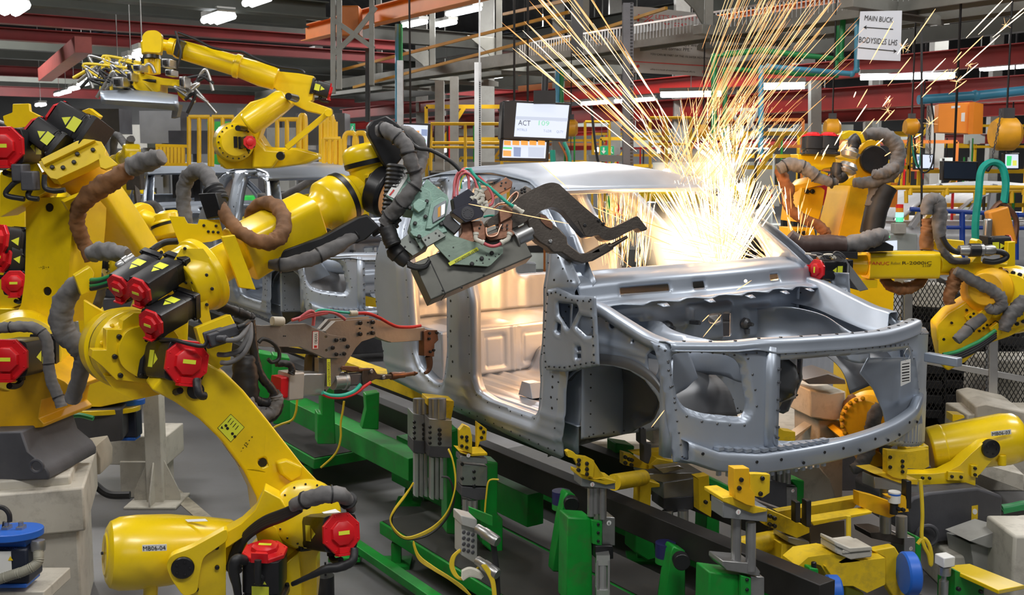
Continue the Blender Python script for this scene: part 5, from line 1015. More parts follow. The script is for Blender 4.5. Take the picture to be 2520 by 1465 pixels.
# ============================================================ right robot with lettering on its forearm
RR = thing('welding_robot', 'yellow welding robot at the right edge with red and black lettering on its forearm', 'industrial robot', W(2400, 1300, 6.6), 'yellow robots'); B = RB(RR)
z5 = ZM(1880, 300, 3.33); z6 = ZM(2000, 580, 3.49); z7 = ZM(1720, 960, 2.9)
mb = MB(); a, b = W(2129, 652, 6.55), W(2302, 651, 6.55); prism(mb, a, b, [(0, .080, .03, .080, 5), (.01, .084, .03, .084, 5), (.99, .084, .03, .084, 5), (1, .080, .03, .080, 5)], up=(0, 0, 1))
mb.lathe(W(2080, 650, 6.55), W(2129, 652, 6.55), [(0, .06), (1, .068)], 28); mb.lathe(W(2300, 650, 6.55), W(2350, 648, 6.6), [(0, .072), (1, .076)], 28)
mb.box(W(2133, 697, 6.55), (.10, .10, .05)); fa = B('forearm', mb, bev=.003)
fp = plane(2215, 650, 6.462, 0)
for nm, s_, x0, x1, yb, h, m_ in (('brand_lettering', 'FANUC', 2138, 2187, 652, .020, RPR), ('model_lettering', 'Robot', 2192, 2215, 651, .018, mat('olive_print', (.25, .2, .02), 0, .5)), ('model_lettering', 'R-2000iC', 2219, 2291, 651, .020, LBL), ('model_lettering', '210F', 2269, 2291, 657, .012, LBL)):
    text(nm, s_, fp.at(x0, yb), Vector((1, 0, 0)), Vector((0, 0, 1)), h, m_, fa, width=mm(x1-x0, 6.46))
mb = MB(); mb.slab(plane(2440, 620, 6.5), z5([(1500, 1170), (1530, 1150), (1700, 1150), (1740, 1110), (1740, 980), (1760, 960), (1790, 980), (1780, 1150), (1990, 1165), (2000, 985), (2060, 980), (2060, 1180), (1930, 1195), (1900, 1250), (1660, 1250), (1640, 1210), (1510, 1190)]), .10); mb.slab(plane(2440, 640, 6.6), z5([(1380, 985), (1450, 960), (1640, 975), (1650, 1060), (1480, 1070), (1380, 1040)]), .08)
B('elbow_casting', mb)
motor(RR, W(2420, 605, 6.6), W(2478, 603, 6.6), .06, up=(0, -1, 0))
mb = MB(); mb.lathe(W(2360, 616, 6.4), W(2448, 616, 6.4), [(0, .03), (.3, .036), (.32, .026), (.5, .03), (.52, .04), (.66, .04), (.7, .03), (.9, .034), (1, .026)], 16); B('coupling', mb, STL, .001)
mb = MB(); mb.lathe(W(2385, 616, 6.39), W(2410, 616, 6.39), [(0, .042), (1, .042)], 16); B('coupling_sleeve', mb, BLK, 0)
hosewrap('power_cable', RR, [W(x, y, 6.4) for x, y in z5([(1880, 1060), (1950, 1070), (1990, 1100), (1960, 1130), (1880, 1150), (1800, 1140)])], .018, RUB, 0, 8); hosewrap('power_cable', RR, [W(x, y, 6.4) for x, y in z5([(1600, 1070), (1540, 1050), (1490, 1000), (1460, 940)])], .018, RUB, 0, 8)
mb = MB(); a, b = W(2492, 738, 6.9), W(2480, 735, 6.5); mb.lathe(a, b, [(0, .21), (.3, .225), (.5, .22), (.55, .20), (.8, .195), (1, .15)], 48); hb = B('elbow_hub', mb, bev=0)
mb = MB(); ringbolts(mb, a.lerp(b, .93), b-a, .165, 26, .014, .02); build('hub_bolt', mb, BLK, hb)
mb = MB(); mb.lathe(W(2440, 715, 6.8), W(2425, 712, 6.45), [(0, .16), (.6, .165), (.8, .14), (1, .10)], 36); B('elbow_drum', mb, ORY)
lp = plane(2400, 830, 6.6, -12)
mb = MB(); mb.slab(lp, z6([(1060, 770), (1160, 660), (1430, 490), (1520, 520), (1640, 640), (1830, 770), (1830, 800), (1690, 870), (1480, 940), (1310, 1090), (1165, 1165), (1120, 1130), (1070, 900)]), .22); la = B('lower_arm', mb, bev=.012)
mb = MB(); mb.slab(lp, z6([(1310, 700), (1460, 580), (1600, 700), (1440, 830), (1410, 800), (1490, 730), (1440, 680), (1340, 740)]), .02, off=.02); mb.slab(lp, z6([(1080, 900), (1130, 855), (1165, 870), (1260, 960), (1130, 1060), (1080, 1000)]), .02, off=.015); mb.mi = 1
for x_, y_ in z6([(1322, 640), (1193, 750), (1445, 628), (1380, 670), (1352, 698), (1333, 742), (1560, 745), (1530, 768), (1495, 768), (1465, 795), (1430, 818), (1125, 890)]): mb.bolt(lp.at(x_, y_, .012), lp.n, .009, .01)
build('cover_plate', mb, [YEL, BLK], la)
mb = MB(); mb.slab(lp, z6([(1425, 670), (1470, 625), (1550, 685), (1510, 735)]), .05, off=.07); mb.slab(lp, z6([(1525, 795), (1590, 745), (1630, 845), (1570, 880)]), .05, off=.09); B('sleeve_clamp', mb)
q6 = lambda P, d=6.42: [W(x, y, d) for x, y in z6(P)]
hosewrap('grey_hose_sleeve', RR, q6([(1225, 300), (1300, 340), (1400, 400), (1500, 450), (1580, 500), (1620, 560), (1600, 620), (1540, 640), (1500, 610)]), [.025, .034, .036, .036, .038, .038, .036, .03, .025], GFB, .12)
hosewrap('grey_hose_sleeve', RR, q6([(1470, 700), (1380, 760), (1300, 840), (1230, 900)], 6.45), [.03, .036, .034, .03], GFB, .1, bands=1)
hosewrap('grey_hose_sleeve', RR, q6([(1830, 540), (1760, 620), (1700, 680), (1660, 760), (1640, 820)], 6.42), [.04, .045, .045, .04, .03], GFB, .14)
for k in range(4): hosewrap('power_cable', RR, q6([(1570, 815+k*18), (1450, 900+k*18), (1350, 950+k*20), (1240, 1000+k*18), (1120, 1025+k*14)], 6.42), .014, (GPP, RUB, RUB, RUB)[k], 0, 8)
hosewrap('brown_hose_sleeve', RR, q6([(1250, 300), (1220, 380), (1200, 450), (1170, 520), (1180, 590)], 6.5), [.04, .045, .04, .035, .03], BFB, .16)
q5 = lambda P, d=6.5: [W(x, y, d) for x, y in z5(P)]
hosewrap('brown_hose_sleeve', RR, q5([(975, 1275), (1020, 1330), (1100, 1365), (1180, 1365), (1260, 1330), (1320, 1275)], 6.6), [.025, .035, .038, .038, .035, .025], BFB, .12)
hosewrap('brown_hose_sleeve', RR, q5([(1345, 790), (1350, 860), (1340, 930), (1330, 1050)], 6.6), [.036, .045, .045, .042], BFB, .1)
hosewrap('grey_hose_sleeve', RR, q5([(1335, 760), (1340, 680), (1380, 640), (1425, 660), (1440, 760), (1435, 860), (1445, 960), (1470, 1040), (1500, 1100), (1560, 1140), (1680, 1140)], 6.5), [.035, .04, .046, .046, .046, .042, .036, .030, .026, .022, .020], GFB, .09)
mb = MB(); mb.slab(plane(2060, 620, 6.3), z5([(380, 1065), (560, 1060), (770, 1065), (770, 1125), (560, 1110), (380, 1090)]), .12); mb.slab(plane(2100, 605, 6.4), z5([(620, 1060), (930, 1000), (990, 980), (1065, 1020), (1060, 1060), (780, 1070)]), .12); B('cable_tray', mb, RUB)
hosewrap('corrugated_hose', RR, q5([(200, 940), (290, 1000), (400, 1005), (540, 1005), (660, 1010)], 6.35), [.05, .055, .058, .06, .055], mat('burnt_brown_hose', (.06, .035, .03), 0, .5), .05); hosewrap('grey_hose_sleeve', RR, q5([(660, 1010), (780, 990), (880, 960), (960, 940), (985, 980)], 6.35), [.05, .055, .055, .05, .03], GFB, .1)
mb = MB(); mb.slab(plane(2070, 690, 6.15, -10), z5([(555, 1095), (640, 1085), (858, 1375), (785, 1392)]), .03); B('steel_guard', mb, STL); mb = MB(); mb.slab(plane(2050, 700, 6.3), z5([(440, 1280), (700, 1255), (800, 1390), (640, 1345)]), .02); B('dark_guard', mb, DGR)
motor(RR, W(2080, 662, 6.2), W(2012, 664, 6.1), .058, up=(0, -1, 0))
rnd = random.Random(2)
for k in range(9): x0 = rnd.uniform(330, 560); hosewrap('signal_cable', RR, q5([(x0, 1080+rnd.uniform(0, 30)), (x0+40, 1075+rnd.uniform(-10, 30)), (x0+90, 1085+rnd.uniform(0, 30)), (x0+120, 1120)], 6.1), .007, (RUB, DGR, CON)[k % 3], 0, 6)
# lower part of the same robot
mb = MB(); a, b = W(2286, 1108, 6.5), W(2520, 1074, 6.4); mb.lathe(a, b, [(0, .13), (.02, .142), (.15, .15), (.16, .145), (.8, .16), (.92, .15), (.97, .13), (1, .10)], 44); mb.cyl(W(2466, 1120, 6.3), W(2466, 1146, 6.3), .025); bal = B('balancer', mb)
mb = MB(); mb.slab(plane(2465, 1066, 6.235, 6), [(2439, 1063), (2488, 1057), (2489, 1069), (2440, 1074)], .002); build('name_plate', mb, LCR, bal); p = plane(2465, 1066, 6.234, 6); text('plate_lettering', 'MB06-03', p.at(2441, 1073.5), p.at(2487, 1068)-p.at(2441, 1073.5), p.at(2441, 1060)-p.at(2441, 1073), .022, LBL, bal, width=.112)
bp = plane(2400, 1150, 6.25, 8); mb = MB(); mb.slab(bp, z7([(1480, 600), (1660, 600), (1760, 590), (1860, 540), (1950, 450), (2030, 380), (2090, 360), (2140, 400), (2130, 460), (2060, 540), (2005, 605), (1975, 625), (1972, 768), (1780, 760), (1500, 745), (1470, 680)]), .10)
mb.slab(bp, z7([(1780, 585), (1895, 590), (1890, 650), (1775, 645)]), .02, off=.02); mb.slab(bp, z7([(1945, 540), (1995, 540), (1990, 628), (1945, 620)]), .02, off=.02); mb.slab(bp, z7([(1850, 712), (1972, 718), (1970, 765), (1845, 755)]), .02, off=.02); mb.mi = 1
for x_, y_ in z7([(1805, 618), (1870, 622), (1970, 560), (1970, 605), (1880, 738), (1910, 740), (1942, 742), (1595, 628), (1645, 630), (1600, 718), (1632, 720)]): mb.bolt(bp.at(x_, y_, .024), bp.n, .010, .010)
clv = B('balancer_bracket', mb, [YEL, BLK]); mb = MB(); c = bp.at(*z7([(2083, 420)])[0], .01); mb.lathe(c-bp.n*.02, c+bp.n*.012, [(0, .056), (.9, .056), (1, .05)], 28); ringbolts(mb, c+bp.n*.012, bp.n, .034, 5, .006, .004); build('pivot_cap', mb, BLK, clv)
text('joint_marking', '- • J1 • +', bp.at(*z7([(1695, 735)])[0]), Vector((1, 0, 0)), Vector((0, 0, 1)), .02, LBL, clv, width=.10)
mb = MB(); mb.slab(plane(2330, 1110, 6.3), z7([(1480, 415), (1640, 400), (1640, 540), (1600, 570), (1500, 540), (1480, 480)]), .15); mb.slab(plane(2380, 1040, 6.7), z7([(1810, 175), (1890, 180), (1900, 200), (1810, 230)]), .1); B('turret', mb)
mb = MB(); a, b = W(2158, 1035, 6.9), W(2130, 1038, 6.5); mb.lathe(a, b, [(0, .19), (.4, .20), (.5, .17), (.9, .165), (1, .13)], 40); ringbolts(mb, b, b-a, .145, 9, .014, .02, 100, 250); B('shoulder_hub', mb, ORY); mb = MB(); mb.slab(plane(2190, 1120, 6.6), z7([(1050, 320), (1340, 480), (1400, 560), (1380, 640), (1240, 600), (1200, 540), (1010, 340)]), .3); B('turret_skirt', mb, ORY)
hosewrap('grey_hose_sleeve', RR, [W(x, y, 6.4) for x, y in z7([(1300, 110), (1250, 200), (1230, 300), (1220, 380), (1190, 470), (1150, 540), (1090, 570)])], [.04, .045, .04, .04, .045, .04, .03], GFB, .12); hosewrap('grey_hose_sleeve', RR, [W(x, y, 6.5) for x, y in z7([(1290, 200), (1320, 290), (1320, 380), (1340, 450), (1370, 520)])], .035, GFB, .12); hosewrap('brown_hose_sleeve', RR, [W(x, y, 6.8) for x, y in z7([(1130, 60), (1080, 120), (1070, 200), (1060, 300)])], .05, BFB, .12)
mb = MB(); db = plane(2380, 1280, 6.15, 14); mb.slab(db, z7([(1480, 830), (1530, 770), (1640, 735), (1990, 700), (2130, 745), (2170, 760), (2165, 950), (2120, 1000), (1900, 1060), (1620, 1105), (1590, 1070), (1500, 1020)]), .55); mb.cyl(W(2310, 1232, 6.5), W(2310, 1217, 6.5), .34, seg=32); bs = B('base_casting', mb, DGR, .02)
mb = MB(); mb.slab(db, z7([(1948, 830), (1992, 822), (1990, 922), (1945, 928)]), .002, off=.002); build('yellow_label', mb, YEL2, bs); mb = MB(); mb.slab(db, [(x, y) for x, y in circ(*z7([(1970, 870)])[0], 6, 7, 12)], .002, off=.004); build('label_pictogram', mb, LCR, bs)
mb = MB(); c = W(*z7([(1630, 1040)])[0], 6.05); mb.tube([c+Vector((math.cos(q)*.06, 0, math.sin(q)*.06)) for q in [k*math.pi/6 for k in range(12)]], .012, 8, 2, closed=True); build('lifting_eye', mb, DGR, RR)
for k, m_ in enumerate((GPP, GPP, RUB)): hosewrap('floor_cable', RR, [W(x, y, 6.5) for x, y in z7([(2160, 850+k*20), (2230, 840+k*16), (2330, 820+k*20), (2420, 830+k*20)])], .03, m_, 0, 8)
mb = MB(); mb.box((3.03, 6.18, .12), (1.0, .8, .24)); mb.box((3.12, 5.62, .24), (.78, .34, .48)); mb.box((3.36, 5.60, .53), (.26, .26, .10)); single('robot_pedestal', mb, CRM, 'grey white pedestal under the dark base of the right robot', 'pedestal', bev=.015)
# ============================================================ robot behind the car's far front pillar
KR = thing('welding_robot', 'yellow robot with thick grey hose loop behind the far windscreen pillar, sparks passing it', 'industrial robot', W(2090, 600, 7.8), 'yellow robots'); B = RB(KR); DK = 7.7
q5 = lambda P, d=DK: [W(x, y, d) for x, y in z5(P)]
mb = MB(); mb.slab(plane(2110, 500, DK, 10), z5([(600, 975), (640, 800), (690, 600), (700, 530), (740, 480), (740, 330), (760, 250), (830, 150), (900, 135), (950, 150), (965, 250), (960, 400), (900, 450), (870, 530), (850, 700), (830, 960)]), .35); mb.slab(plane(2180, 440, DK), z5([(870, 520), (1050, 480), (1040, 530), (980, 560), (880, 540)]), .2); B('lower_arm', mb, ORY, .01)
mb = MB(); c = plane(2110, 500, DK-.03, 10).at(*z5([(905, 310)])[0]); mb.lathe(c+Vector((0, .05, 0)), c-Vector((.01, .03, 0)), [(0, .11), (1, .10)], 30); x_, y_, z_ = Vector((1, 0, 0)), Vector((0, 0, 1)), 0
o_ = B('slot_ring', mb, BLK)
mb = MB(); mb.slab(plane(2040, 400, DK-.3, 5), z5([(275, 265), (585, 270), (590, 330), (560, 370), (500, 380), (470, 400), (530, 420), (520, 450), (450, 440), (370, 400), (330, 330), (285, 310)]), .15); mb.slab(plane(2080, 390, DK-.3), z5([(590, 290), (720, 290), (760, 320), (640, 310)]), .1); mb.slab(plane(2080, 330, DK-.2), z5([(635, 100), (700, 70), (800, 80), (840, 160), (800, 180), (740, 120), (650, 150)]), .12); mb.slab(plane(2080, 445, DK-.25), z5([(600, 520), (740, 440), (730, 525)]), .1); B('elbow_casting', mb)
motor(KR, *[W(x, y, 7.35) for x, y in z5([(395, 275), (400, 125)])], .068, up=(0, -1, 0), label=False); motor(KR, *[W(x, y, 7.35) for x, y in z5([(520, 275), (530, 125)])], .068, up=(0, -1, 0), label=False)
mb = MB(); mb.lathe(*q5([(670, 420), (700, 340)], 7.2), [(0, .05), (.3, .07), (.35, .055), (.6, .07), (1, .05)], 16); mb.lathe(*q5([(700, 290), (720, 220)], 7.2), [(0, .055), (.5, .07), (.6, .05), (1, .05)], 16); B('coupling', mb, STL, .001)
hosewrap('power_cable', KR, q5([(660, 430), (620, 460), (600, 420), (610, 340)], 7.2), .04, RUB, .05); hosewrap('power_cable', KR, q5([(720, 220), (740, 160), (770, 140)], 7.2), .045, RUB, .05)
mb = MB(); mb.slab(plane(2000, 500, 7.5, 12), z5([(310, 540), (470, 535), (500, 560), (480, 700), (440, 830), (265, 820), (280, 700)]), .25); mb.slab(plane(1990, 570, 7.5, 12), z5([(230, 870), (410, 870), (430, 960), (220, 950)]), .2); mb.lathe(*q5([(370, 450), (390, 540)], 7.6), [(0, .1), (.5, .16), (1, .15)], 24); mb.mi = 1
for x0, y0 in z5([(348, 570), (393, 570), (270, 908), (318, 910)]): mb.bolt(plane(2000, 500, 7.5, 12).at(x0, y0), plane(2000, 500, 7.5, 12).n, .018, .02)
B('forearm', mb, [ORY, BLK], .012)
mb = MB(); q_ = W(2130, 640, 8.1); mb.box((q_.x, q_.y, .9), (.34, .34, 1.8)); B('turret', mb); mb = MB(); mb.box((q_.x, q_.y, .15), (.7, .7, .3)); B('base_casting', mb, DGR)
hosewrap('brown_hose_sleeve', KR, q5([(130, 380), (160, 480), (200, 560), (190, 640), (230, 730), (330, 800), (430, 840), (500, 900), (510, 930)], 7.3), [0.037, 0.043, 0.043, 0.040, 0.037, 0.037, 0.037, 0.037, 0.031], mat('scorched_orange_sleeve', (.24, .09, .03), 0, .75, .3, 9, .5, 18), .12)
hosewrap('grey_hose_sleeve', KR, q5([(120, 390), (200, 350), (300, 365), (380, 410), (450, 460), (540, 490), (600, 480)], 7.2), [0.037, 0.046, 0.046, 0.043, 0.037, 0.034, 0.031], GFB, .12, bands=4)
hosewrap('grey_hose_sleeve', KR, q5([(830, 110), (920, 95), (1020, 130), (1085, 200), (1100, 290), (1070, 390), (1000, 450), (900, 490), (800, 500), (735, 495)], 7.35), [0.037, 0.046, 0.053, 0.053, 0.050, 0.053, 0.050, 0.043, 0.040, 0.031], GFB, .12)
hosewrap('grey_hose_sleeve', KR, q5([(1090, 360), (1020, 400), (950, 430), (890, 420)], 7.3), [0.037, 0.043, 0.037, 0.025], GFB, .16)
hosewrap('power_cable', KR, q5([(1000, 530), (950, 640), (910, 760), (880, 920)], 7.4), .08, RUB, .02); hosewrap('power_cable', KR, q5([(910, 500), (910, 600), (880, 700)], 7.4), .05, GFB, .05)
# ============================================================ fixtures, rails and decks under the car
C_ = ZM(1100, 960, 2.9); D_ = ZM(1720, 960, 2.9); A5 = ZM(500, 960, 2.9)
def lifter(label, zf, d, rods, rod_r, top, base, post=None, cap=None, bracket=None, brk_off=.0, yaw=18, number=None, cyl=None, bolts=(), extra=None):
    """clamp lifting unit: steel slide block, two guide rods, top plate, yellow bracket"""
    P = lambda x, y, dd=d: W(*zf([(x, y)])[0], dd); r = thing('lifting_unit', label, 'fixture', P((top[0]+top[2])/2, base[3]), 'lifting units under the car')
    pl = plane(*zf([((top[0]+top[2])/2, top[1])])[0], d, yaw)
    b_ = lambda nm, mb, m, bev=.004, **k: build(nm, mb, m, r, bev, **k)
    for x, y0, y1 in rods: mb = MB(); mb.cyl(P(x, y0, d+.03), P(x, y1, d+.03), rod_r, seg=18); b_('guide_rod', mb, STL, 0)
    mb = MB(); mb.slab(pl, zf([(top[0], top[1]), (top[2], top[1]+(top[2]-top[0])*.12), (top[2], top[3]), (top[0], top[3]-(top[2]-top[0])*.1)]), .10, off=.02)
    t = b_('top_plate', mb, mat('grey_plate', (.30, .31, .32), .5, .4, .1, 5))
    if number:
        c = pl.at(*zf([(number[1], number[2])])[0], .032); mb = MB(); mb.lathe(c, c+pl.n*.001, [(0, .011), (1, .011)], 16); nm = build('number_disc', mb, LCR, t)
        text('number', number[0], c+Vector((0, 0, -.006)), pl.n.cross(Vector((0, 0, 1)))*-1, Vector((0, 0, 1)), .012, RPR, t, align='CENTER', lift=.003)
    mb = MB(); mb.slab(pl, zf([(base[0], base[1]), (base[2], base[1]+(base[2]-base[0])*.08), (base[2], base[3]), (base[0], base[3]-8)]), .11); s_ = b_('slide_block', mb, STL)
    mb = MB(); mb.mi = 0
    for x, y in bolts: mb.bolt(pl.at(*zf([(x, y)])[0], 0), pl.n, .010, .008)
    if bolts: build('block_bolt', mb, BLK, s_)
    if cyl: mb = MB(); mb.cyl(P(cyl[0], cyl[1]), P(cyl[0], cyl[2]), cyl[3], seg=20); mb.box(P(cyl[0], cyl[1]), (cyl[3]*2.3, cyl[3]*2.3, .05)); mb.box(P(cyl[0], cyl[2]), (cyl[3]*2.3, cyl[3]*2.3, .04)); [mb.cyl(P(cyl[0], cyl[1])+Vector((i*cyl[3], j*cyl[3], 0)), P(cyl[0], cyl[2])+Vector((i*cyl[3], j*cyl[3], 0)), .006, seg=8) for i in (-1, 1) for j in (-1, 1)]; b_('air_cylinder', mb, ALU, 0, smooth=40)
    if post: mb = MB(); mb.slab(pl, zf(post), .12, off=-.01); b_('green_post', mb, GRN, .01)
    if cap: mb = MB(); mb.slab(pl, zf(cap), .02, off=.015); mb.mi = 1; [mb.bolt(pl.at(*zf([q])[0], .016), pl.n, .008, .006) for q in [((cap[1][0]*.6+cap[0][0]*.4), cap[0][1]+k*(cap[2][1]-cap[1][1])*.33+30) for k in range(3)]]; b_('post_flange', mb, [GRN, BLK])
    for q in (bracket or []):
        mb = MB(); mb.slab(pl, zf(q[0]), q[1], off=q[2] if len(q) > 2 else 0)
        mb.mi = 1
        for x, y in (q[3] if len(q) > 3 else ()): mb.bolt(pl.at(*zf([(x, y)])[0], q[2]), pl.n, .010, .010)
        b_('clamp_bracket', mb, [q[4] if len(q) > 4 else YEL2, BLK])
    return r, pl
lifter('lifting unit numbered 6 with a bright green post and a yellow clamp bracket', C_, 5.0, [(1030, 700, 900), (1110, 700, 920), (1060, 700, 880)], .020, (958, 620, 1202, 712), (1108, 905, 1200, 1115),
       post=[(862, 905), (1035, 915), (1040, 1520), (852, 1520)], cap=[(1035, 930), (1108, 940), (1106, 1120), (1040, 1100)], number=('2', 1037, 675), cyl=(1110, 1200, 1440, .028),
       bracket=[([(955, 600), (1060, 635), (1120, 625), (1208, 650), (1205, 665), (1130, 680), (958, 630)], .14, .03), ([(850, 440), (870, 430), (905, 445), (930, 470), (1000, 480), (1052, 505), (1045, 625), (948, 600), (935, 540), (905, 490), (865, 480)], .03, .05, [(940, 500), (997, 525), (938, 530), (997, 565), (938, 572), (997, 600)]), ([(1050, 510), (1130, 635), (1045, 635)], .012, .02)])
mb = MB(); P = C_([(1060, 1115), (1188, 1115), (1190, 1210), (1060, 1205)]); mb.slab(plane(*P[0], 5.0, 18), P, .12); single('valve_block', mb, BLK, 'black valve body below the slide block of unit number 6', 'valve', bev=.006)
pl = plane(*C_([(1150, 950)])[0], 4.99, 18); mb = MB(); c = pl.at(*C_([(1156, 950)])[0], .01); mb.lathe(c, c+pl.n*.001, [(0, .012), (1, .012)], 16); rd = single('number_disc', mb, LCR, 'white round number 6 disc on the grey slide block', 'label'); text('number', '6', c+Vector((0, 0, -.007)), Vector((1, 0, 0)), Vector((0, 0, 1)), .014, LBL, rd, align='CENTER', lift=.003)
lifter('lifting unit numbered 1 with steel guide rods, right of the lower centre', D_, 4.3, [(265, 890, 1245), (370, 945, 1290)], .021, (170, 800, 490, 945), (370, 1330, 468, 1560),
       post=[(75, 1300), (350, 1335), (372, 1350), (372, 1560), (68, 1560)], cap=[(300, 1325), (372, 1345), (372, 1560), (300, 1560)], number=('1', 281, 872),
       bracket=[([(170, 770), (262, 760), (400, 830), (490, 850), (488, 868), (385, 885), (172, 800)], .16, .03), ([(252, 562), (360, 560), (362, 700), (400, 740), (400, 835), (340, 820), (262, 780), (250, 700)], .05, .05, [(300, 640), (285, 700)], ORY), ([(365, 600), (430, 600), (508, 605), (505, 735), (455, 770), (400, 760), (362, 740)], .03, .03, [(450, 630), (437, 740)])])
mb = MB(); Q = D_([(170, 1220), (395, 1240), (440, 1300), (435, 1335), (200, 1290), (168, 1255)]); mb.slab(plane(*Q[0], 4.3, 18), Q, .12, off=.02); single('slide_plate', mb, STL, 'grey steel plate the guide rods of unit number 1 stand on', 'plate', bev=.004)
lifter('lifting unit at right with yellow bolted bracket below the bumper corner', D_, 5.45, [(1330, 690, 1020), (1445, 900, 1050)], .030, (1250, 620, 1570, 735), (1465, 1050, 1545, 1400),
       post=[(1548, 1040), (1588, 1060), (1580, 1400), (1548, 1400)], number=('7', 1512, 1133),
       bracket=[([(1250, 600), (1350, 590), (1480, 640), (1565, 640), (1565, 680), (1440, 670)], .16, .03), ([(1345, 430), (1500, 440), (1640, 420), (1645, 545), (1600, 570), (1490, 560), (1480, 645), (1385, 625), (1345, 600)], .04, .04, [(1362, 480), (1362, 550), (1450, 508), (1450, 545), (1450, 583)])])
mb = MB(); Q = D_([(1220, 1020), (1330, 1015), (1470, 1060), (1470, 1110), (1230, 1060)]); mb.slab(plane(*Q[0], 5.45, 18), Q, .14); single('slide_plate', mb, STD, 'dark steel plate under the rods of the right lifting unit', 'plate', bev=.004)
lifter('grey lifting unit behind the front crossbeam with a green flange', D_, 6.4, [(530, 545, 650), (570, 545, 655), (605, 545, 660), (635, 545, 670)], .018, (505, 530, 650, 548), (625, 690, 702, 860), post=[(650, 640), (700, 635), (755, 650), (750, 830), (700, 830), (700, 690)], number=('7', 670, 720), bracket=[([(440, 650), (540, 650), (700, 690), (625, 690), (630, 860), (440, 790)], .12, .01, (), DGR)])
lifter('left lifting unit with yellow bolted clamp under the sill', C_, 5.75, [(130, 780, 860), (165, 790, 870), (200, 790, 880)], .016, (95, 470, 290, 530), (103, 530, 290, 690), number=('1', 153, 468), bolts=[(108, 530), (192, 583), (108, 632), (192, 630), (192, 685)],
       bracket=[([(90, 440), (180, 455), (290, 450), (290, 470), (180, 475), (95, 450)], .14, .03), ([(88, 290), (120, 250), (165, 270), (180, 340), (180, 455), (130, 440), (92, 420)], .04, .04, [(105, 335), (140, 335), (105, 400), (140, 360), (140, 410)]), ([(215, 230), (285, 280), (280, 360), (235, 370), (215, 430)], .04, -.1, [(240, 270), (260, 300), (245, 340)]), ([(103, 690), (215, 700), (290, 700), (285, 780), (210, 790), (103, 760)], .14, .0, (), DGR)])
for nm, x0, x1, y0, y1, y2, y3, d in (('leftmost tall steel lifting unit beside the yellow cables', 1500, 1608, 170, 360, 450, 770, 6.0), ('tall steel lifting unit between the leftmost one and the clamp unit', 1612, 1775, 205, 400, 480, 790, 5.9)):
    r = thing('lifting_unit', nm, 'fixture', W(*A5([(x0, y3)])[0], d), 'lifting units under the car'); pl = plane(*A5([(x0, y0)])[0], d, 18)
    mb = MB(); mb.slab(pl, A5([(x0, y0), (x1, y0+14), (x1, y1+10), (x0, y1)]), .16); mb.mi = 1
    for k in range(4): mb.bolt(pl.at(*A5([(x0+75, y0+80+k*32)])[0]), pl.n, .012, .010); mb.bolt(pl.at(*A5([(x0+6, y0+60+k*38)])[0]), pl.n, .010, .010)
    build('slide_block', mb, [STL, BLK], r, .004)
    mb = MB(); mb.slab(pl, A5([(x0, y1), (x1, y1+10), (x1, y2+8), (x0, y2)]), .16); build('lower_block', mb, DGR, r, .004)
    for k in range(3): mb = MB(); mb.slab(pl, A5([(x0+10+k*34, y2), (x0+36+k*34, y2+5), (x0+36+k*34, y3), (x0+10+k*34, y3-10)]), .05, off=-.03); build('profile', mb, ALU if k != 1 else STL, r, .003)
    for xx in (x0+40, x0+80): mb = MB(); mb.cyl(W(*A5([(xx, 60)])[0], d+.05), W(*A5([(xx, y0)])[0], d+.05), .035, seg=14); build('guide_rod', mb, STL, r)
mb = MB(); Q = A5([(1600, 60), (1790, 80), (1790, 110), (1770, 210), (1650, 235), (1640, 130), (1600, 110)]); mb.slab(plane(*Q[0], 5.95, 18), Q, .14); mb.mi = 1
for x, y in A5([(1640, 100), (1640, 130), (1665, 170), (1700, 110)]): mb.bolt(plane(*Q[0], 5.95, 18).at(x, y), Vector((0, -1, 0)), .012, .012)
single('clamp_bracket', mb, [YEL2, BLK], 'yellow stained clamp bracket on top of the tall steel unit, under the sill', 'bracket', bev=.004)
# transfer rails along the line and cross members
def lbar(name, label, s0, s1, w, z, wd, h, m, cat='beam', bev=.004): mb = MB(); mb.beam(L(s0, w, z), L(s1, w, z), wd, h); return single(name, mb, m, label, cat, bev=bev)
DK = mat('black_rail_steel', (.028, .026, .025), .3, .5, .2, 5)
lbar('transfer_rail', 'long black transfer rail running under the near side of the cars', -9, 1.45, .35, -.37, .10, .14, DK); lbar('transfer_rail', 'long black transfer rail running under the middle of the cars', -9, .72, .86, -.37, .10, .14, DK)
lbar('green_beam', 'green I beam below the near black rail at left centre', -2.4, -.75, .42, -.62, .12, .2, GRN)
lbar('green_beam', 'heavy green box beam left of the tall steel units', -3.6, -1.6, .10, -.52, .16, .15, GRN); lbar('yellow_beam', 'yellow box beam running under the rear door sill', -4.6, -1.62, .22, -.06, .12, .09, YEL2)
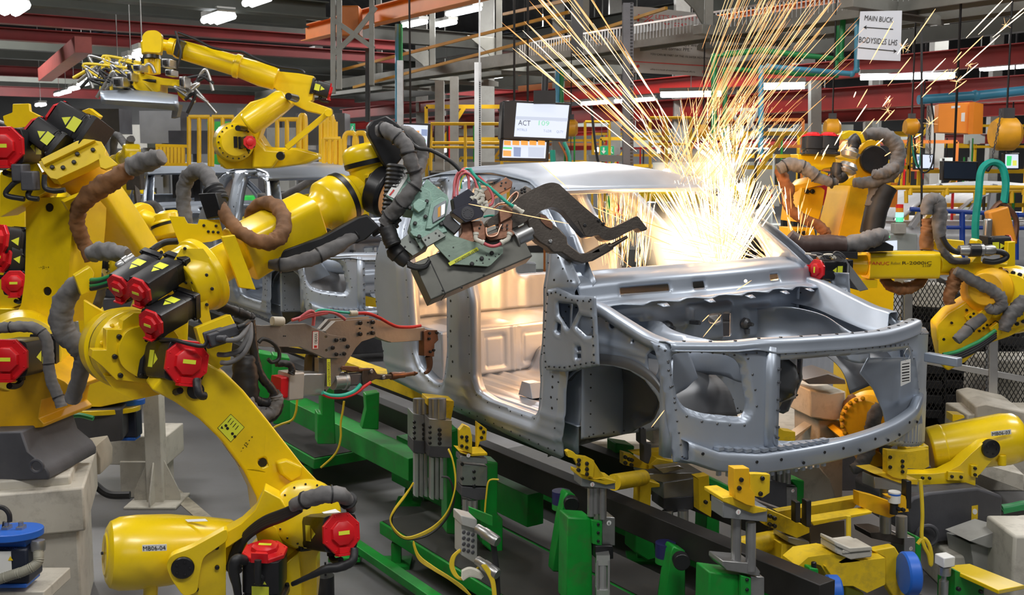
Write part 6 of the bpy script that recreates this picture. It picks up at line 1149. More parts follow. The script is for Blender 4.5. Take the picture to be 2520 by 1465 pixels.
# decks
def deck(label, s0, s1, w0, w1, z, legs):
    r = thing('steel_deck', label, 'platform', L((s0+s1)/2, (w0+w1)/2, z), 'green edged steel decks'); c = L((s0+s1)/2, (w0+w1)/2, z-.04); ax = (FD, WD, Vector((0, 0, 1)))
    mb = MB(); mb.box(c, (s1-s0, w1-w0, .08), ax=ax); build('frame', mb, GRN, r, .006)
    mb = MB(); mb.box(c+Vector((0, 0, .042)), (s1-s0-.03, w1-w0-.03, .008), ax=ax); build('deck_plate', mb, mat('deck_plate_steel', (.05, .048, .045), .3, .55, .2, 3, dirt=.4), r)
    for s in legs:
        for w in (w0+.04, w1-.04): mb = MB(); mb.beam(L(s, w, z-.10), L(s, w, -1.03), .06, .06); mb.box(L(s, w, -1.03), (.18, .18, .02)); build('leg', mb, GRN, r)
    return r
deck('green edged steel deck at left centre behind the front robot', -4.6, -2.95, -.05, 1.2, -.76, (-4.4, -3.15)); deck('green edged steel deck below the car at the lower centre', -1.55, 2.6, -.22, .36, -.80, (-1.4, .2, 2.2)); deck('green edged steel deck between the black rails', -2.6, 1.2, .42, .74, -.84, (-2.4, -.6, 1)); deck('green edged steel deck on the far side under the car', -2.6, 1.2, 1.1, 1.7, -.84, (-2.4, -.6, 1))
mb = MB(); mb.beam(L(-1.7, -.36, -.94), L(2.4, -.36, -.94), .07, .05); mb.box(L(-1.62, -.42, -1.0), (.2, .16, .03)); mb.cyl(L(-1.62, -.42, -1.0), L(-1.62, -.42, -.88), .015); single('foot_rail', mb, GRN, 'green foot rail with bolted plate lying on the floor at lower centre', 'rail', bev=.004)
# green pillars and gussets
def gpost(label, zf, P, d, t=.14, yaw=18, m=GRN, name='green_pillar', cat='pillar', group='green fixture pillars'):
    mb = MB(); Q = zf(P); mb.slab(plane(*Q[0], d, yaw), Q, t); return single(name, mb, m, label, cat, group, bev=.008)
z4_ = ZM(500, 720, 3.662)
gpost('green pillar behind the lower weld gun, nearest its cable loop', z4_, [(630, 560), (780, 590), (785, 1190), (632, 1190)], 7.2); gpost('green pillar with rusty foot standing on the left deck', z4_, [(1065, 850), (1180, 860), (1195, 1370), (1030, 1370), (1028, 1090), (1065, 1095)], 7.0)
gpost('green triangular gusset standing on the green box beam', z4_, [(1460, 920), (1590, 900), (1582, 1240), (1430, 1230), (1470, 1060)], 7.0, .1); gpost('dark green panel behind the orange brown hoses', z4_, [(500, 540), (620, 560), (620, 980), (490, 980)], 7.4)
gpost('tall green pillar left of the near black rail', C_, [(230, 500), (365, 520), (360, 900), (400, 920), (400, 1170), (340, 1180), (250, 1100)], 5.95); gpost('green pillar behind the leftmost clamp unit', C_, [(0, 300), (80, 280), (100, 600), (110, 1040), (0, 1030)], 6.1)
gpost('tapered green support under the near black rail, left one', C_, [(858, 730), (920, 750), (915, 1000), (855, 1310), (755, 1300), (765, 1200), (835, 770)], 5.5, .08); gpost('tapered green support under the near black rail, right one', C_, [(1620, 1115), (1705, 1150), (1703, 1560), (1545, 1560), (1600, 1160)], 4.95, .08)
gpost('dark green block between the two black rails', C_, [(1345, 985), (1470, 1060), (1500, 1200), (1430, 1220), (1340, 1160)], 5.6); gpost('dark green block behind the near front wheel arch', C_, [(1205, 380), (1340, 400), (1330, 520), (1205, 560)], 6.3); gpost('green pillar at the right end of the far rail', D_, [(70, 620), (240, 700), (240, 760), (150, 780), (148, 1070), (50, 1060)], 5.9)
for lab, x, y, d in (('dark blue roller on top of the left tapered support', 815, 720, 5.6), ('dark blue roller on top of the right tapered support', 1560, 1090, 5.05)):
    mb = MB(); c = W(*C_([(x, y)])[0], d); mb.cyl(c, c-Vector((0, 0, .07)), .05, seg=20); mb.mi = 1; mb.cyl(c-Vector((0, 0, .07)), c-Vector((0, 0, .10)), .05, seg=20); single('roller', mb, [mat('dark_blue_roller', (.02, .02, .10), 0, .4), GRN], lab, 'roller')
for lab, x, y, d in (('black bolt wheel on the left tapered support', 885, 800, 5.42), ('black bolt wheel on the right tapered support', 1665, 1205, 4.87)):
    mb = MB(); c = W(*C_([(x, y)])[0], d); mb.cyl(c, c-Vector((0, .05, 0)), .04, seg=18); single('wheel_bolt', mb, BLK, lab, 'bolt', bev=.004)
# twin slide unit in the middle, yellow clamps and arms around it
def piece(name, label, cat, zf, parts, d, m, yaw=18, bev=.004, bolts=(), group=None):
    r = None; mb = MB()
    for P, t, o in parts: Q = zf(P); mb.slab(plane(*Q[0], d, yaw), Q, t, off=o)
    mb.mi = 1
    for x, y, o in bolts: pl = plane(x, y, d, yaw); q = zf([(x, y)])[0]; pl = plane(*q, d-o, yaw); mb.bolt(pl.o, pl.n, .011, .012)
    return single(name, mb, [m, BLK], label, cat, group, bev=bev)
piece('twin_slide', 'wide grey twin slide block in the middle below the car front', 'fixture', C_, [([(1440, 600), (1830, 590), (1835, 620), (1545, 665), (1440, 640)], .2, .02), ([(1545, 665), (1768, 630), (1765, 760), (1545, 780)], .15, 0)], 5.6, STL)
piece('slide_block', 'dark lower half of the grey twin slide block', 'fixture', C_, [([(1545, 780), (1765, 760), (1762, 850), (1600, 880), (1545, 850)], .15, 0)], 5.6, DGR)
for k, (x, w_) in enumerate(((1575, 40), (1685, 40))): mb = MB(); mb.cyl(W(*C_([(x, 860)])[0], 5.62), W(*C_([(x, 1010)])[0], 5.62), .03, seg=16); single('air_cylinder', mb, ALU, ('left', 'right')[k]+' pale air cylinder below the twin slide block', 'cylinder')
piece('yellow_angle', 'yellow angle bracket left of the twin slide block', 'bracket', C_, [([(1380, 650), (1400, 640), (1520, 670), (1520, 695), (1460, 700), (1450, 890), (1370, 840)], .08, .03)], 5.5, YEL2)
piece('yellow_angle', 'yellow angle bracket right of the twin slide block', 'bracket', C_, [([(1780, 625), (1870, 610), (1878, 790), (1892, 800), (1885, 910), (1800, 860), (1795, 640)], .06, .03)], 5.45, YEL2, bolts=[(1845, 800, .05)])
piece('yellow_pad_arm', 'yellow clamp arm with bolts reaching left under the car front', 'clamp', C_, [([(1258, 445), (1330, 465), (1350, 480), (1440, 540), (1440, 570), (1400, 565), (1258, 535)], .05, .03), ([(1330, 455), (1620, 430), (1620, 470), (1450, 500)], .08, -.05), ([(1440, 540), (1500, 490), (1650, 520), (1560, 550), (1440, 565)], .06, 0)], 5.6, YEL2, bolts=[(1272, 480, .05), (1300, 495, .05), (1272, 520, .05), (1318, 500, .05), (1315, 535, .05)])
piece('dark_locator', 'dark locating pin block on the yellow clamp arm', 'locator', C_, [([(1380, 270), (1420, 275), (1425, 380), (1460, 390), (1460, 470), (1440, 530), (1408, 520), (1405, 400), (1380, 380)], .06, .04)], 5.55, DGR)
piece('grey_plate', 'grey slide plate under the yellow clamp arm', 'plate', C_, [([(1500, 560), (1660, 540), (1700, 560), (1540, 600)], .12, 0)], 5.55, STL)
mb = MB(); mb.cyl(W(*C_([(1190, 660)])[0], 5.25), W(*C_([(1400, 625)])[0], 5.5), .042, seg=20); single('yellow_tube', mb, YEL2, 'stained yellow tube between the number 6 unit and the clamp arm', 'tube')
mb = MB(); mb.cyl(W(*D_([(160, 1150)])[0], 5.0), W(*D_([(620, 1055)])[0], 5.3), .050, seg=22); single('yellow_tube', mb, YEL2, 'thick yellow tube behind the number 1 unit', 'tube')
piece('yellow_channel', 'long yellow channel arm with bolted end right of the number 1 unit', 'arm', D_, [([(485, 850), (560, 880), (790, 985), (790, 1020), (700, 1058), (470, 965), (488, 900)], .05, .05), ([(560, 870), (1140, 770), (1140, 800), (1100, 850), (820, 900), (640, 930)], .05, -.1), ([(800, 940), (1240, 870), (1230, 885), (820, 970)], .08, .0)], 5.1, YEL2, bolts=[(505, 900, .07), (537, 915, .07), (505, 960, .07), (537, 970, .07)])
piece('yellow_channel', 'yellow bolted plate at the right end of the channel arm', 'arm', D_, [([(1142, 730), (1260, 760), (1400, 810), (1400, 900), (1360, 915), (1250, 880), (1145, 830)], .05, .05), ([(1350, 760), (1475, 760), (1500, 870), (1400, 880), (1400, 800)], .05, .1)], 5.3, ORY, bolts=[(1425, 850, .12), (1455, 855, .12)])
for k, (x0, y0, y1) in enumerate(((708, 800, 950), (785, 790, 980), (1500, 650, 850))): piece('pin_block', ('left black pin block on the yellow channel arm', 'right black pin block on the yellow channel arm', 'black pin block beside the right lifting unit')[k], 'locator', D_, [([(x0-18, y0), (x0+18, y0), (x0+16, y1), (x0-18, y1)], .04, .08)], 5.05 if k < 2 else 5.3, BLK)
mb = MB(); c = W(*D_([(1395, 760)])[0], 5.2); mb.cyl(c-Vector((0, 0, .03)), c+Vector((0, 0, .025)), .030, seg=20); mb.mi = 1; mb.cyl(c+Vector((0, 0, .01)), c+Vector((0, 0, .018)), .031, seg=20); mb.mi = 2; mb.cyl(c-Vector((0, 0, .09)), c-Vector((0, 0, .03)), .02); single('beacon_sensor', mb, [LCR, BLU, RUB], 'small white and blue round sensor on the yellow plate', 'sensor')
piece('steel_box', 'brownish steel box under the yellow channel arm', 'box', D_, [([(790, 960), (1040, 930), (1045, 1100), (970, 1150), (800, 1190)], .2, -.02)], 5.2, mat('brown_steel', (.20, .16, .13), .4, .5, .1, 5)); piece('grey_plate', 'grey cap plate on the yellow block right of the tube', 'plate', D_, [([(640, 1050), (790, 1085), (790, 1110), (700, 1115), (640, 1090)], .14, .03)], 5.1, STL)
piece('yellow_block', 'upright yellow block under the grey cap plate', 'block', D_, [([(592, 1100), (765, 1120), (765, 1150), (690, 1160), (690, 1375), (580, 1330)], .14, 0)], 5.1, YEL2)
# carriage with white box at the bottom right
cg = thing('carriage', 'yellow carriage with white box on top and blue wheels at the bottom right', 'carriage', W(2080, 1465, 4.9)); b_ = lambda nm, mb, m=YEL2, bev=.006, **k: build(nm, mb, m, cg, bev, **k)
pl = plane(*D_([(1050, 1300)])[0], 4.8, 14)
mb = MB(); mb.slab(pl, D_([(705, 1260), (780, 1195), (950, 1170), (1160, 1220), (1330, 1200), (1330, 1390), (1200, 1450), (1100, 1400), (950, 1400), (900, 1300), (870, 1255), (830, 1240), (790, 1270), (780, 1440), (700, 1390)]), .14, off=0); b_('body', mb, bev=.012)
mb = MB(); mb.slab(pl, D_([(1240, 1150), (1400, 1120), (1480, 1250), (1485, 1560), (1440, 1560), (1330, 1380), (1330, 1200)]), .05, off=-.06); b_('side_plate', mb); mb = MB(); mb.slab(pl, D_([(1050, 1400), (1180, 1450), (1170, 1560), (1040, 1560)]), .1, off=-.05); b_('pedestal', mb, mat('olive_yellow', (.35, .36, .02), 0, .5))
mb = MB(); mb.slab(pl, D_([(910, 1255), (980, 1365), (970, 1370), (900, 1262)]), .04, off=.02); b_('lip', mb)
for x, y, d, r_ in ((1500, 1310, 4.85, .10), (955, 1435, 4.6, .07)): mb = MB(); c = W(*D_([(x, y)])[0], d); mb.cyl(c-Vector((.03, 0, 0)), c+Vector((.03, 0, 0)), r_, seg=28, bev=.008); b_('wheel', mb, BLU, 0)
mb = MB(); mb.slab(pl, D_([(790, 1270), (855, 1280), (855, 1390), (945, 1420), (940, 1560), (830, 1560), (830, 1390), (790, 1340)]), .05, off=.05); b_('latch', mb, GRN); mb = MB(); mb.cyl(W(*D_([(820, 1290)])[0], 4.72), W(*D_([(820, 1225)])[0], 4.72), .012); b_('latch_knob', mb, BLK)
wb = piece('junction_box', 'small off white junction box lying on the yellow carriage', 'box', D_, [([(975, 1115), (1090, 1165), (1240, 1150), (1235, 1195), (1090, 1215), (975, 1165)], .12, 0), ([(972, 1080), (1090, 1130), (1238, 1120), (1240, 1150), (1090, 1165), (972, 1112)], .12, .01)], 4.75, CRM, bev=.006)
mb = MB(); o = W(*D_([(1050, 1090)])[0], 4.85); mb.box(o+Vector((0, 0, -.01)), (.14, .15, .02), rz=.3); build('lid', mb, CRM, wb, .004)
# right: green stand with yellow plate, sensor post
piece('green_stand', 'bright green stand carrying the yellow plate at the bottom right corner', 'stand', D_, [([(1830, 1290), (2035, 1370), (2035, 1560), (1825, 1560)], .12, 0)], 4.9, GRN, bolts=[(1850, 1420, .02), (2010, 1440, .02)]); mb = MB(); q = [W(*p, d) for p, d in zip(D_([(1750, 1255), (1930, 1240), (2325, 1395), (2140, 1430)]), (5.0, 5.2, 4.95, 4.7))]; mb.plate([q], Vector((0, 0, 1)), .02); single('yellow_plate', mb, YEL, 'flat yellow plate lying on the green stand at the bottom right', 'plate', bev=.003)
sp = thing('sensor_post', 'small white sensor box on a grey pipe at the bottom right', 'sensor', W(*D_([(1750, 1465)])[0], 4.9)); mb = MB(); c = W(*D_([(1755, 1215)])[0], 4.9); mb.box(c, (.065, .065, .05), rz=.3); build('sensor_box', mb, LCR, sp, .005); mb = MB(); mb.cyl(c-Vector((0, 0, .03)), c-Vector((0, 0, .07)), .03); mb.cyl(c-Vector((0, 0, .07)), c-Vector((0, 0, .10)), .012); mb.cyl(c-Vector((0, 0, .10)), c-Vector((0, 0, .30)), .022); build('pipe', mb, STL, sp)
mb = MB(); mb.tube([W(*p, 5.25) for p in D_([(1580, 640), (1590, 760), (1595, 900), (1590, 1040), (1610, 1120), (1640, 1180), (1655, 1250), (1660, 1180), (1640, 1100), (1600, 1060), (1560, 1100)])], .010, 8, 8); single('yellow_cable', mb, YLC, 'yellow cable hanging in a loop beside the right lifting unit', 'cable')
mb = MB(); mb.tube([W(*p, 5.0) for p in D_([(1068, 1070), (1068, 990), (1068, 900)])], .012, 8, 4); single('yellow_cable', mb, YLC, 'short yellow cable rising from the white junction box', 'cable')
# yellow and black cable runs at lower centre
cab = lambda lab, m, zf, P, d, r=.006: single('cable', (lambda mb: mb.tube([W(*p, d+(.02*k if False else 0)) for k, p in enumerate(zf(P))], r, 7, 8))(MB()), m, lab, 'cable', 'fixture cables')
for k in range(3): cab(('outer', 'middle', 'inner')[k]+' yellow cable of the big loop left of the manifold', YLC, A5, [(1500, 670-k*4), (1440, 750+k*6), (1365, 850+k*6), (1335, 930), (1370, 1010-k*6), (1440, 1060-k*5), (1530, 1050-k*8), (1650, 990-k*10), (1740, 880-k*4), (1790, 740), (1800, 640-k*10), (1780, 500), (1750, 420+k*4)], 5.55-k*.02, .0045)
cab('black cable lying inside the big yellow cable loop', RUB, A5, [(1490, 690), (1420, 790), (1350, 900), (1360, 1000), (1450, 1065), (1600, 1040), (1720, 940), (1790, 790), (1760, 640), (1700, 620)], 5.6, .006)
for k in range(5): cab(('first', 'second', 'third', 'fourth', 'fifth')[k]+' yellow cable trailing along the deck edge, counted from the deck', YLC, A5, [(1500, 1080+k*6), (1540, 1180+k*8), (1640, 1260+k*6), (1750, 1330+k*5), (1850, 1400+k*6), (1920, 1480)], 5.35, .004)
for k in range(7): cab(('topmost', 'second', 'third', 'fourth', 'fifth', 'sixth', 'lowest')[k]+' black cable leaving the manifold downwards', RUB, C_, [(270+k*6, 1030+k*6), (320+k*3, 1100), (340+k*3, 1250), (350+k*3, 1400), (355+k*3, 1500)], 4.95, .009)
for k in range(4): cab(('leftmost', 'second', 'third', 'rightmost')[k]+' yellow cable of the short bunch under the manifold', YLC, C_, [(250+k*8, 1250), (290+k*8, 1310), (320+k*6, 1380), (335+k*5, 1500)], 4.9, .006)
for k in range(3): cab(('outer', 'middle', 'inner')[k]+' yellow cable curling left of the manifold', YLC, C_, [(95, 1140+k*4), (40+k*8, 1190), (25+k*10, 1260), (60+k*8, 1330), (120, 1350-k*5), (200, 1290), (240, 1250)], 5.0, .006)
for k in range(4): cab(('first', 'second', 'third', 'fourth')[k]+' yellow cable lying on top of the near black rail, from the left', YLC, D_, [(0, 1000+k*6), (80, 1060+k*4), (180, 1110+k*4), (300, 1170+k*5), (450, 1250+k*4), (600, 1310+k*5)], 5.3, .007)
cab('yellow cable dropping from the servo of the lower gun', YLC, z4_, [(850, 920), (845, 1000), (835, 1080), (800, 1150), (700, 1190), (640, 1220), (610, 1260)], 6.2, .007); cab('yellow cable with white connectors hanging beside the left deck pillar', YLC, z4_, [(1270, 980), (1260, 1060), (1240, 1180), (1240, 1300), (1220, 1400), (1170, 1480), (1060, 1580)], 6.6, .007); cab('thin yellow cable loop on the tall green pillar', YLC, C_, [(370, 640), (300, 650), (280, 760), (270, 880)], 5.7, .005)
vm = thing('valve_manifold', 'light grey valve manifold block with cables at the lower centre', 'manifold', W(*C_([(210, 1250)])[0], 5.0)); pl = plane(*C_([(150, 1000)])[0], 5.0, 22)
mb = MB(); mb.slab(pl, C_([(102, 898), (215, 930), (215, 1250), (102, 1180)]), .10); mb.mi = 1
for i in range(4):
    for j in range(3): mb.bolt(pl.at(*C_([(120+j*32, 1015+i*42+j*9)])[0]), pl.n, .010, .004)
build('body', mb, [mat('pale_valve_grey', (.42, .42, .40), .1, .45), DGR], vm, .005); mb = MB(); mb.slab(pl, C_([(100, 895), (215, 925), (215, 1000), (100, 965)]), .12, off=.02); build('cover', mb, mat('pale_valve_grey', (.42, .42, .40)), vm, .006); mb = MB(); mb.slab(plane(*C_([(155, 840)])[0], 5.15, 10), C_([(155, 838), (325, 905), (325, 970), (290, 960), (160, 890)]), .02); build('mounting_plate', mb, GRN, vm)
for y in (985, 1215): mb = MB(); a = W(*C_([(215, y)])[0], 4.98); mb.lathe(a, a+Vector((.10, -.08, -.04)), [(0, .022), (.3, .024), (.35, .028), (.9, .028), (1, .024)], 16); build('silencer', mb, STL, vm)
mb = MB()
for k in range(6): mb.tube([W(*p, 4.95) for p in C_([(110, 1300+k*10), (160, 1280+k*8), (220, 1300+k*6), (250, 1340)])], .012, 7, 5)
single('cable_knot', mb, CON, 'tangle of white and yellow wires under the manifold', 'cable')
# ---- left: floor column, cream blocks, tip dressers
fc = thing('support_column', 'cream square column with ribbed foot on the floor, left of centre', 'column', (-2.62, 7.3, 0)); b_ = lambda nm, mb, m=CRM, bev=.006, **k: build(nm, mb, m, fc, bev, **k)
c = onZ(374, 1250, 0)+Vector((0, .12, 0)); mb = MB(); mb.box(c+Vector((0, 0, .42)), (.12, .12, .84)); b_('shaft', mb); mb = MB(); mb.box(c+Vector((0, 0, .01)), (.38, .34, .02)); b_('foot_plate', mb)
for dx, dy in ((1, 0), (-1, 0), (0, -1)):
    mb = MB(); d1 = Vector((dx, dy, 0)); n = Vector((-dy, dx, 0)); P = [c+d1*.06+Vector((0, 0, .02)), c+d1*.17+Vector((0, 0, .02)), c+d1*.17+Vector((0, 0, .08)), c+d1*.06+Vector((0, 0, .32))]; mb.plate([[p+n*.006 for p in P]], n, .012); b_('gusset', mb, bev=.002)
mb = MB(); mb.box((-3.05, 7.75, .36), (.95, .4, .22)); mb.box((-3.9, 7.7, .42), (.9, .35, .16)); mb.box((-2.78, 7.7, .14), (.30, .32, .28)); single('cream_block', mb, CRM, 'row of cream steel blocks behind the floor column', 'block', bev=.008)
mb = MB(); Q = [(155, 1110), (235, 1098), (248, 1128), (247, 1168), (185, 1174), (160, 1150)]; mb.slab(plane(200, 1140, 6.3, 5), Q, .25); single('cream_block', mb, mat('dusty_cream', (.42, .38, .31), 0, .6, .15, 6), 'dusty cream box left of the floor column', 'block', bev=.006)
for k in range(3): cab(('upper', 'middle', 'lower')[k]+' thick black cable sagging from the dusty box to the column', RUB, ZM(0, 0, 1), [(218, 1172+k*4), (240, 1195+k*4), (270, 1215+k*3), (320, 1216+k*3)], 6.6, .018)
cab('green hose crossing the dark robot base at left', GPP, ZM(0, 0, 1), [(60, 1075), (110, 1060), (150, 1035), (190, 1022), (230, 1030)], 6.2, .016)
def dresser(label, x, y, d, s):
    r = thing('tip_dresser', label, 'tip dresser', W(x, y, d), 'electrode tip dressers'); P = lambda a, b, dd=0: W(x+a*s, y+b*s, d+dd)
    mb = MB(); q = circ(x-15*s, y-60*s, 75*s, 16*s, 24); mb.lathe(P(0, -68), P(0, -50), [(0, mm(70*s, d)), (1, mm(70*s, d))], 28); mb.box(P(10, -35), (mm(70*s, d), .12*s, mm(30*s, d))); build('blue_head', mb, BLU, r, .004)
    mb = MB(); mb.box(P(0, 10), (mm(110*s, d), .16*s, mm(90*s, d))); build('motor_box', mb, mat('dark_navy_case', (.015, .02, .04), 0, .45), r, .012); mb = MB(); mb.box(P(0, 58), (mm(100*s, d), .15*s, mm(10*s, d))); build('blue_base', mb, BLU, r, .004)
    mb = MB(); mb.box(P(-10, 5)-Vector((0, .085*s, 0)), (mm(55*s, d), .003, mm(70*s, d))); lb = build('label_plate', mb, LCR, r)
    for k in range(3): mb = MB(); a = P(-50+k*35, -70); mb.box(a, (.03*s, .05*s, .02)); mb.cyl(a, a+Vector((0, 0, .03*s)), .012*s); build('cutter_fitting', mb, STL, r)
    return r, P
r, P = dresser('blue and black electrode dresser with printed label at the left picture edge', 32, 1370, 5.0, 1.0); mb = MB(); mb.lathe(P(62, -40, -.05), P(62, -12, -.05), [(0, .03), (.3, .034), (.9, .032), (1, .026)], 16); build('coupling', mb, STL, r); mb = MB(); pp = [P(62, -15, -.06), P(60, 15, -.08), P(30, 35, -.1), P(-10, 48, -.1), P(-50, 62, -.1)]; Q = catmull(pp, 16); mb.tube(pp, [.022+.004*(i % 2) for i in range(60)], 12, 16); build('corrugated_conduit', mb, mat('beige_conduit', (.33, .32, .26), 0, .5), r, smooth=60)
text('label_lettering', 'KYOKUTOH', P(-36, -18, -.085)-Vector((0, .006, 0)), Vector((1, 0, 0)), Vector((0, 0, 1)), .012, mat('navy_print', (.01, .02, .12), 0, .5), r, width=.09); mb = MB(); c = P(-6, 10, -.09); mb.plate([[c+Vector((-.012, -.001, 0)), c+Vector((.012, -.001, 0)), c+Vector((0, -.001, .022))]], Vector((0, -1, 0)), .001); build('warning_triangle', mb, YEL, r)
mb = MB(); mb.cyl(P(-20, -85, .05), P(-25, -60, .05), .01); mb.tube([P(-60, -125), P(-25, -120), P(-10, -105), P(-8, -85)], .012, 8); build('air_hose', mb, RUB, r)
dresser('blue and black electrode dresser on the cream block behind the front arm', 302, 1033, 7.1, .75)
mb = MB(); mb.box(W(30, 1440, 5.1), (.45, .3, .06)); single('dresser_shelf', mb, CRM, 'cream shelf carrying the dresser at the left edge', 'shelf', bev=.006)
mb = MB(); c = onZ(802, 1466, 0); mb.cyl(c, c+Vector((0, 0, .12)), .05, seg=20); mb.cyl(c+Vector((0, 0, .12)), c+Vector((0, 0, .2)), .006); single('floor_cap', mb, BLK, 'small black round cap standing on the floor at the bottom edge', 'cap')
# ---- behind the car: cream pedestals, panels
cp = thing('robot_stand', 'cream boxed stand with gussets behind the front of the car', 'stand', W(2045, 1230, 6.9)); b_ = lambda nm, mb, m=CRM, bev=.01, **k: build(nm, mb, m, cp, bev, **k)
pl = plane(2045, 1100, 6.9, 12); mb = MB(); mb.slab(pl, D_([(790, 0), (940, 25), (1050, 10), (1050, 200), (940, 220), (800, 200)]), .45, off=.05); b_('cap', mb)
mb = MB(); mb.slab(pl, D_([(855, 215), (1030, 220), (1025, 790), (990, 800), (860, 740)]), .35); b_('shaft', mb); mb = MB(); mb.slab(pl, D_([(700, 560), (860, 545), (940, 640), (990, 800), (760, 800), (640, 700), (560, 560)]), .05, off=.1); b_('gusset', mb)
mb = MB(); mb.slab(pl, D_([(830, 230), (856, 205), (700, 355), (560, 460), (560, 420)]), .1, off=-.1); b_('strut', mb)
mb = MB(); mb.slab(plane(2020, 930, 6.7, 5), [(1978, 935), (2040, 920), (2080, 935), (2082, 946), (1990, 946)], .3); single('brown_casting', mb, BODD, 'dark brown casting on top of the cream boxed stand', 'casting', bev=.006)
piece('cream_post', 'cream post behind the near front wheel arch', 'post', C_, [([(1465, 190), (1530, 200), (1540, 390), (1470, 380)], .15, 0), ([(1420, 400), (1620, 390), (1620, 440), (1430, 450)], .1, .05)], 6.9, CRM)
mb = MB(); mb.box((1.6, 8.4, .18), (2.2, 1.2, .36)); single('cream_block', mb, CRM, 'wide cream floor block seen under the car', 'block', bev=.02)
piece('yellow_clamp', 'yellow stained clamp right of the dark wheelhouse under the car', 'clamp', D_, [([(525, 240), (610, 290), (690, 300), (690, 380), (560, 360), (520, 300)], .08, 0)], 6.0, YEL2)
mb = MB(); mb.slab(plane(2450, 1110, 7.4, -10), D_([(2000, 520), (2330, 610), (2330, 730), (1990, 600)]), .6); mb.box((3.9, 7.9, .3), (.9, .4, .6)); single('cream_block', mb, CRM, 'long cream machine block at the right edge behind the balancer', 'block', bev=.012); mb = MB(); mb.slab(plane(2460, 1000, 7.8, -10), D_([(1970, 120), (2060, 100), (2330, 160), (2330, 320), (2200, 310), (1975, 220)]), .6); mb.box((4.2, 8.5, .45), (.7, .4, .9)); single('cream_block', mb, CRM, 'cream cabinet top at the right edge above the yellow balancer', 'block', bev=.012)
piece('grey_block', 'grey steel block on the floor at the right edge', 'block', D_, [([(1930, 1080), (2150, 1000), (2290, 1040), (2280, 1110), (2060, 1130)], .2, .05), ([(1940, 1100), (2270, 1110), (2270, 1400), (1980, 1400)], .2, 0)], 5.9, GRY)
# ============================================================ the hall
def bar(mb, a, b, w, h, up=None): return mb.beam(a, b, w, h, up)
FLOOR = mat('grey_concrete_floor', (.14, .14, .145), 0, .5, .12, 1.2, .06, 30, dirt=.35)
mb = MB(); mb.box((2, 18, -.05), (60, 64, .1)); struct('floor', mb, FLOOR)
mb = MB(); o = onZ(1050, 1300, .0); mb.box(L(-1.2, -.9, -1.037), (7, .10, .004), ax=(FD, WD, Vector((0, 0, 1)))); struct('trim_1', mb, mat('worn_floor_line', (.42, .38, .30), 0, .7, .3, 10))
CEIL = mat('dark_roof_sheet', (.03, .03, .03), .2, .7, .3, 1)
mb = MB(); rows = [[Vector((-28+.25*i, -14+6.4*j, 8.6+(.08 if i % 2 else 0))) for j in range(11)] for i in range(241)]; mb.grid(rows); struct('ceiling', mb, CEIL)
WALL = mat('far_wall_sheet', (.07, .072, .075), 0, .7, .2, .6)
for nm, c, d in (('wall_back', (2, 50, 4.3), (60, .2, 8.6)), ('wall_left', (-28, 18, 4.3), (.2, 64, 8.6)), ('wall_right', (32, 18, 4.3), (.2, 64, 8.6)), ('wall_front', (2, -14, 4.3), (60, .2, 8.6))): mb = MB(); mb.box(c, d); struct(nm, mb, WALL)
GB = mat('grey_green_roof_beam', (.045, .05, .042), .1, .6, .2, 2); GB2 = mat('pale_roof_beam', (.085, .085, .075), .1, .6, .2, 2)
def run(name, lab, px, py, d, dirv, l0, l1, w, h, m, cat='beam', group=None, ib=True):
    c = W(px, py, d); mb = MB(); (mb.ibeam if ib else mb.beam)(c+dirv*l0, c+dirv*l1, w, h); return single(name, mb, m, lab, cat, group)
TX = ('first', 'second', 'third', 'fourth', 'fifth', 'sixth', 'seventh', 'eighth', 'ninth', 'tenth')
for k, (py, d, h, m) in enumerate(((22, 11.5, .16, GB), (-8, 10, .16, GB), (150, 24, .25, GB), (128, 20, .22, GB), (175, 28, .4, GB), (200, 33, .4, GB), (222, 38, .4, GB), (42, 15.5, .25, GB2))): run('roof_beam', TX[k]+' grey roof beam crossing the upper left, numbered in the order built up from the top', 400, py, d, WD, -14, 1.7 if k < 2 else 14, .2, h, m, 'beam', 'grey roof beams')
for k, (py, d, h) in enumerate(((72, 14, .13), (108, 15, .15), (192, 26, .22), (238, 36, .3))): run('red_beam', ('uppermost', 'second', 'third', 'lowest')[k]+' dark red crane beam crossing the upper left', 400, py, d, WD, -12, (3.6, 3.8, 12, 14)[k], .16, h, REDB, 'beam', 'red crane beams')
RD2 = mat('bright_red_beam', (.25, .014, .012), 0, .45, .2, 2)
for k, (px, py, d, h, w_) in enumerate(((2200, 160, 13, .22, .16), (2300, 230, 14, .30, .3), (2000, 290, 22, .22, .2), (1600, 262, 24, .25, .2), (1300, 150, 26, .2, .2), (1250, 330, 32, .25, .2), (2300, 345, 26, .22, .2))):
    run('red_beam', ('highest red crane beam at right', 'wide red crane beam below the long white lamp at right', 'red crane beam above the balancers at right', 'red crane beam behind the spark fan', 'red crane beam behind the cable trays', 'red crane beam behind the monitor', 'distant red crane beam at far right')[k], px, py, d, FD, -16, 9 if k < 2 else 5, w_, h, RD2, 'beam', 'red crane beams')
run('roof_beam', 'pale grey pipe under the roof at top right', 2200, 95, 12, FD, -14, 8, .14, .16, GB2, ib=False, cat='beam'); run('roof_beam', 'dark roof beam above the sign at top right', 2200, 30, 11, FD, -14, 8, .2, .3, GB)
for k in range(2, 5): run('roof_beam', ('', '', 'nearest', 'middle', 'farthest')[k]+' roof beam running with the line above the cable trays', 1500-k*60, 30+k*24, 14+k*4, FD, -14, 9, .2, .3, GB2 if k % 2 else GB, 'beam', 'grey roof beams')
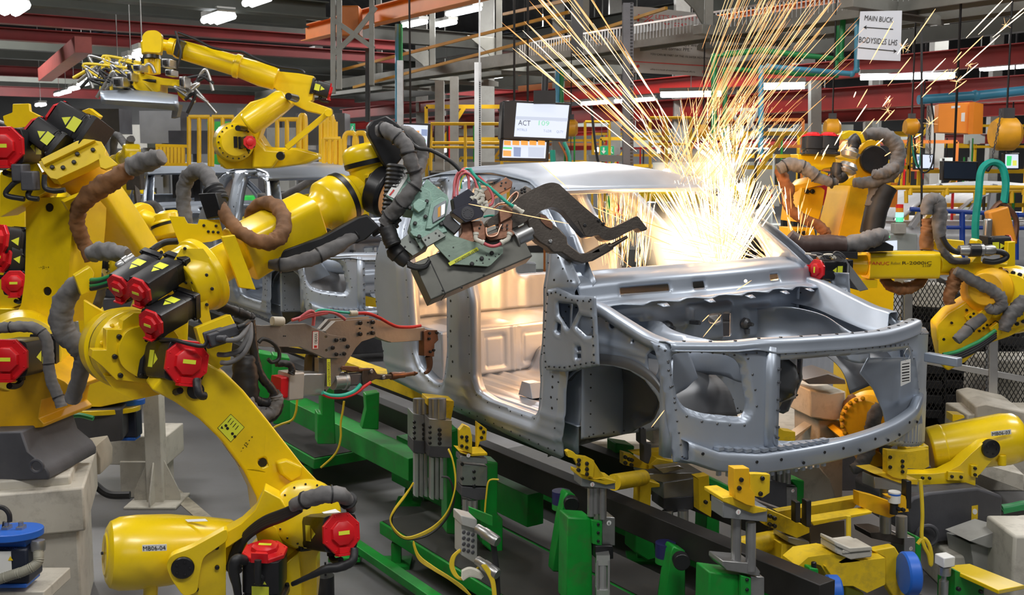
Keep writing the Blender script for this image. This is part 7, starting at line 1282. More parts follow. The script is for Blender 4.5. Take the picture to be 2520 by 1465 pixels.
run('orange_beam', 'orange beam at the top edge, left of the trays', 1010, 18, 12, FD, -3, 4, .16, .20, ORG); run('orange_beam', 'orange beam behind the wire mesh tray at top right', 1900, 45, 15, FD, -3, 2, .16, .3, mat('dull_orange', (.5, .14, .02)))
for k, (x0, y0, x1, y1, d) in enumerate(((830, 175, 1400, 30, 13), (870, 215, 1420, 70, 13.5), (1240, 35, 1400, 0, 12), (1300, 130, 1640, 20, 13))): mb = MB(); mb.beam(W(x0, y0, d+2), W(x1, y1, d-1), .035, .035); single('yellow_conduit', mb, mat('ochre_pipe', (.55, .28, .02)), ('long upper', 'long lower', 'short', 'right')[k]+' ochre conduit slanting behind the trays', 'pipe', 'ochre conduits')
mb = MB(); mb.beam(W(205, 110, 13), W(110, 185, 17), .2, .2); single('roof_strut', mb, mat('dull_pink_red', (.35, .08, .07)), 'dull red slanting roof strut at upper left', 'strut')
# overhead cable tray structure running with the line
T0 = W(1228, 165, 15.2)
def tp(t, w=0, z=0): return T0+FD*t+WD*w+Vector((0, 0, z))
for k, (nm, w0, w1) in enumerate((('near', -.32, -.02), ('far', .45, .75))):
    r = thing('cable_tray', 'perforated grey cable tray of the hanging structure, '+nm+' of two side by side', 'cable tray', tp(0, (w0+w1)/2), 'overhead cable trays')
    mb = MB(); c0, c1 = tp(-9, (w0+w1)/2), tp(10.5, (w0+w1)/2); mb.beam(c0, c1, w1-w0, .012); [mb.beam(tp(-9, w, .06), tp(10.5, w, .06), .008, .12) for w in (w0, w1)]; [mb.beam(tp(-9, w, -.02), tp(10.5, w, -.02), .03, .05) for w in (w0, w1)]; build('channel', mb, TRAY, r)
    if k == 0:
        mb = MB(); [mb.beam(tp(1+.055*i, w0, .04), tp(1+.055*i, w0, .22), .010, .014) for i in range(173)]; mb.beam(tp(1, w0, .22), tp(10.5, w0, .22), .015, .02); build('mesh_side', mb, ALU, r)
for k, (px, py) in enumerate(((935, 205), (1065, 190), (1228, 165), (1440, 135), (1742, 75), (2110, 8))):
    d = 1.4*2550/(400-py); q = W(px, py, d); r = thing('tray_hanger', ('leftmost', 'second from left', 'third from left', 'fourth from left', 'fifth from left', 'rightmost')[k]+' beige hanger post of the overhead tray structure', 'hanger', q, 'tray hangers')
    mb = MB(); mb.beam(q-Vector((0, 0, .05)), q+Vector((0, 0, 4.4)), .11, .09); build('post', mb, TRAY, r, .004)
    mb = MB(); mb.beam(q-WD*.15, q+WD*1.0, .14, .10); mb.plate([[q-WD*.55+Vector((0, 0, .42)), q-WD*.06+Vector((0, 0, .42)), q-WD*.06+Vector((0, 0, .04)), q-WD*.2+Vector((0, 0, .2))]], FD, .02); mb.plate([[q+WD*.05+Vector((0, 0, .18)), q+WD*1.3-Vector((0, 0, .02)), q+WD*1.3-Vector((0, 0, .10)), q+WD*.05-Vector((0, 0, .10))]], FD, .02); build('bracket_arm', mb, TRAY, r, .004)
mb = MB(); c = W(868, 75, 12)
for a, b in (((820, 0), (820, 230)), ((915, 0), (915, 210)), ((822, 50), (872, 85)), ((872, 85), (925, 18)), ((872, 85), (820, 135)), ((872, 85), (920, 120)), ((835, 0), (835, 220))): mb.beam(W(*a, 12), W(*b, 12), .055, .055)
single('cross_braced_frame', mb, TRAY, 'cross braced beige steel frame left of the cable trays', 'frame')
mb = MB(); mb.box(W(862, 55, 12.6), (.26, .3, .36)); single('orange_hoist', mb, mat('dull_orange', (.5, .14, .02)), 'orange hoist box behind the cross braced frame', 'hoist', bev=.02)
for k, (x, y0, y1, d, w_, m) in enumerate(((985, 150, 425, 9.5, .055, STL), (1180, 0, 200, 9.0, .015, STL), (1176, 155, 425, 9.2, .06, ALU), (1545, 10, 500, 8.5, .085, DGR), (2005, 200, 430, 12, .12, GRY), (1082, 200, 420, 14, .12, GRY), (1118, 190, 420, 15, .12, GRY), (905, 120, 300, 14, .06, BLK), (1420, 0, 130, 11, .12, BLK), (2268, 60, 620, 7.4, .012, BLK), (2135, 300, 330, 12, .08, GRY))):
    mb = MB(); a, b = W(x, y0, d), W(x, y1, d); mb.beam(a, Vector((a.x, b.y, b.z)) if 0 else b, w_, w_)
    if w_ in (.06, .085): mb.mi = 1; [mb.box(a.lerp(b, i/60)-Vector((w_*-.3, w_/2, 0)), (w_*.25, .004, w_*.2)) for i in range(60)]
    single('upright', mb, [m, BLK], ('thin grey upright left of the monitor', 'thin rod hanging above the alloy upright', 'alloy upright between the two monitors', 'dark perforated upright behind the spark fan', 'pale column behind the spark fan', 'grey column left of the alloy upright', 'second grey column left of the alloy upright', 'black hanging duct left of the trays', 'black hanging duct behind the trays', 'thin black rod hanging at right in front of the balancers', 'short post above the right robot')[k], 'upright', 'uprights')
# hanging pipes
def pipe(lab, P, d, r, m): mb = MB(); mb.tube([W(*q, d) for q in P], r, 12, 1); mb2 = mb; [mb2.ball(W(*q, d), r*1.25, 10) for q in P[1:-1]]; single('pipe', mb, m, lab, 'pipe')
pipe('dark green pipe bending down, left one of the pair', [(1757, 480), (1757, 140), (1790, 134), (1870, 124), (1980, 137), (2070, 145), (2075, 40)], 10, .029, GPP); pipe('dark green pipe bending down, right one of the pair', [(1784, 470), (1784, 172), (1800, 170), (1960, 182), (2058, 186), (2060, 50)], 10.3, .024, GPP)
pipe('light blue pipe bending down behind the sparks', [(1872, 380), (1873, 168), (1890, 164), (2096, 182), (2108, 172), (2110, 45)], 9.8, .026, BLP); pipe('pale blue horizontal pipe at far right', [(2260, 246), (2400, 236), (2530, 222)], 11, .05, BLP)
for k, x in enumerate((978, 985, 1372, 1382)): mb = MB(); mb.cyl(W(x, 60 if k < 2 else 170, 13), W(x, 300, 13), .03, seg=8); single('pipe', mb, GPP if k % 2 else BLP, ('blue', 'green', 'second blue', 'second green')[k]+' vertical pipe behind the trays, left to right', 'pipe', 'vertical pipes')
# ---- lamps
LMP = mat('lit_fluorescent_tube', (1, 1, 1), 0, .5, 0, 1, emit=(.93, .97, 1), es=7)
def lamp(lab, px, py, d, dirv, ln, r=.035, n=2, gap=.16):
    q = W(px, py, d); t = thing('fluorescent_lamp', lab, 'ceiling lamp', q, 'lit fluorescent lamps'); s = dirv.cross(Vector((0, 0, 1)))
    mb = MB(); mb.beam(q-dirv*ln*.52+Vector((0, 0, .06)), q+dirv*ln*.52+Vector((0, 0, .06)), gap*n*.9, .05); build('housing', mb, GRY, t)
    for k in range(n): mb = MB(); c = q+s*gap*(k-(n-1)/2); mb.cyl(c-dirv*ln/2, c+dirv*ln/2, r, seg=8); build('tube', mb, LMP, t)
    mb = MB(); mb.cyl(q+Vector((0, 0, .08)), Vector((q.x, q.y, 8.6)), .006, seg=5); build('suspension_wire', mb, STL, t)
lamp('large bright lamp cut by the top left corner', 22, 18, 9, FD, .5, .045, 3, .09); lamp('bright twin lamp at upper left above the handling robot', 537, 45, 10.5, FD, .48, .035, 3, .07); lamp('bright lamp cut by the top edge, left of centre', 632, 2, 10, FD, .45, .035, 2, .07)
for k, (x, y, d) in enumerate(((350, 132, 9.6), (322, 148, 10.8), (290, 163, 12.2), (228, 196, 16), (205, 207, 18), (182, 218, 20.5), (162, 227, 23), (145, 232, 25))): lamp(('nearest', 'second', 'third', 'fourth', 'fifth', 'sixth', 'seventh', 'farthest')[k]+' lamp of the receding row at upper left', x, y, d, FD, .024*d, .03, 2, .07)
for k, (x, y, d, l, dv) in enumerate(((1925, 212, 12, .50, (.96, -.28)), (2232, 188, 13, 1.1, (.98, -.2)), (1700, 232, 14, .8, (.95, -.3)), (1140, 28, 16, .8, FD), (1020, 58, 17, .6, FD), (1095, 58, 17, .5, FD), (770, 127, 22, .6, FD), (1480, 252, 22, 1.2, FD), (1560, 247, 23, 1.2, FD), (2480, 165, 17, .9, FD), (2450, 20, 15, 1.2, FD), (1230, 190, 26, 1.4, FD), (1030, 297, 28, .8, FD), (100, 258, 24, .5, WD), (1900, 170, 26, 1.6, FD))):
    lamp(('lamp behind the blue pipe', 'long lamp at right under the sign', 'long lamp behind the spark fan', 'lamp above the grey trays, top centre', 'left small lamp under the trays', 'right small lamp under the trays', 'small lamp right of the handling robot arm', 'first small lamp left of the perforated upright', 'second small lamp left of the perforated upright', 'small lamp at the right edge', 'small lamp at the top right', 'distant lamp above the monitor', 'distant lamp beside the left monitor', 'tiny lamp at the left above the robots', 'faint lamp behind the green pipes')[k], x, y, d, Vector((*dv, 0)) if isinstance(dv, tuple) else FD, l, .035, 2, .10)
# ---- signs
def signbox(name, lab, P, d, yaw, m=LCR, t=.01): pl = plane(*P[0], d, yaw); mb = MB(); mb.slab(pl, P, t); return single(name, mb, m, lab, 'sign'), pl
WHS = mat('white_sign_board', (.62, .66, .74), 0, .5, .03)
sg, pl = signbox('hanging_sign', 'white hanging sign reading MAIN BUCK and BODYSIDES LHS with arrows', [(2117, 28), (2220, 26), (2216, 150), (2109, 146)], 9, -8, WHS)
def wr(s, x0, y0, x1, y1, hpx, m, pl=pl, sg=sg, nm='lettering'): a, b = pl.at(x0, y0), pl.at(x1, y1); text(nm, s, a, b-a, pl.at(x0, y0-10)-a, (pl.at(x0, y0-hpx)-a).length, m, sg, width=(b-a).length, lift=.004)
wr('MAIN BUCK', 2126, 50, 2196, 56, 13, LBL); wr('BODYSIDES LHS', 2112, 104, 2206, 112, 14, LBL)
def arrow(x0, y0, x1, y1, h): mb = MB(); dx = 1 if x1 > x0 else -1; mb.slab(pl, [(x0, y0-1), (x1-dx*2, y1-1), (x1-dx*2, y1+1), (x0, y0+1)], .002, off=.003); mb.slab(pl, [(x1, y1), (x1-dx*8, y1-h), (x1-dx*6, y1), (x1-dx*8, y1+h)], .002, off=.003); build('arrow', mb, LBL, sg)
arrow(2198, 72, 2125, 67, 5); arrow(2112, 117, 2207, 126, 5)
BN = mat('banner_cloth', (.42, .40, .38), 0, .6, .04)
sg, pl = signbox('safety_banner', 'large white safety banner hanging behind the cable trays', [(1533, 14), (1600, 18), (1783, 40), (1783, 193), (1700, 186), (1550, 178)], 12.6, -12, BN)
wr('1%', 1560, 52, 1600, 55, 18, RPR, pl, sg); wr('SAFER', 1560, 63, 1600, 66, 8, LBL, pl, sg); wr("LET'S ENSURE W", 1612, 46, 1728, 52, 10, RPR, pl, sg); wr('YES', 1628, 68, 1690, 72, 14, RPR, pl, sg); wr('always wear', 1665, 112, 1724, 116, 8, LBL, pl, sg); wr('the correct PPE."', 1628, 122, 1702, 127, 8, LBL, pl, sg)
wr('YOU CAN BE PART OF THE 1% SAFER MOVEMENT', 1600, 135, 1752, 147, 5, LBL, pl, sg); wr('safety is a result of everyone\'s combined efforts', 1600, 172, 1710, 179, 4, LBL, pl, sg); wr('ISUZU', 1727, 180, 1775, 184, 7, RPR, pl, sg)
mb = MB(); mb.slab(pl, [(1553, 150), (1783, 164), (1783, 166), (1553, 152)], .003, off=.004); build('red_stripe', mb, RPR, sg)
mb = MB(); mb.slab(pl, circ(1570, 163, 4, 4, 12), .003, off=.004); build('round_emblem', mb, RPR, sg)
def exit_sign(lab, x0, y0, x1, y1, d):
    sg, pl = signbox('exit_sign', lab, [(x0, y0), (x1, y0), (x1, y1), (x0, y1)], d, 0, mat('exit_sign_green', (.01, .30, .12), 0, .5, emit=(.02, .5, .2), es=.3)); w = x1-x0; h = y1-y0
    mb = MB(); mb.slab(pl, [(x0+w*.2, y0+h*.15), (x0+w*.3, y0+h*.15), (x0+w*.3, y0+h*.55), (x0+w*.42, y0+h*.55), (x0+w*.25, y0+h*.9), (x0+w*.08, y0+h*.55), (x0+w*.2, y0+h*.55)], .003, off=.004); build('arrow', mb, LCR, sg)
    mb = MB(); mb.slab(pl, [(x0+w*.70, y0+h*.3), (x0+w*.85, y0+h*.35), (x0+w*.8, y0+h*.55), (x0+w*.95, y0+h*.85), (x0+w*.85, y0+h*.85), (x0+w*.74, y0+h*.62), (x0+w*.62, y0+h*.85), (x0+w*.56, y0+h*.78), (x0+w*.68, y0+h*.55)], .003, off=.004); mb.slab(pl, circ(x0+w*.84, y0+h*.2, w*.04, n=8), .003, off=.004); build('running_figure', mb, LCR, sg)
exit_sign('green exit sign with arrow and running figure behind the car roof', 1477, 360, 1511, 381, 16); exit_sign('small green exit sign between the yellow railings at left', 846, 304, 874, 326, 18)
# ---- screens
def screen(lab, P, out, d, yaw, cells, depth=.08):
    pl = plane(*P[0], d, yaw); r = thing('monitor', lab, 'monitor', pl.at(*P[0]), 'hanging monitors'); mb = MB(); mb.slab(pl, out, depth); mb.cyl(pl.at(*P[0])+Vector((.1, .05, 0)), pl.at(*P[0])+Vector((.1, .05, 8.6-pl.at(*P[0]).z)), .012, seg=6); build('case', mb, BLK, r, .006)
    mb = MB(); mb.slab(pl, P, .004, off=.003); build('screen', mb, mat('lit_white_screen', (.1, .1, .1), 0, .3, 0, emit=(.78, .85, 1), es=.95), r)
    for Q, m in cells: mb = MB(); mb.slab(pl, Q, .001, off=.0045); build('screen_area', mb, m, r)
    return r, pl
EO, EG, EB = (mat(n, (.1, .1, .1), 0, .3, 0, emit=c, es=1) for n, c in (('screen_orange', (.95, .38, .05)), ('screen_green', (.05, .75, .2)), ('screen_blue', (.22, .30, .52))))
EK, ET, EL = (mat(n, (.02, .02, .02), 0, .3, 0, emit=c, es=1) for n, c in (('screen_dark_print', (.03, .04, .08)), ('screen_green_print', (.25, .78, .45)), ('screen_grey_band', (.62, .68, .82))))
sg, pl = screen('big monitor showing ACT 109 hanging behind the gun', [(1272, 253), (1401, 259), (1392, 341), (1265, 336)], [(1240, 250), (1262, 247), (1406, 254), (1398, 348), (1238, 340), (1237, 338)], 9.5, 6, [([(1269, 286), (1398, 291), (1397, 299), (1268, 294)], EL)], .12)
wr('ACT', 1275, 308, 1305, 310, 13, EK, pl, sg); wr('109', 1321, 308, 1347, 310, 12, ET, pl, sg); wr('TREND', 1365, 299, 1385, 300, 4, EL, pl, sg); wr('MTRLS', 1272, 322, 1296, 323, 6, EB, pl, sg); wr('T-LDR', 1337, 325, 1357, 326, 6, EB, pl, sg); wr('QLTY', 1369, 327, 1386, 328, 6, EB, pl, sg)
mb = MB(); mb.slab(plane(1245, 300, 9.55, 6), [(1237, 248), (1262, 248), (1256, 342), (1232, 342)], .3); build('rear_case', mb, BLK, sg, .01)
screen('lower monitor with orange and green blocks under the big one', [(1239, 345), (1345, 350), (1342, 390), (1236, 388)], [(1230, 340), (1352, 344), (1350, 398), (1230, 396)], 9.6, 6, [([(1240+k*21, 346), (1257+k*21, 347), (1257+k*21, 358), (1240+k*21, 357)], EO) for k in range(5)]+[([(1238, 362), (1260, 363), (1260, 367), (1238, 366)], EG), ([(1238, 370), (1258, 371), (1258, 385), (1238, 384)], EO), ([(1264, 362), (1282, 363), (1281, 386), (1264, 385)], EB), ([(1300, 362), (1340, 363), (1338, 388), (1300, 386)], EL)], .06)
screen('left monitor half hidden behind the hose shroud', [(985, 306), (1053, 309), (1050, 372), (985, 368)], [(980, 302), (1060, 304), (1057, 378), (980, 376)], 10.5, 6, [([(992, 320), (1012, 321), (1012, 332), (992, 331)], EO), ([(1015, 321), (1032, 322), (1032, 340), (1015, 339)], EO), ([(1037, 318), (1052, 319), (1051, 335), (1037, 334)], EB), ([(990, 342), (1048, 345), (1048, 349), (990, 346)], EG), ([(1015, 350), (1035, 351), (1035, 366), (1015, 365)], EO)], .06)
mb = MB(); mb.box(W(1340, 240, 9.5), (.2, .1, .12)); mb.cyl(W(1340, 236, 9.5), W(1342, 180, 9.5), .03); single('monitor_mount', mb, BLK, 'black ceiling mount above the big monitor', 'mount')
screen('small bright monitor in the background right of the sparks', [(2254, 380), (2298, 382), (2296, 414), (2254, 414)], [(2251, 377), (2301, 379), (2299, 418), (2251, 418)], 14, 0, [([(2258, 385), (2270, 385), (2270, 395), (2258, 395)], EB)]); screen('small coloured monitor near the right edge', [(2474, 380), (2506, 380), (2506, 414), (2474, 414)], [(2471, 377), (2509, 377), (2509, 418), (2471, 418)], 14, 0, [([(2478, 384), (2490, 384), (2488, 408), (2477, 408)], EG), ([(2492, 395), (2502, 395), (2502, 408), (2492, 408)], mat('screen_yellow', (.1, .1, .1), 0, .3, 0, emit=(.8, .8, .1), es=1))])
screen('dark switched off monitor below the orange box', [(2325, 400), (2403, 402), (2402, 440), (2324, 438)], [(2321, 396), (2408, 398), (2407, 446), (2320, 444)], 9, 0, [([(2324, 400), (2404, 401), (2403, 441), (2323, 439)], mat('dark_screen_glass', (.02, .03, .05), 0, .2, 0))])
# ---- right side background
mb = MB(); pl = plane(2350, 290, 9.5, -14); mb.slab(pl, [(2310, 256), (2398, 251), (2394, 330), (2308, 326)], .25); ob = single('orange_cabinet', mb, mat('bright_orange_paint', (.95, .30, .03), 0, .45, .05), 'bright orange hanging cabinet at right', 'cabinet', bev=.006)
mb = MB(); mb.slab(plane(2410, 290, 9.45, 30), [(2398, 251), (2420, 256), (2418, 330), (2394, 330)], .05); build('side_panel', mb, mat('bright_orange_paint', (.95, .30, .03)), ob); mb = MB(); mb.slab(pl, [(2366, 278), (2375, 277), (2374, 299), (2365, 299)], .002, off=.002); mb.slab(pl, [(2341, 261), (2363, 260), (2363, 265), (2341, 267)], .002, off=.002); build('stickers', mb, LCR, ob)
def balancer(lab, x, y, d, s=1): r = thing('tool_balancer', lab, 'tool balancer', W(x, y, d), 'tool balancers'); m = mat('orange_yellow_balancer', (.85, .40, .02), 0, .4, .15, 8); mb = MB(); c = W(x, y, d); mb.lathe(c-Vector((.07*s, 0, 0)), c+Vector((.07*s, 0, 0)), [(0, .07*s), (.2, .09*s), (.8, .09*s), (1, .06*s)], 20, up=(0, 1, 0)); mb.mi = 1; mb.box(c+Vector((0, 0, .09*s)), (.06*s, .06*s, .10*s)); build('drum', mb, [m, DGR], r, 0, smooth=40); mb = MB(); mb.cyl(c+Vector((0, 0, .1*s)), Vector((c.x, c.y, 8.6)), .008, seg=6); mb.cyl(c, c-Vector((0, 0, .6*s)), .005, seg=6); build('cable', mb, BLK, r)
for k, (x, y, d, s) in enumerate(((2048, 315, 10, 1), (2243, 312, 10, .9), (2475, 330, 8.5, 1.5), (1405, 315, 13, 1.2), (1730, 325, 12, 1.0))): balancer(('orange balancer above the black robot motors', 'orange balancer left of the orange cabinet', 'large yellow balancer at the right edge', 'orange balancer right of the big monitor', 'orange balancer behind the spark fan')[k], x, y, d, s)
def hose(lab, P, d, r, m, wrk=0): single('hanging_hose', (lambda mb: mb.tube([W(*q, d) for q in P], r, 8, 8, wrk))(MB()), m, lab, 'hose', 'hanging hoses')
for k, (P, r, m) in enumerate((([(2405, 640), (2400, 560), (2408, 480), (2415, 420), (2440, 400), (2465, 410), (2475, 450), (2470, 500)], .03, mat('teal_hose_cover', (.0, .33, .26), 0, .6, .2, 10)), ([(2428, 420), (2450, 395), (2472, 420), (2476, 470), (2470, 520)], .02, RUB), ([(2250, 330), (2256, 400), (2275, 425), (2295, 400), (2300, 320), (2290, 240)], .010, RUB), ([(2240, 300), (2248, 380), (2262, 410), (2268, 330)], .010, TEL), ([(1388, 350), (1400, 380), (1404, 420)], .02, TEL), ([(1360, 370), (1362, 420)], .03, TEL), ([(1455, 260), (1462, 330), (1470, 390), (1480, 420)], .014, RUB), ([(1375, 350), (1395, 390), (1385, 420)], .01, mat('dull_orange', (.5, .14, .02))), ([(2440, 520), (2465, 500), (2500, 540), (2496, 600)], .022, COP))):
    hose(('teal wrapped hose at right', 'black hose arching over the teal one', 'black hose loop left of the orange cabinet', 'thin teal hose by the black rod', 'thin teal hose under the big monitor', 'thick teal hose under the big monitor', 'black hose right of the big monitor', 'orange hose under the monitor', 'bent copper coloured pipe at right')[k], P, 8.2 if k in (0, 1, 8) else 11, r, m)
def chain(lab, a, b, d): mb = MB(); A, B_ = W(*a, d), W(*b, d); n = int((B_-A).length/.035); [mb.tube([A.lerp(B_, (i+.5)/n)+(Vector((math.cos(q)*.008, 0, 0)) if i % 2 else Vector((0, math.cos(q)*.008, 0)))+Vector((0, 0, math.sin(q)*.018)) for q in (0, 1.57, 3.14, 4.71)], .0035, 5, 2, closed=True) for i in range(n)]; single('hanging_chain', mb, DGR, lab, 'chain', 'hanging chains')
chain('chain hanging beside the black rod at right', (2238, 330), (2210, 460), 9.5); chain('chain hanging above the large balancer', (2465, 270), (2440, 400), 8.4); chain('chain hanging left of the orange cabinet', (2285, 260), (2290, 400), 10)
mb = MB(); mb.box(W(2462, 560, 8.0), (.16, .1, .30), ax=(Vector((.96, 0, .28)), Vector((0, 1, 0)), Vector((-.28, 0, .96)))); mb.mi = 1; mb.box(W(2430, 570, 7.95), (.06, .05, .2)); single('weld_gun_handle', mb, [mat('orange_plastic', (.75, .30, .03), 0, .4), STL], 'orange hand tool hanging at right above the right robot', 'hand tool', bev=.015)
mb = MB(); [mb.cyl(W(2198, y, 9), W(2198, y+13, 9), .045, seg=16) for y in (516,)]; bt = thing('signal_tower', 'signal light tower showing green, behind the right robot', 'signal light', W(2213, 560, 9))
for k, (y, m) in enumerate(((503, mat('red_lens', (.5, .02, .02), 0, .2, 0, emit=(.5, .03, .02), es=.4)), (512, mat('amber_lens', (.5, .2, .02), 0, .2, 0, emit=(.6, .2, .02), es=.4)), (524, mat('green_lens_lit', (.1, .6, .3), 0, .2, 0, emit=(.1, 1, .45), es=5)), (536, mat('green_lens_dim', (.1, .5, .3), 0, .2, 0, emit=(.1, .8, .4), es=.8)))): mb = MB(); c = W(2214, y, 9); mb.cyl(c, c-Vector((0, 0, .036)), .032, seg=16); build('lens', mb, m, bt)
mb = MB(); mb.box(W(2211, 562, 9), (.10, .1, .09)); build('base', mb, GRY, bt, .004)
cabm = mat('pale_cabinet_paint', (.33, .36, .36), 0, .5, .05)
mb = MB(); pl = plane(2220, 600, 9, 8); mb.slab(pl, [(2172, 578), (2225, 573), (2258, 576), (2258, 700), (2172, 700)], .4); cb = single('control_cabinet', mb, cabm, 'pale grey control cabinet behind the right robot arm', 'cabinet', bev=.01); mb = MB(); mb.slab(pl, [(2176, 594), (2208, 592), (2208, 616), (2176, 618)], .003, off=.004); build('screen', mb, MATS['lit_white_screen'], cb); mb = MB(); mb.slab(pl, [(2178, 582), (2190, 581), (2190, 586), (2178, 587)], .003, off=.004); build('green_display', mb, EG, cb)
# railings
def railing(lab, xs, yt, yb, d, r=.025, mid=True, m=YEL2, rise=0):
    mb = MB(); n = len(xs)
    for k, x in enumerate(xs): mb.cyl(W(x, yt+rise*k, d), W(x, yb, d), r, seg=8)
    mb.cyl(W(xs[0], yt, d), W(xs[-1], yt+rise*(n-1), d), r, seg=8)
    if mid: mb.cyl(W(xs[0], (yt+yb)/2, d), W(xs[-1], (yt+yb)/2, d), r*.8, seg=8)
    return single('railing', mb, m, lab, 'railing', 'yellow railings')
YR = mat('yellow_railing_paint', (.80, .47, .01), 0, .4, .1, 4)
railing('yellow railing behind the handling robot base, leftmost section', [465, 490, 516], 288, 410, 12, mid=False, m=YR); railing('yellow railing behind the handling robot base, second section', [522, 548, 575], 288, 410, 12, mid=False, m=YR); railing('yellow railing under the link rod of the handling robot', [682, 706, 734], 294, 410, 12, mid=False, m=YR); railing('yellow railing gate right of the link rod', [790, 800, 814, 826], 300, 410, 11.5, m=YR); railing('low yellow railing left of the wrist', [797, 812, 826, 838], 342, 410, 11, m=YR, mid=False)
for k, x in enumerate((745, 812, 862, 888)): mb = MB(); w_ = 6 if k < 2 else 14; mb.tube([W(x-w_, 410, 11.5), W(x-w_, 300 if k < 2 else 340, 11.5), W(x, 285 if k < 2 else 328, 11.5), W(x+w_, 300 if k < 2 else 340, 11.5), W(x+w_, 410, 11.5)], .03, 8, 5); single('hoop_guard', mb, YR, ('first', 'second', 'third', 'fourth')[k]+' yellow hoop guard from the left behind the robot arm', 'guard', 'yellow hoop guards')
mb = MB(); [mb.beam(W(x, 358, 10.5), W(x, 405, 10.5), .035, .03) for x in range(388, 460, 9)]; mb.beam(W(384, 358, 10.5), W(462, 360, 10.5), .04, .03); mb.beam(W(384, 405, 10.5), W(462, 405, 10.5), .04, .03); single('slatted_fence', mb, YR, 'slatted ochre fence panel left of the handling robot', 'fence')
for k, (xs, yt, yb, d) in enumerate((([1060, 1145, 1180, 1235], 305, 420, 13), ([1060, 1145, 1235], 352, 420, 13.2), ([2140, 2240, 2330, 2420, 2520], 462, 480, 9), ([2230, 2320, 2400, 2490, 2530], 470, 500, 10), ([1600, 1640, 1700], 290, 420, 14), ([1440, 1460, 1500], 300, 420, 15))): railing(('long yellow rail between the monitors', 'lower yellow rail between the monitors', 'front yellow rail above the distant cars', 'rear yellow rail above the distant cars', 'yellow rail frame behind the spark fan', 'yellow rail frame left of the perforated upright')[k], xs, yt, yb, d, .02, k in (0, 4), YR)
mb = MB(); [mb.cyl(W(x, 523, 11), W(x, 640, 11), .03, seg=8) for x in (2368, 2500)]; mb.cyl(W(2240, 515, 11), W(2530, 530, 11), .025, seg=8); mb.cyl(W(2330, 560, 11), W(2530, 562, 11), .02, seg=8); single('blue_rail', mb, mat('blue_rail_paint', (.01, .06, .4), 0, .4), 'blue rail in front of the distant cars at right', 'railing')
# distant cars at right: finished body shells
for k, (x, y, d) in enumerate(((2420, 530, 13), (2510, 520, 16))):
    o = W(x, y, d); r = thing('distant_car_shell', ('nearer', 'farther')[k]+' white car shell in the distance at right', 'car', o, 'distant car shells'); mb = MB(); rows = []
    for i in range(13): t = i/12; xx = -1.3+2.6*t; zz = .42*math.sin(math.pi*min(1, max(0, (t-.02)/.96)))**.45; rows.append([o+Vector((xx, y_, zz*(1-.12*abs(y_)))) for y_ in (-.75, -.6, 0, .6, .75)])
    mb.grid(rows); build('roof', mb, mat('white_car_paint', (.6, .62, .65), 0, .3), r, smooth=70, solid=.02)
    mb = MB(); mb.box(o+Vector((0, 0, -.35)), (3.4, 1.6, .5)); build('lower_body', mb, mat('white_car_paint', (.6, .62, .65)), r, .12); mb = MB(); [mb.beam(o+Vector((a, -.78, -.1)), o+Vector((a*.7, -.7, .4)), .06, .06) for a in (-1.2, -.3, .6, 1.3)]; build('pillar', mb, mat('white_car_paint', (.6, .62, .65)), r)
# mesh fence with alloy posts
fn = thing('mesh_fence', 'wire mesh safety fence with alloy posts at right behind the robot', 'fence', W(2350, 1000, 8.4)); pl = plane(2350, 850, 8.4, -12); A_ = lambda x, y, o=0: pl.at(x, y, o)
for n_, (x0, x1, y0, y1) in enumerate(((2120, 2232, 690, 900), (2232, 2440, 690, 1030), (2448, 2530, 700, 1030))):
    mb = MB(); wpx, hpx = x1-x0, y1-y0; s_ = 11
    k = -int(hpx/1.7/s_)
    while k*s_ < wpx+hpx/1.7:
        for sg_ in (1, -1):
            xa = x0+k*s_ if sg_ > 0 else x1-k*s_; xb = xa+sg_*hpx/1.7; ya, yb = y0, y1
            def cl(xa, ya, xb, yb):
                for lim, lo in ((x0, True), (x1, False)):
                    fa, fb = ((xa-lim)*(1 if lo else -1)), ((xb-lim)*(1 if lo else -1))
                    if fa < 0 and fb < 0: return None
                    if fa < 0: t = fa/(fa-fb); xa, ya = xa+(xb-xa)*t, ya+(yb-ya)*t
                    if fb < 0: t = fb/(fb-fa); xb, yb = xb+(xa-xb)*t, yb+(ya-yb)*t
                return xa, ya, xb, yb
            c = cl(xa, ya, xb, yb)
            if c: mb.beam(A_(c[0], c[1]), A_(c[2], c[3]), .006, .006)
        k += 1
    build('mesh_panel', mb, mat('black_mesh_wire', (.02, .02, .02), .2, .5), fn)
for x, y0, y1 in ((2232, 690, 1060), (2443, 640, 1080)): mb = MB(); mb.beam(A_(x, y0), A_(x-4, y1), .07, .07); build('post', mb, ALU, fn, .004)
for a, b in (((2232, 880), (2530, 935)), ((2120, 690), (2232, 690))): mb = MB(); mb.beam(A_(*a), A_(*b), .04, .05); build('cross_rail', mb, ALU, fn, .003)
mb = MB(); rk = plane(2400, 880, 9.2, -12)
for j in range(9): [mb.slab(rk, [(x, 720+j*36), (x+70, 724+j*36), (x+70, 742+j*36), (x, 738+j*36)], .3) for x in (2250, 2330, 2460)]
mb.slab(rk, [(2244, 700), (2540, 705), (2540, 1075), (2244, 1065)], .05, off=-.5)
[mb.slab(rk, [(x, 690), (x+5, 690), (x+5, 1060), (x, 1060)], .4) for x in (2244, 2325, 2405, 2455)]; single('black_rack', mb, mat('black_rack_steel', (.018, .018, .02), 0, .5, .2, 8), 'black storage rack full of parts behind the mesh fence', 'rack', bev=.006)
mb = MB(); mb.slab(plane(2300, 760, 9, 0), [(2255, 700), (2330, 700), (2330, 760), (2255, 755)], .2); single('cream_bin', mb, CRM, 'pale bin behind the mesh fence next to the yellow arm', 'bin', bev=.01)
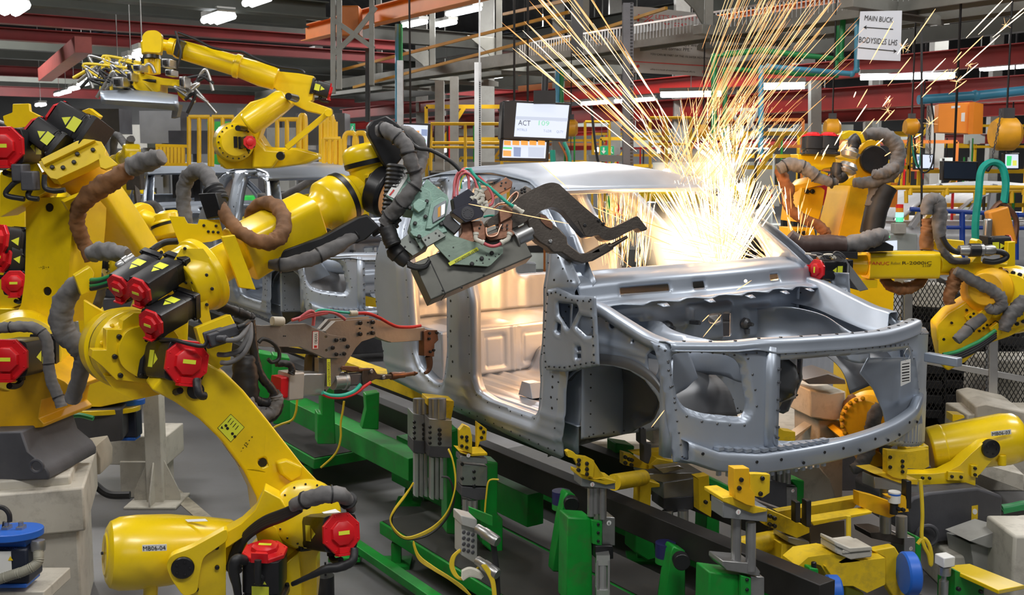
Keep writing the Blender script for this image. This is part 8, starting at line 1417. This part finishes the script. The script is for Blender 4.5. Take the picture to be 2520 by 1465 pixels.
# ---- distant work area between the trays and the car roofs
rnd = random.Random(11); WM = mat('white_machine_paint', (.60, .64, .62), 0, .5, .05)
ORD = ['leftmost']+[n+' from the left' for n in 'second third fourth fifth sixth seventh eighth ninth tenth eleventh twelfth thirteenth fourteenth fifteenth sixteenth seventeenth eighteenth nineteenth twentieth twenty-first twenty-second twenty-third twenty-fourth twenty-fifth twenty-sixth'.split()]
for k in range(26):
    x = (180+k*95 if k < 8 else 1040+(k-8)*84)+rnd.uniform(-30, 30); d = rnd.uniform(18, 34); w_ = rnd.uniform(.6, 2.2); h = rnd.uniform(.7, 1.9); c = W(x, 400, d); c.z = h/2; m = (WM, WM, GRY, BODD, GRN, WM)[k % 6]
    r = thing('machine_cabinet', 'distant '+('white', 'white', 'grey', 'dark steel', 'green', 'white')[k % 6]+' machine cabinet behind the line, '+ORD[k], 'cabinet', (c.x, c.y, 0), 'distant machine cabinets'); mb = MB(); mb.box(c, (w_, .8, h)); build('body', mb, m, r, .02); mb = MB(); mb.box(c+Vector((0, -.41, h*.1)), (w_*.7, .02, h*.5)); build('door', mb, (GRY, WM, BLK)[k % 3], r)
for k in range(16):
    x = 1060+k*95+rnd.uniform(-30, 30); d = rnd.uniform(15, 26); w_ = rnd.uniform(1.2, 3.0); c = W(x, 400, d); h = rnd.uniform(2.3, 3.4); r = thing('work_frame', 'distant '+('yellow' if k % 4 else 'orange')+' gantry frame with hanging tools behind the line, '+ORD[k], 'gantry', (c.x, c.y, 0), 'distant yellow gantries')
    mb = MB(); [mb.beam((c.x+i*w_/2, c.y, 0), (c.x+i*w_/2, c.y, h), .05, .05) for i in (-1, 1)]; [mb.beam((c.x-w_/2, c.y, z_), (c.x+w_/2, c.y, z_), .05, .06) for z_ in (h, h-.5)]; mb.beam((c.x-w_/2, c.y, h-.9), (c.x-w_/2+.6, c.y, h), .06, .06); build('frame', mb, YR if k % 4 else mat('dull_orange', (.5, .14, .02)), r)
    for j in range(5): mb = MB(); q = Vector((c.x+rnd.uniform(-.45, .45)*w_, c.y-.1, h-.3)); z1_ = rnd.uniform(.6, 1.1); mb.cyl(q, q-Vector((0, 0, z1_)), .02, seg=6); mb.box(q-Vector((0, 0, z1_)), (.16, .14, .3)); build('hanging_tool', mb, (BLK, STD, RED, GRN, WM)[(k+j) % 5], r)
for k in range(12):
    x = 1070+k*122+rnd.uniform(-30, 30); d = rnd.uniform(20, 34); c = W(x, 400, d); c.z = rnd.uniform(2.2, 3.6); mb = MB(); mb.box(c, (rnd.uniform(.5, 1.6), .05, rnd.uniform(.12, .3))); mb.cyl(c, (c.x, c.y, 8.6), .01, seg=5); single('white_board', mb, WM, 'small white board hanging on a wire in the distance, '+ORD[k], 'board', 'distant white boards')
for k in range(10): x = 1070+k*150+rnd.uniform(-40, 40); d = rnd.uniform(16, 30); c = W(x, 400, d); mb = MB(); mb.beam((c.x, c.y, 0), (c.x, c.y, 8.6), .25, .25); single('hall_column', mb, GRY, 'distant grey steel column rising to the roof, '+ORD[k], 'column', 'distant hall columns')
for k in range(7): lx = 1100+k*190; lamp('small distant lamp low over the far work area, '+ORD[k], lx, 330+rnd.uniform(-60, 50), rnd.uniform(20, 32), Vector((1, 0, 0)), rnd.uniform(.2, .7), .05, 1)
mb = MB(); mb.slab(plane(1300, 410, 15, 0), [(1060, 398), (1395, 400), (1395, 425), (1060, 425)], .3); single('grey_bench', mb, GRY, 'long grey bench rail behind the car roof, under the monitors', 'bench'); mb = MB(); mb.slab(plane(1500, 385, 14, 0), [(1448, 381), (1560, 383), (1556, 398), (1460, 398), (1458, 425), (1450, 425)], .3); single('grey_bench', mb, GRY, 'grey bench end below the green exit sign', 'bench')
mb = MB(); mb.slab(plane(1720, 420, 16, 0), [(1610, 400), (1900, 398), (1905, 470), (1615, 470)], .2); single('white_machine', mb, WM, 'white machine front glowing behind the sparks', 'machine')
mb = MB(); [mb.slab(plane(1400, 300, 22), [(x, y), (x+w_, y), (x+w_, y+h), (x, y+h)], .1) for x, y, w_, h in ((1275, 178, 85, 70), (1390, 190, 30, 60))]; single('orange_sheet', mb, mat('dull_orange', (.5, .14, .02)), 'dull orange panels above the big monitor', 'panel')
mb = MB(); [mb.beam(W(a, b, 16), W(c_, d_, 16), .05, .05) for a, b, c_, d_ in ((1790, 270, 1870, 270), (1790, 335, 1870, 335), (1800, 275, 1835, 330), (1835, 275, 1800, 330), (1830, 275, 1865, 330), (1865, 275, 1830, 330))]; single('scissor_lift', mb, WM, 'white scissor frame behind the green pipes', 'lift')
for k, (x, y, w_, h, d) in enumerate(((2105, 490, 60, 80, 10), (2070, 640, 10, 10, 10), (2130, 440, 60, 130, 11), (2190, 480, 30, 60, 12))): mb = MB(); c = W(x, y, d); mb.box(c, (mm(w_, d), .1, mm(h, d))); single('orange_board', mb, mat('bright_orange_paint', (.95, .30, .03)), ('orange board behind the back robot', 'small orange mark behind the back robot', 'larger orange board behind the back robot', 'orange board by the signal tower')[k], 'board', 'orange boards')
# far robots on the left and behind
generic('small distant yellow robot left of the handling robot, arm raised', onZ(330, 470, 0)*0+Vector((-7.15, 19, 0)), -40, 120, 20, -60, .95); generic('distant yellow robot behind the left robot top', Vector((-7.6, 17.5, 0)), 10, 100, 0, -50, 1.0)
generic('distant yellow robot with its elbow low, left of the slatted fence', Vector((-3.9, 11.2, .0)), -150, 110, -10, -70, .85); generic('distant yellow robot at the far left edge, upper part showing', Vector((-7.5, 14.2, .3)), -20, 95, 10, -40, 1.1)
generic('distant yellow robot between the left robot motors and the second car', Vector((-5.1, 13.4, .5)), -60, 105, 10, -60, .95, base_h=.5, ped='cream pedestal under the distant robot between the left motors and second car'); generic('distant yellow robot left of the slatted fence, behind the brown sleeve', Vector((-6.9, 16.0, .7)), -120, 120, 15, -50, .95, base_h=.7, ped='cream pedestal under the distant robot left of the slatted fence')
for k in range(9): c = W(250+k*78, 300+(k*37) % 60, 15+(k*5) % 7); mb = MB(); mb.beam((c.x, c.y, 0), (c.x, c.y, c.z), .10, .10); mb.box(c, (.7, .5, .35+.1*(k % 3))); mb.box(c-Vector((.2, 0, .6)), (.3, .3, .5)); single('tooling_stand', mb, (DGR, GRY, BODD, DGR, GRN)[k % 5], 'distant tooling stand between the left robots and the wrist, '+ORD[k], 'stand', 'distant tooling stands')
generic('distant yellow robot glimpsed through the cab of the second car', Vector((-1.9, 13.2, .1)), 200, 100, -5, -50, .95); generic('distant yellow robot behind the far side of the line', Vector((3.2, 14.5, 0)), 180, 100, 0, -60, 1.0)
# ============================================================ welding arcs and flying sparks
SPK = [mat(n, (.2, .1, .05), 0, .5, 0, emit=c, es=e) for n, c, e in (('orange_spark', (1, .42, .10), 1.3), ('golden_spark', (1, .60, .26), 1.7), ('white_hot_spark', (1, .78, .50), 4.0))]
for m in SPK+[LMP]: m.cycles.emission_sampling = 'NONE'
arc = mat('white_hot_metal', (1, .8, .6), 0, .5, 0, emit=(1, .85, .65), es=12); arc.cycles.emission_sampling = 'NONE'
point(L(-.35, 1.45, .62), 26, (1, .46, .15), .10); point(L(-1.0, 1.1, .75), 22, (1, .44, .14), .15); point(L(-1.6, .9, .65), 10, (1, .44, .14), .10); point(L(-.4, 1.95, 1.62), 22, (1, .55, .24), .08); point(L(-.25, .9, 1.0), 9, (1, .5, .2), .06)
rs = random.Random(21); STUFF = [MB(), MB(), MB()]
LAB = {}
def streak(a, b, r, mi, label=None, group=None):
    a, b = Vector(a), Vector(b)
    if label:
        mb = MB(); mb.lathe(a, b, [(0, r*.3), (.15, r), (.8, r*.9), (1, r*.2)], 6); single('spark', mb, SPK[mi], label, 'spark', group, smooth=80)
    else: STUFF[mi].lathe(a, b, [(0, r*.3), (.3, r), (1, r*.3)], 4, cap=False)
def fan(src, d, a0, a1, n, r0, r1, l0, l1, th, mis, label, group, nind, dd=.5, conc=None):
    for k in range(n):
        a = math.radians(rs.uniform(a0, a1) if not conc else rs.gauss(conc, (a1-a0)/5)); r = rs.uniform(r0, r1)*(rs.random()**.25 if 0 else 1); ln = rs.uniform(l0, l1)
        if r+ln > r1*1.15: ln = max(20, r1*1.15-r)
        ux, uy = math.cos(a), -math.sin(a); sx, sy = src[0]+rs.uniform(-16, 16), src[1]+rs.uniform(-10, 10); d0 = d+rs.uniform(-dd, dd)*(r/r1); d1 = d0+rs.uniform(-.1, .1)
        bend = rs.uniform(-.03, .03)*ln
        A = W(sx+ux*r, sy+uy*r, d0); B_ = W(sx+ux*(r+ln)-uy*bend, sy+uy*(r+ln)+ux*bend, d1)
        t = rs.uniform(*th)*.5; mi = rs.choice(mis)
        if k < nind: streak(A, B_, mm(t, d0), mi, label, group)
        else: streak(A, B_, mm(t, d0), mi)
fan((1810, 560), 6.6, 122, 143, 70, 150, 660, 90, 300, (1.4, 2.6), (1, 1, 2, 0), 'long golden spark streak flying up to the left over the car roof', 'sparks flying up to the left', 62)
fan((1560, 640), 6.4, 44, 76, 190, 200, 700, 60, 260, (1.0, 1.9), (0, 1, 1, 0), 'golden spark streak flying up to the right over the windscreen', 'sparks flying up to the right', 80, conc=58)
fan((1740, 600), 6.4, 50, 118, 110, 120, 330, 40, 130, (1.2, 2.2), (1, 1, 2), None, None, 0)
fan((1500, 690), 5.9, 84, 100, 60, 20, 190, 40, 130, (1.0, 1.8), (1, 0), None, None, 0, .12)
fan((1575, 690), 6.1, 80, 96, 60, 20, 185, 40, 130, (1.0, 1.8), (1, 2), None, None, 0, .12)
fan((1530, 690), 6.0, 80, 100, 70, 20, 190, 40, 130, (1.0, 2.0), (1, 2, 1, 0), 'upright spark streak seen through the left half of the windscreen', 'sparks in the left half of the windscreen', 30, .15)
fan((1770, 700), 6.3, 55, 125, 420, 10, 235, 50, 150, (1.6, 3.4), (2, 2, 1), 'white hot spark streak in the glare inside the windscreen', 'white hot sparks in the windscreen glare', 20, .25)
fan((1905, 655), 6.2, 110, 178, 130, 15, 250, 30, 110, (1.6, 3.0), (1, 2, 1), 'spark streak spreading left from the far end of the cowl', 'sparks at the far end of the cowl', 30, .15)
fan((1800, 440), 7.2, 40, 140, 110, 10, 110, 30, 90, (2.0, 4), (2, 2, 1), None, None, 0)
fan((1960, 620), 6.4, 60, 130, 40, 10, 170, 15, 60, (1.6, 2.8), (1, 2, 0), 'short spark streak over the far windscreen pillar', 'short sparks over the far pillar', 24)
fan((1350, 470), 5.4, -45, -15, 14, 60, 280, 60, 150, (1.4, 2.6), (1, 0), 'thin spark streak crossing the upper left of the windscreen', 'sparks crossing the windscreen top', 14, .1)
z3 = ZM(1680, 0, 2.99)
ORD2 = ORD+['number '+w+' from the left' for w in ('twenty-seven', 'twenty-eight', 'twenty-nine', 'thirty', 'thirty-one', 'thirty-two', 'thirty-three', 'thirty-four', 'thirty-five')]
SP_ = (((1860, 65), (1640, 385)), ((1552, 155), (1375, 470)), ((1655, 285), (1580, 400)), ((1680, 420), (1508, 635)), ((1935, 430), (1710, 655)), ((1950, 510), (1790, 655)), ((2355, 0), (2085, 280)), ((2425, 10), (2175, 255)), ((2511, 90), (2280, 275)), ((2210, 265), (1997, 470)), ((2335, 257), (2080, 485)), ((2175, 470), (2020, 600)), ((2090, 592), (1957, 693)), ((2030, 497), (1935, 590)), ((1360, 655), (1282, 790)), ((1355, 770), (1270, 895)), ((1527, 705), (1470, 785)), ((1512, 808), (1422, 912)), ((1560, 808), (1485, 892)), ((1412, 872), (1310, 990)), ((1175, 965), (1117, 1070)), ((1075, 1065), (1028, 1145)), ((1830, 645), (1760, 718)), ((2052, 380), (1988, 460)), ((1475, 1022), (1420, 1070)), ((1205, 1060), (1160, 1115)), ((1000, 1120), (970, 1175)), ((1050, 1120), (1020, 1180)), ((1755, 985), (1705, 1015)), ((1880, 862), (1805, 920)), ((1530, 1120), (1485, 1150)), ((1275, 675), (1258, 718)), ((2511, 60), (2420, 140)))
for n_, (a, b) in enumerate(sorted(SP_)):
    p, q = z3([a, b]); streak(W(*p, 5.6), W(*q, 5.6), mm(1.3, 5.6), 2 if a[0] % 2 else 1, 'separate spark streak in the air above the right robots, '+ORD2[n_], 'sparks at the upper right')
rb = random.Random(5)
for k, (x, y) in enumerate(z3([(2375, 185), (1965, 560), (1620, 350), (2110, 480), (2015, 600), (1820, 910), (1510, 810), (1525, 740), (1715, 1070), (1215, 1095)])):
    mb = MB(); c = W(x, y, 5.6); mb.ball(c, .004, 6)
    for j in range(9): a = rb.uniform(0, 6.28); l_ = rb.uniform(.012, .045); mb.lathe(c, c+Vector((math.cos(a)*l_, rb.uniform(-.01, .01), math.sin(a)*l_)), [(0, .0012), (1, .0003)], 4, cap=False)
    single('bursting_spark', mb, SPK[1], 'tiny star shaped spark burst at the upper right', 'spark', 'bursting sparks')
for a, b, d, lab in (((1153, 502), (1278, 527), 4.75, 'long spark streak crossing in front of the mint green gun, left piece'), ((1278, 527), (1400, 551), 4.75, 'long spark streak crossing in front of the mint green gun, right piece'), ((1326, 400), (1400, 465), 5.2, 'thin spark streak touching the roof behind the jaw'), ((1635, 1010), (1603, 1052), 4.2, 'short orange spark beside the near lamp opening'), ((1745, 775), (1728, 792), 5.5, 'short spark in the opening of the firewall'), ((1775, 775), (1730, 830), 5.4, 'slanting spark in front of the firewall'), ((1812, 715), (1850, 690), 5.2, 'bright spark on the cowl face')): streak(W(*a, d), W(*b, d), mm(1.1, d), 1, lab)
for i, nm in enumerate(('faint', 'golden', 'white')):
    if STUFF[i].v: o = build('spark_shower', STUFF[i], SPK[i], None, smooth=80); tag(o, 'dense shower of '+('faint orange', 'golden', 'white hot')[i]+' sparks filling the windscreen and the air above', 'sparks', None, 'stuff')
for c, r, lab in ((L(-.25, 1.52, .80), .035, 'white hot weld spot glowing inside the far side of the cab'), (L(-.35, 1.2, .55), .04, 'white hot weld spot glowing low in the cab'), (W(1640, 425, 7.4), .03, 'small white hot weld spot behind the roof edge'), (L(-.5, 1.86, 1.30), .03, 'white hot weld spot at the far roof corner'), (W(1835, 692, 5.25), .008, 'small glowing weld spot on the cowl')):
    mb = MB(); mb.ball(c, r, 12); single('weld_spot', mb, arc, lab, 'weld spot')
# weld glare painted as emitting clouds around the arcs
def glow(lab, c, r, dens, em, cols=(1, .72, .42)):
    mb = MB(); mb.ball(c, 1, 20, r); o = single('painted_glare', mb, [], lab, 'glow'); o['kind'] = 'stuff'
    m = bpy.data.materials.new('painted_weld_glare'); m.use_nodes = True; nt = m.node_tree; nt.nodes.remove(nt.nodes['Principled BSDF']); out = nt.nodes['Material Output']
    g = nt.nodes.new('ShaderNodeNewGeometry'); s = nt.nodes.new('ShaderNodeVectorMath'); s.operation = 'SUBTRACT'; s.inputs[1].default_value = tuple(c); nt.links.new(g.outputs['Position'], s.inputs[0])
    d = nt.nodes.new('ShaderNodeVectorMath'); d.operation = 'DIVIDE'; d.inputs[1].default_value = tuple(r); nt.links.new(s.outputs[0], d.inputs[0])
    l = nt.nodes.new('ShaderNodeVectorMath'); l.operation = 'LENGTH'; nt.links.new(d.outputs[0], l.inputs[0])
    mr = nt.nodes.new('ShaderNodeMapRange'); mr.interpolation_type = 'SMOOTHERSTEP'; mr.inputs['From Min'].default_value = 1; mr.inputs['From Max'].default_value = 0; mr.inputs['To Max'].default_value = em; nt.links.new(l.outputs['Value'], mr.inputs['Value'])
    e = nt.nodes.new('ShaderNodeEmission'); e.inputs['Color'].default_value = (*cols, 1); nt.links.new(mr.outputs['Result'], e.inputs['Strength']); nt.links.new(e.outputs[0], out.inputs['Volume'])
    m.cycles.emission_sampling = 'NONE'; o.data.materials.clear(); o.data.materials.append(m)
glow('bright weld glare painted as an emitting cloud inside the right half of the windscreen', L(-.5, 1.40, .95), (.36, .30, .36), 0, 11); glow('bright weld glare painted as an emitting cloud above the far roof corner', L(-.9, 2.0, 1.42), (.28, .28, .20), 0, 6); glow('faint weld glare painted as an emitting cloud low in the left half of the windscreen', L(-.45, .62, .85), (.26, .22, .30), 0, 1.6); glow('small weld glare painted as an emitting puff behind the roof', W(1640, 425, 7.4), (.16, .16, .14), 0, 5)
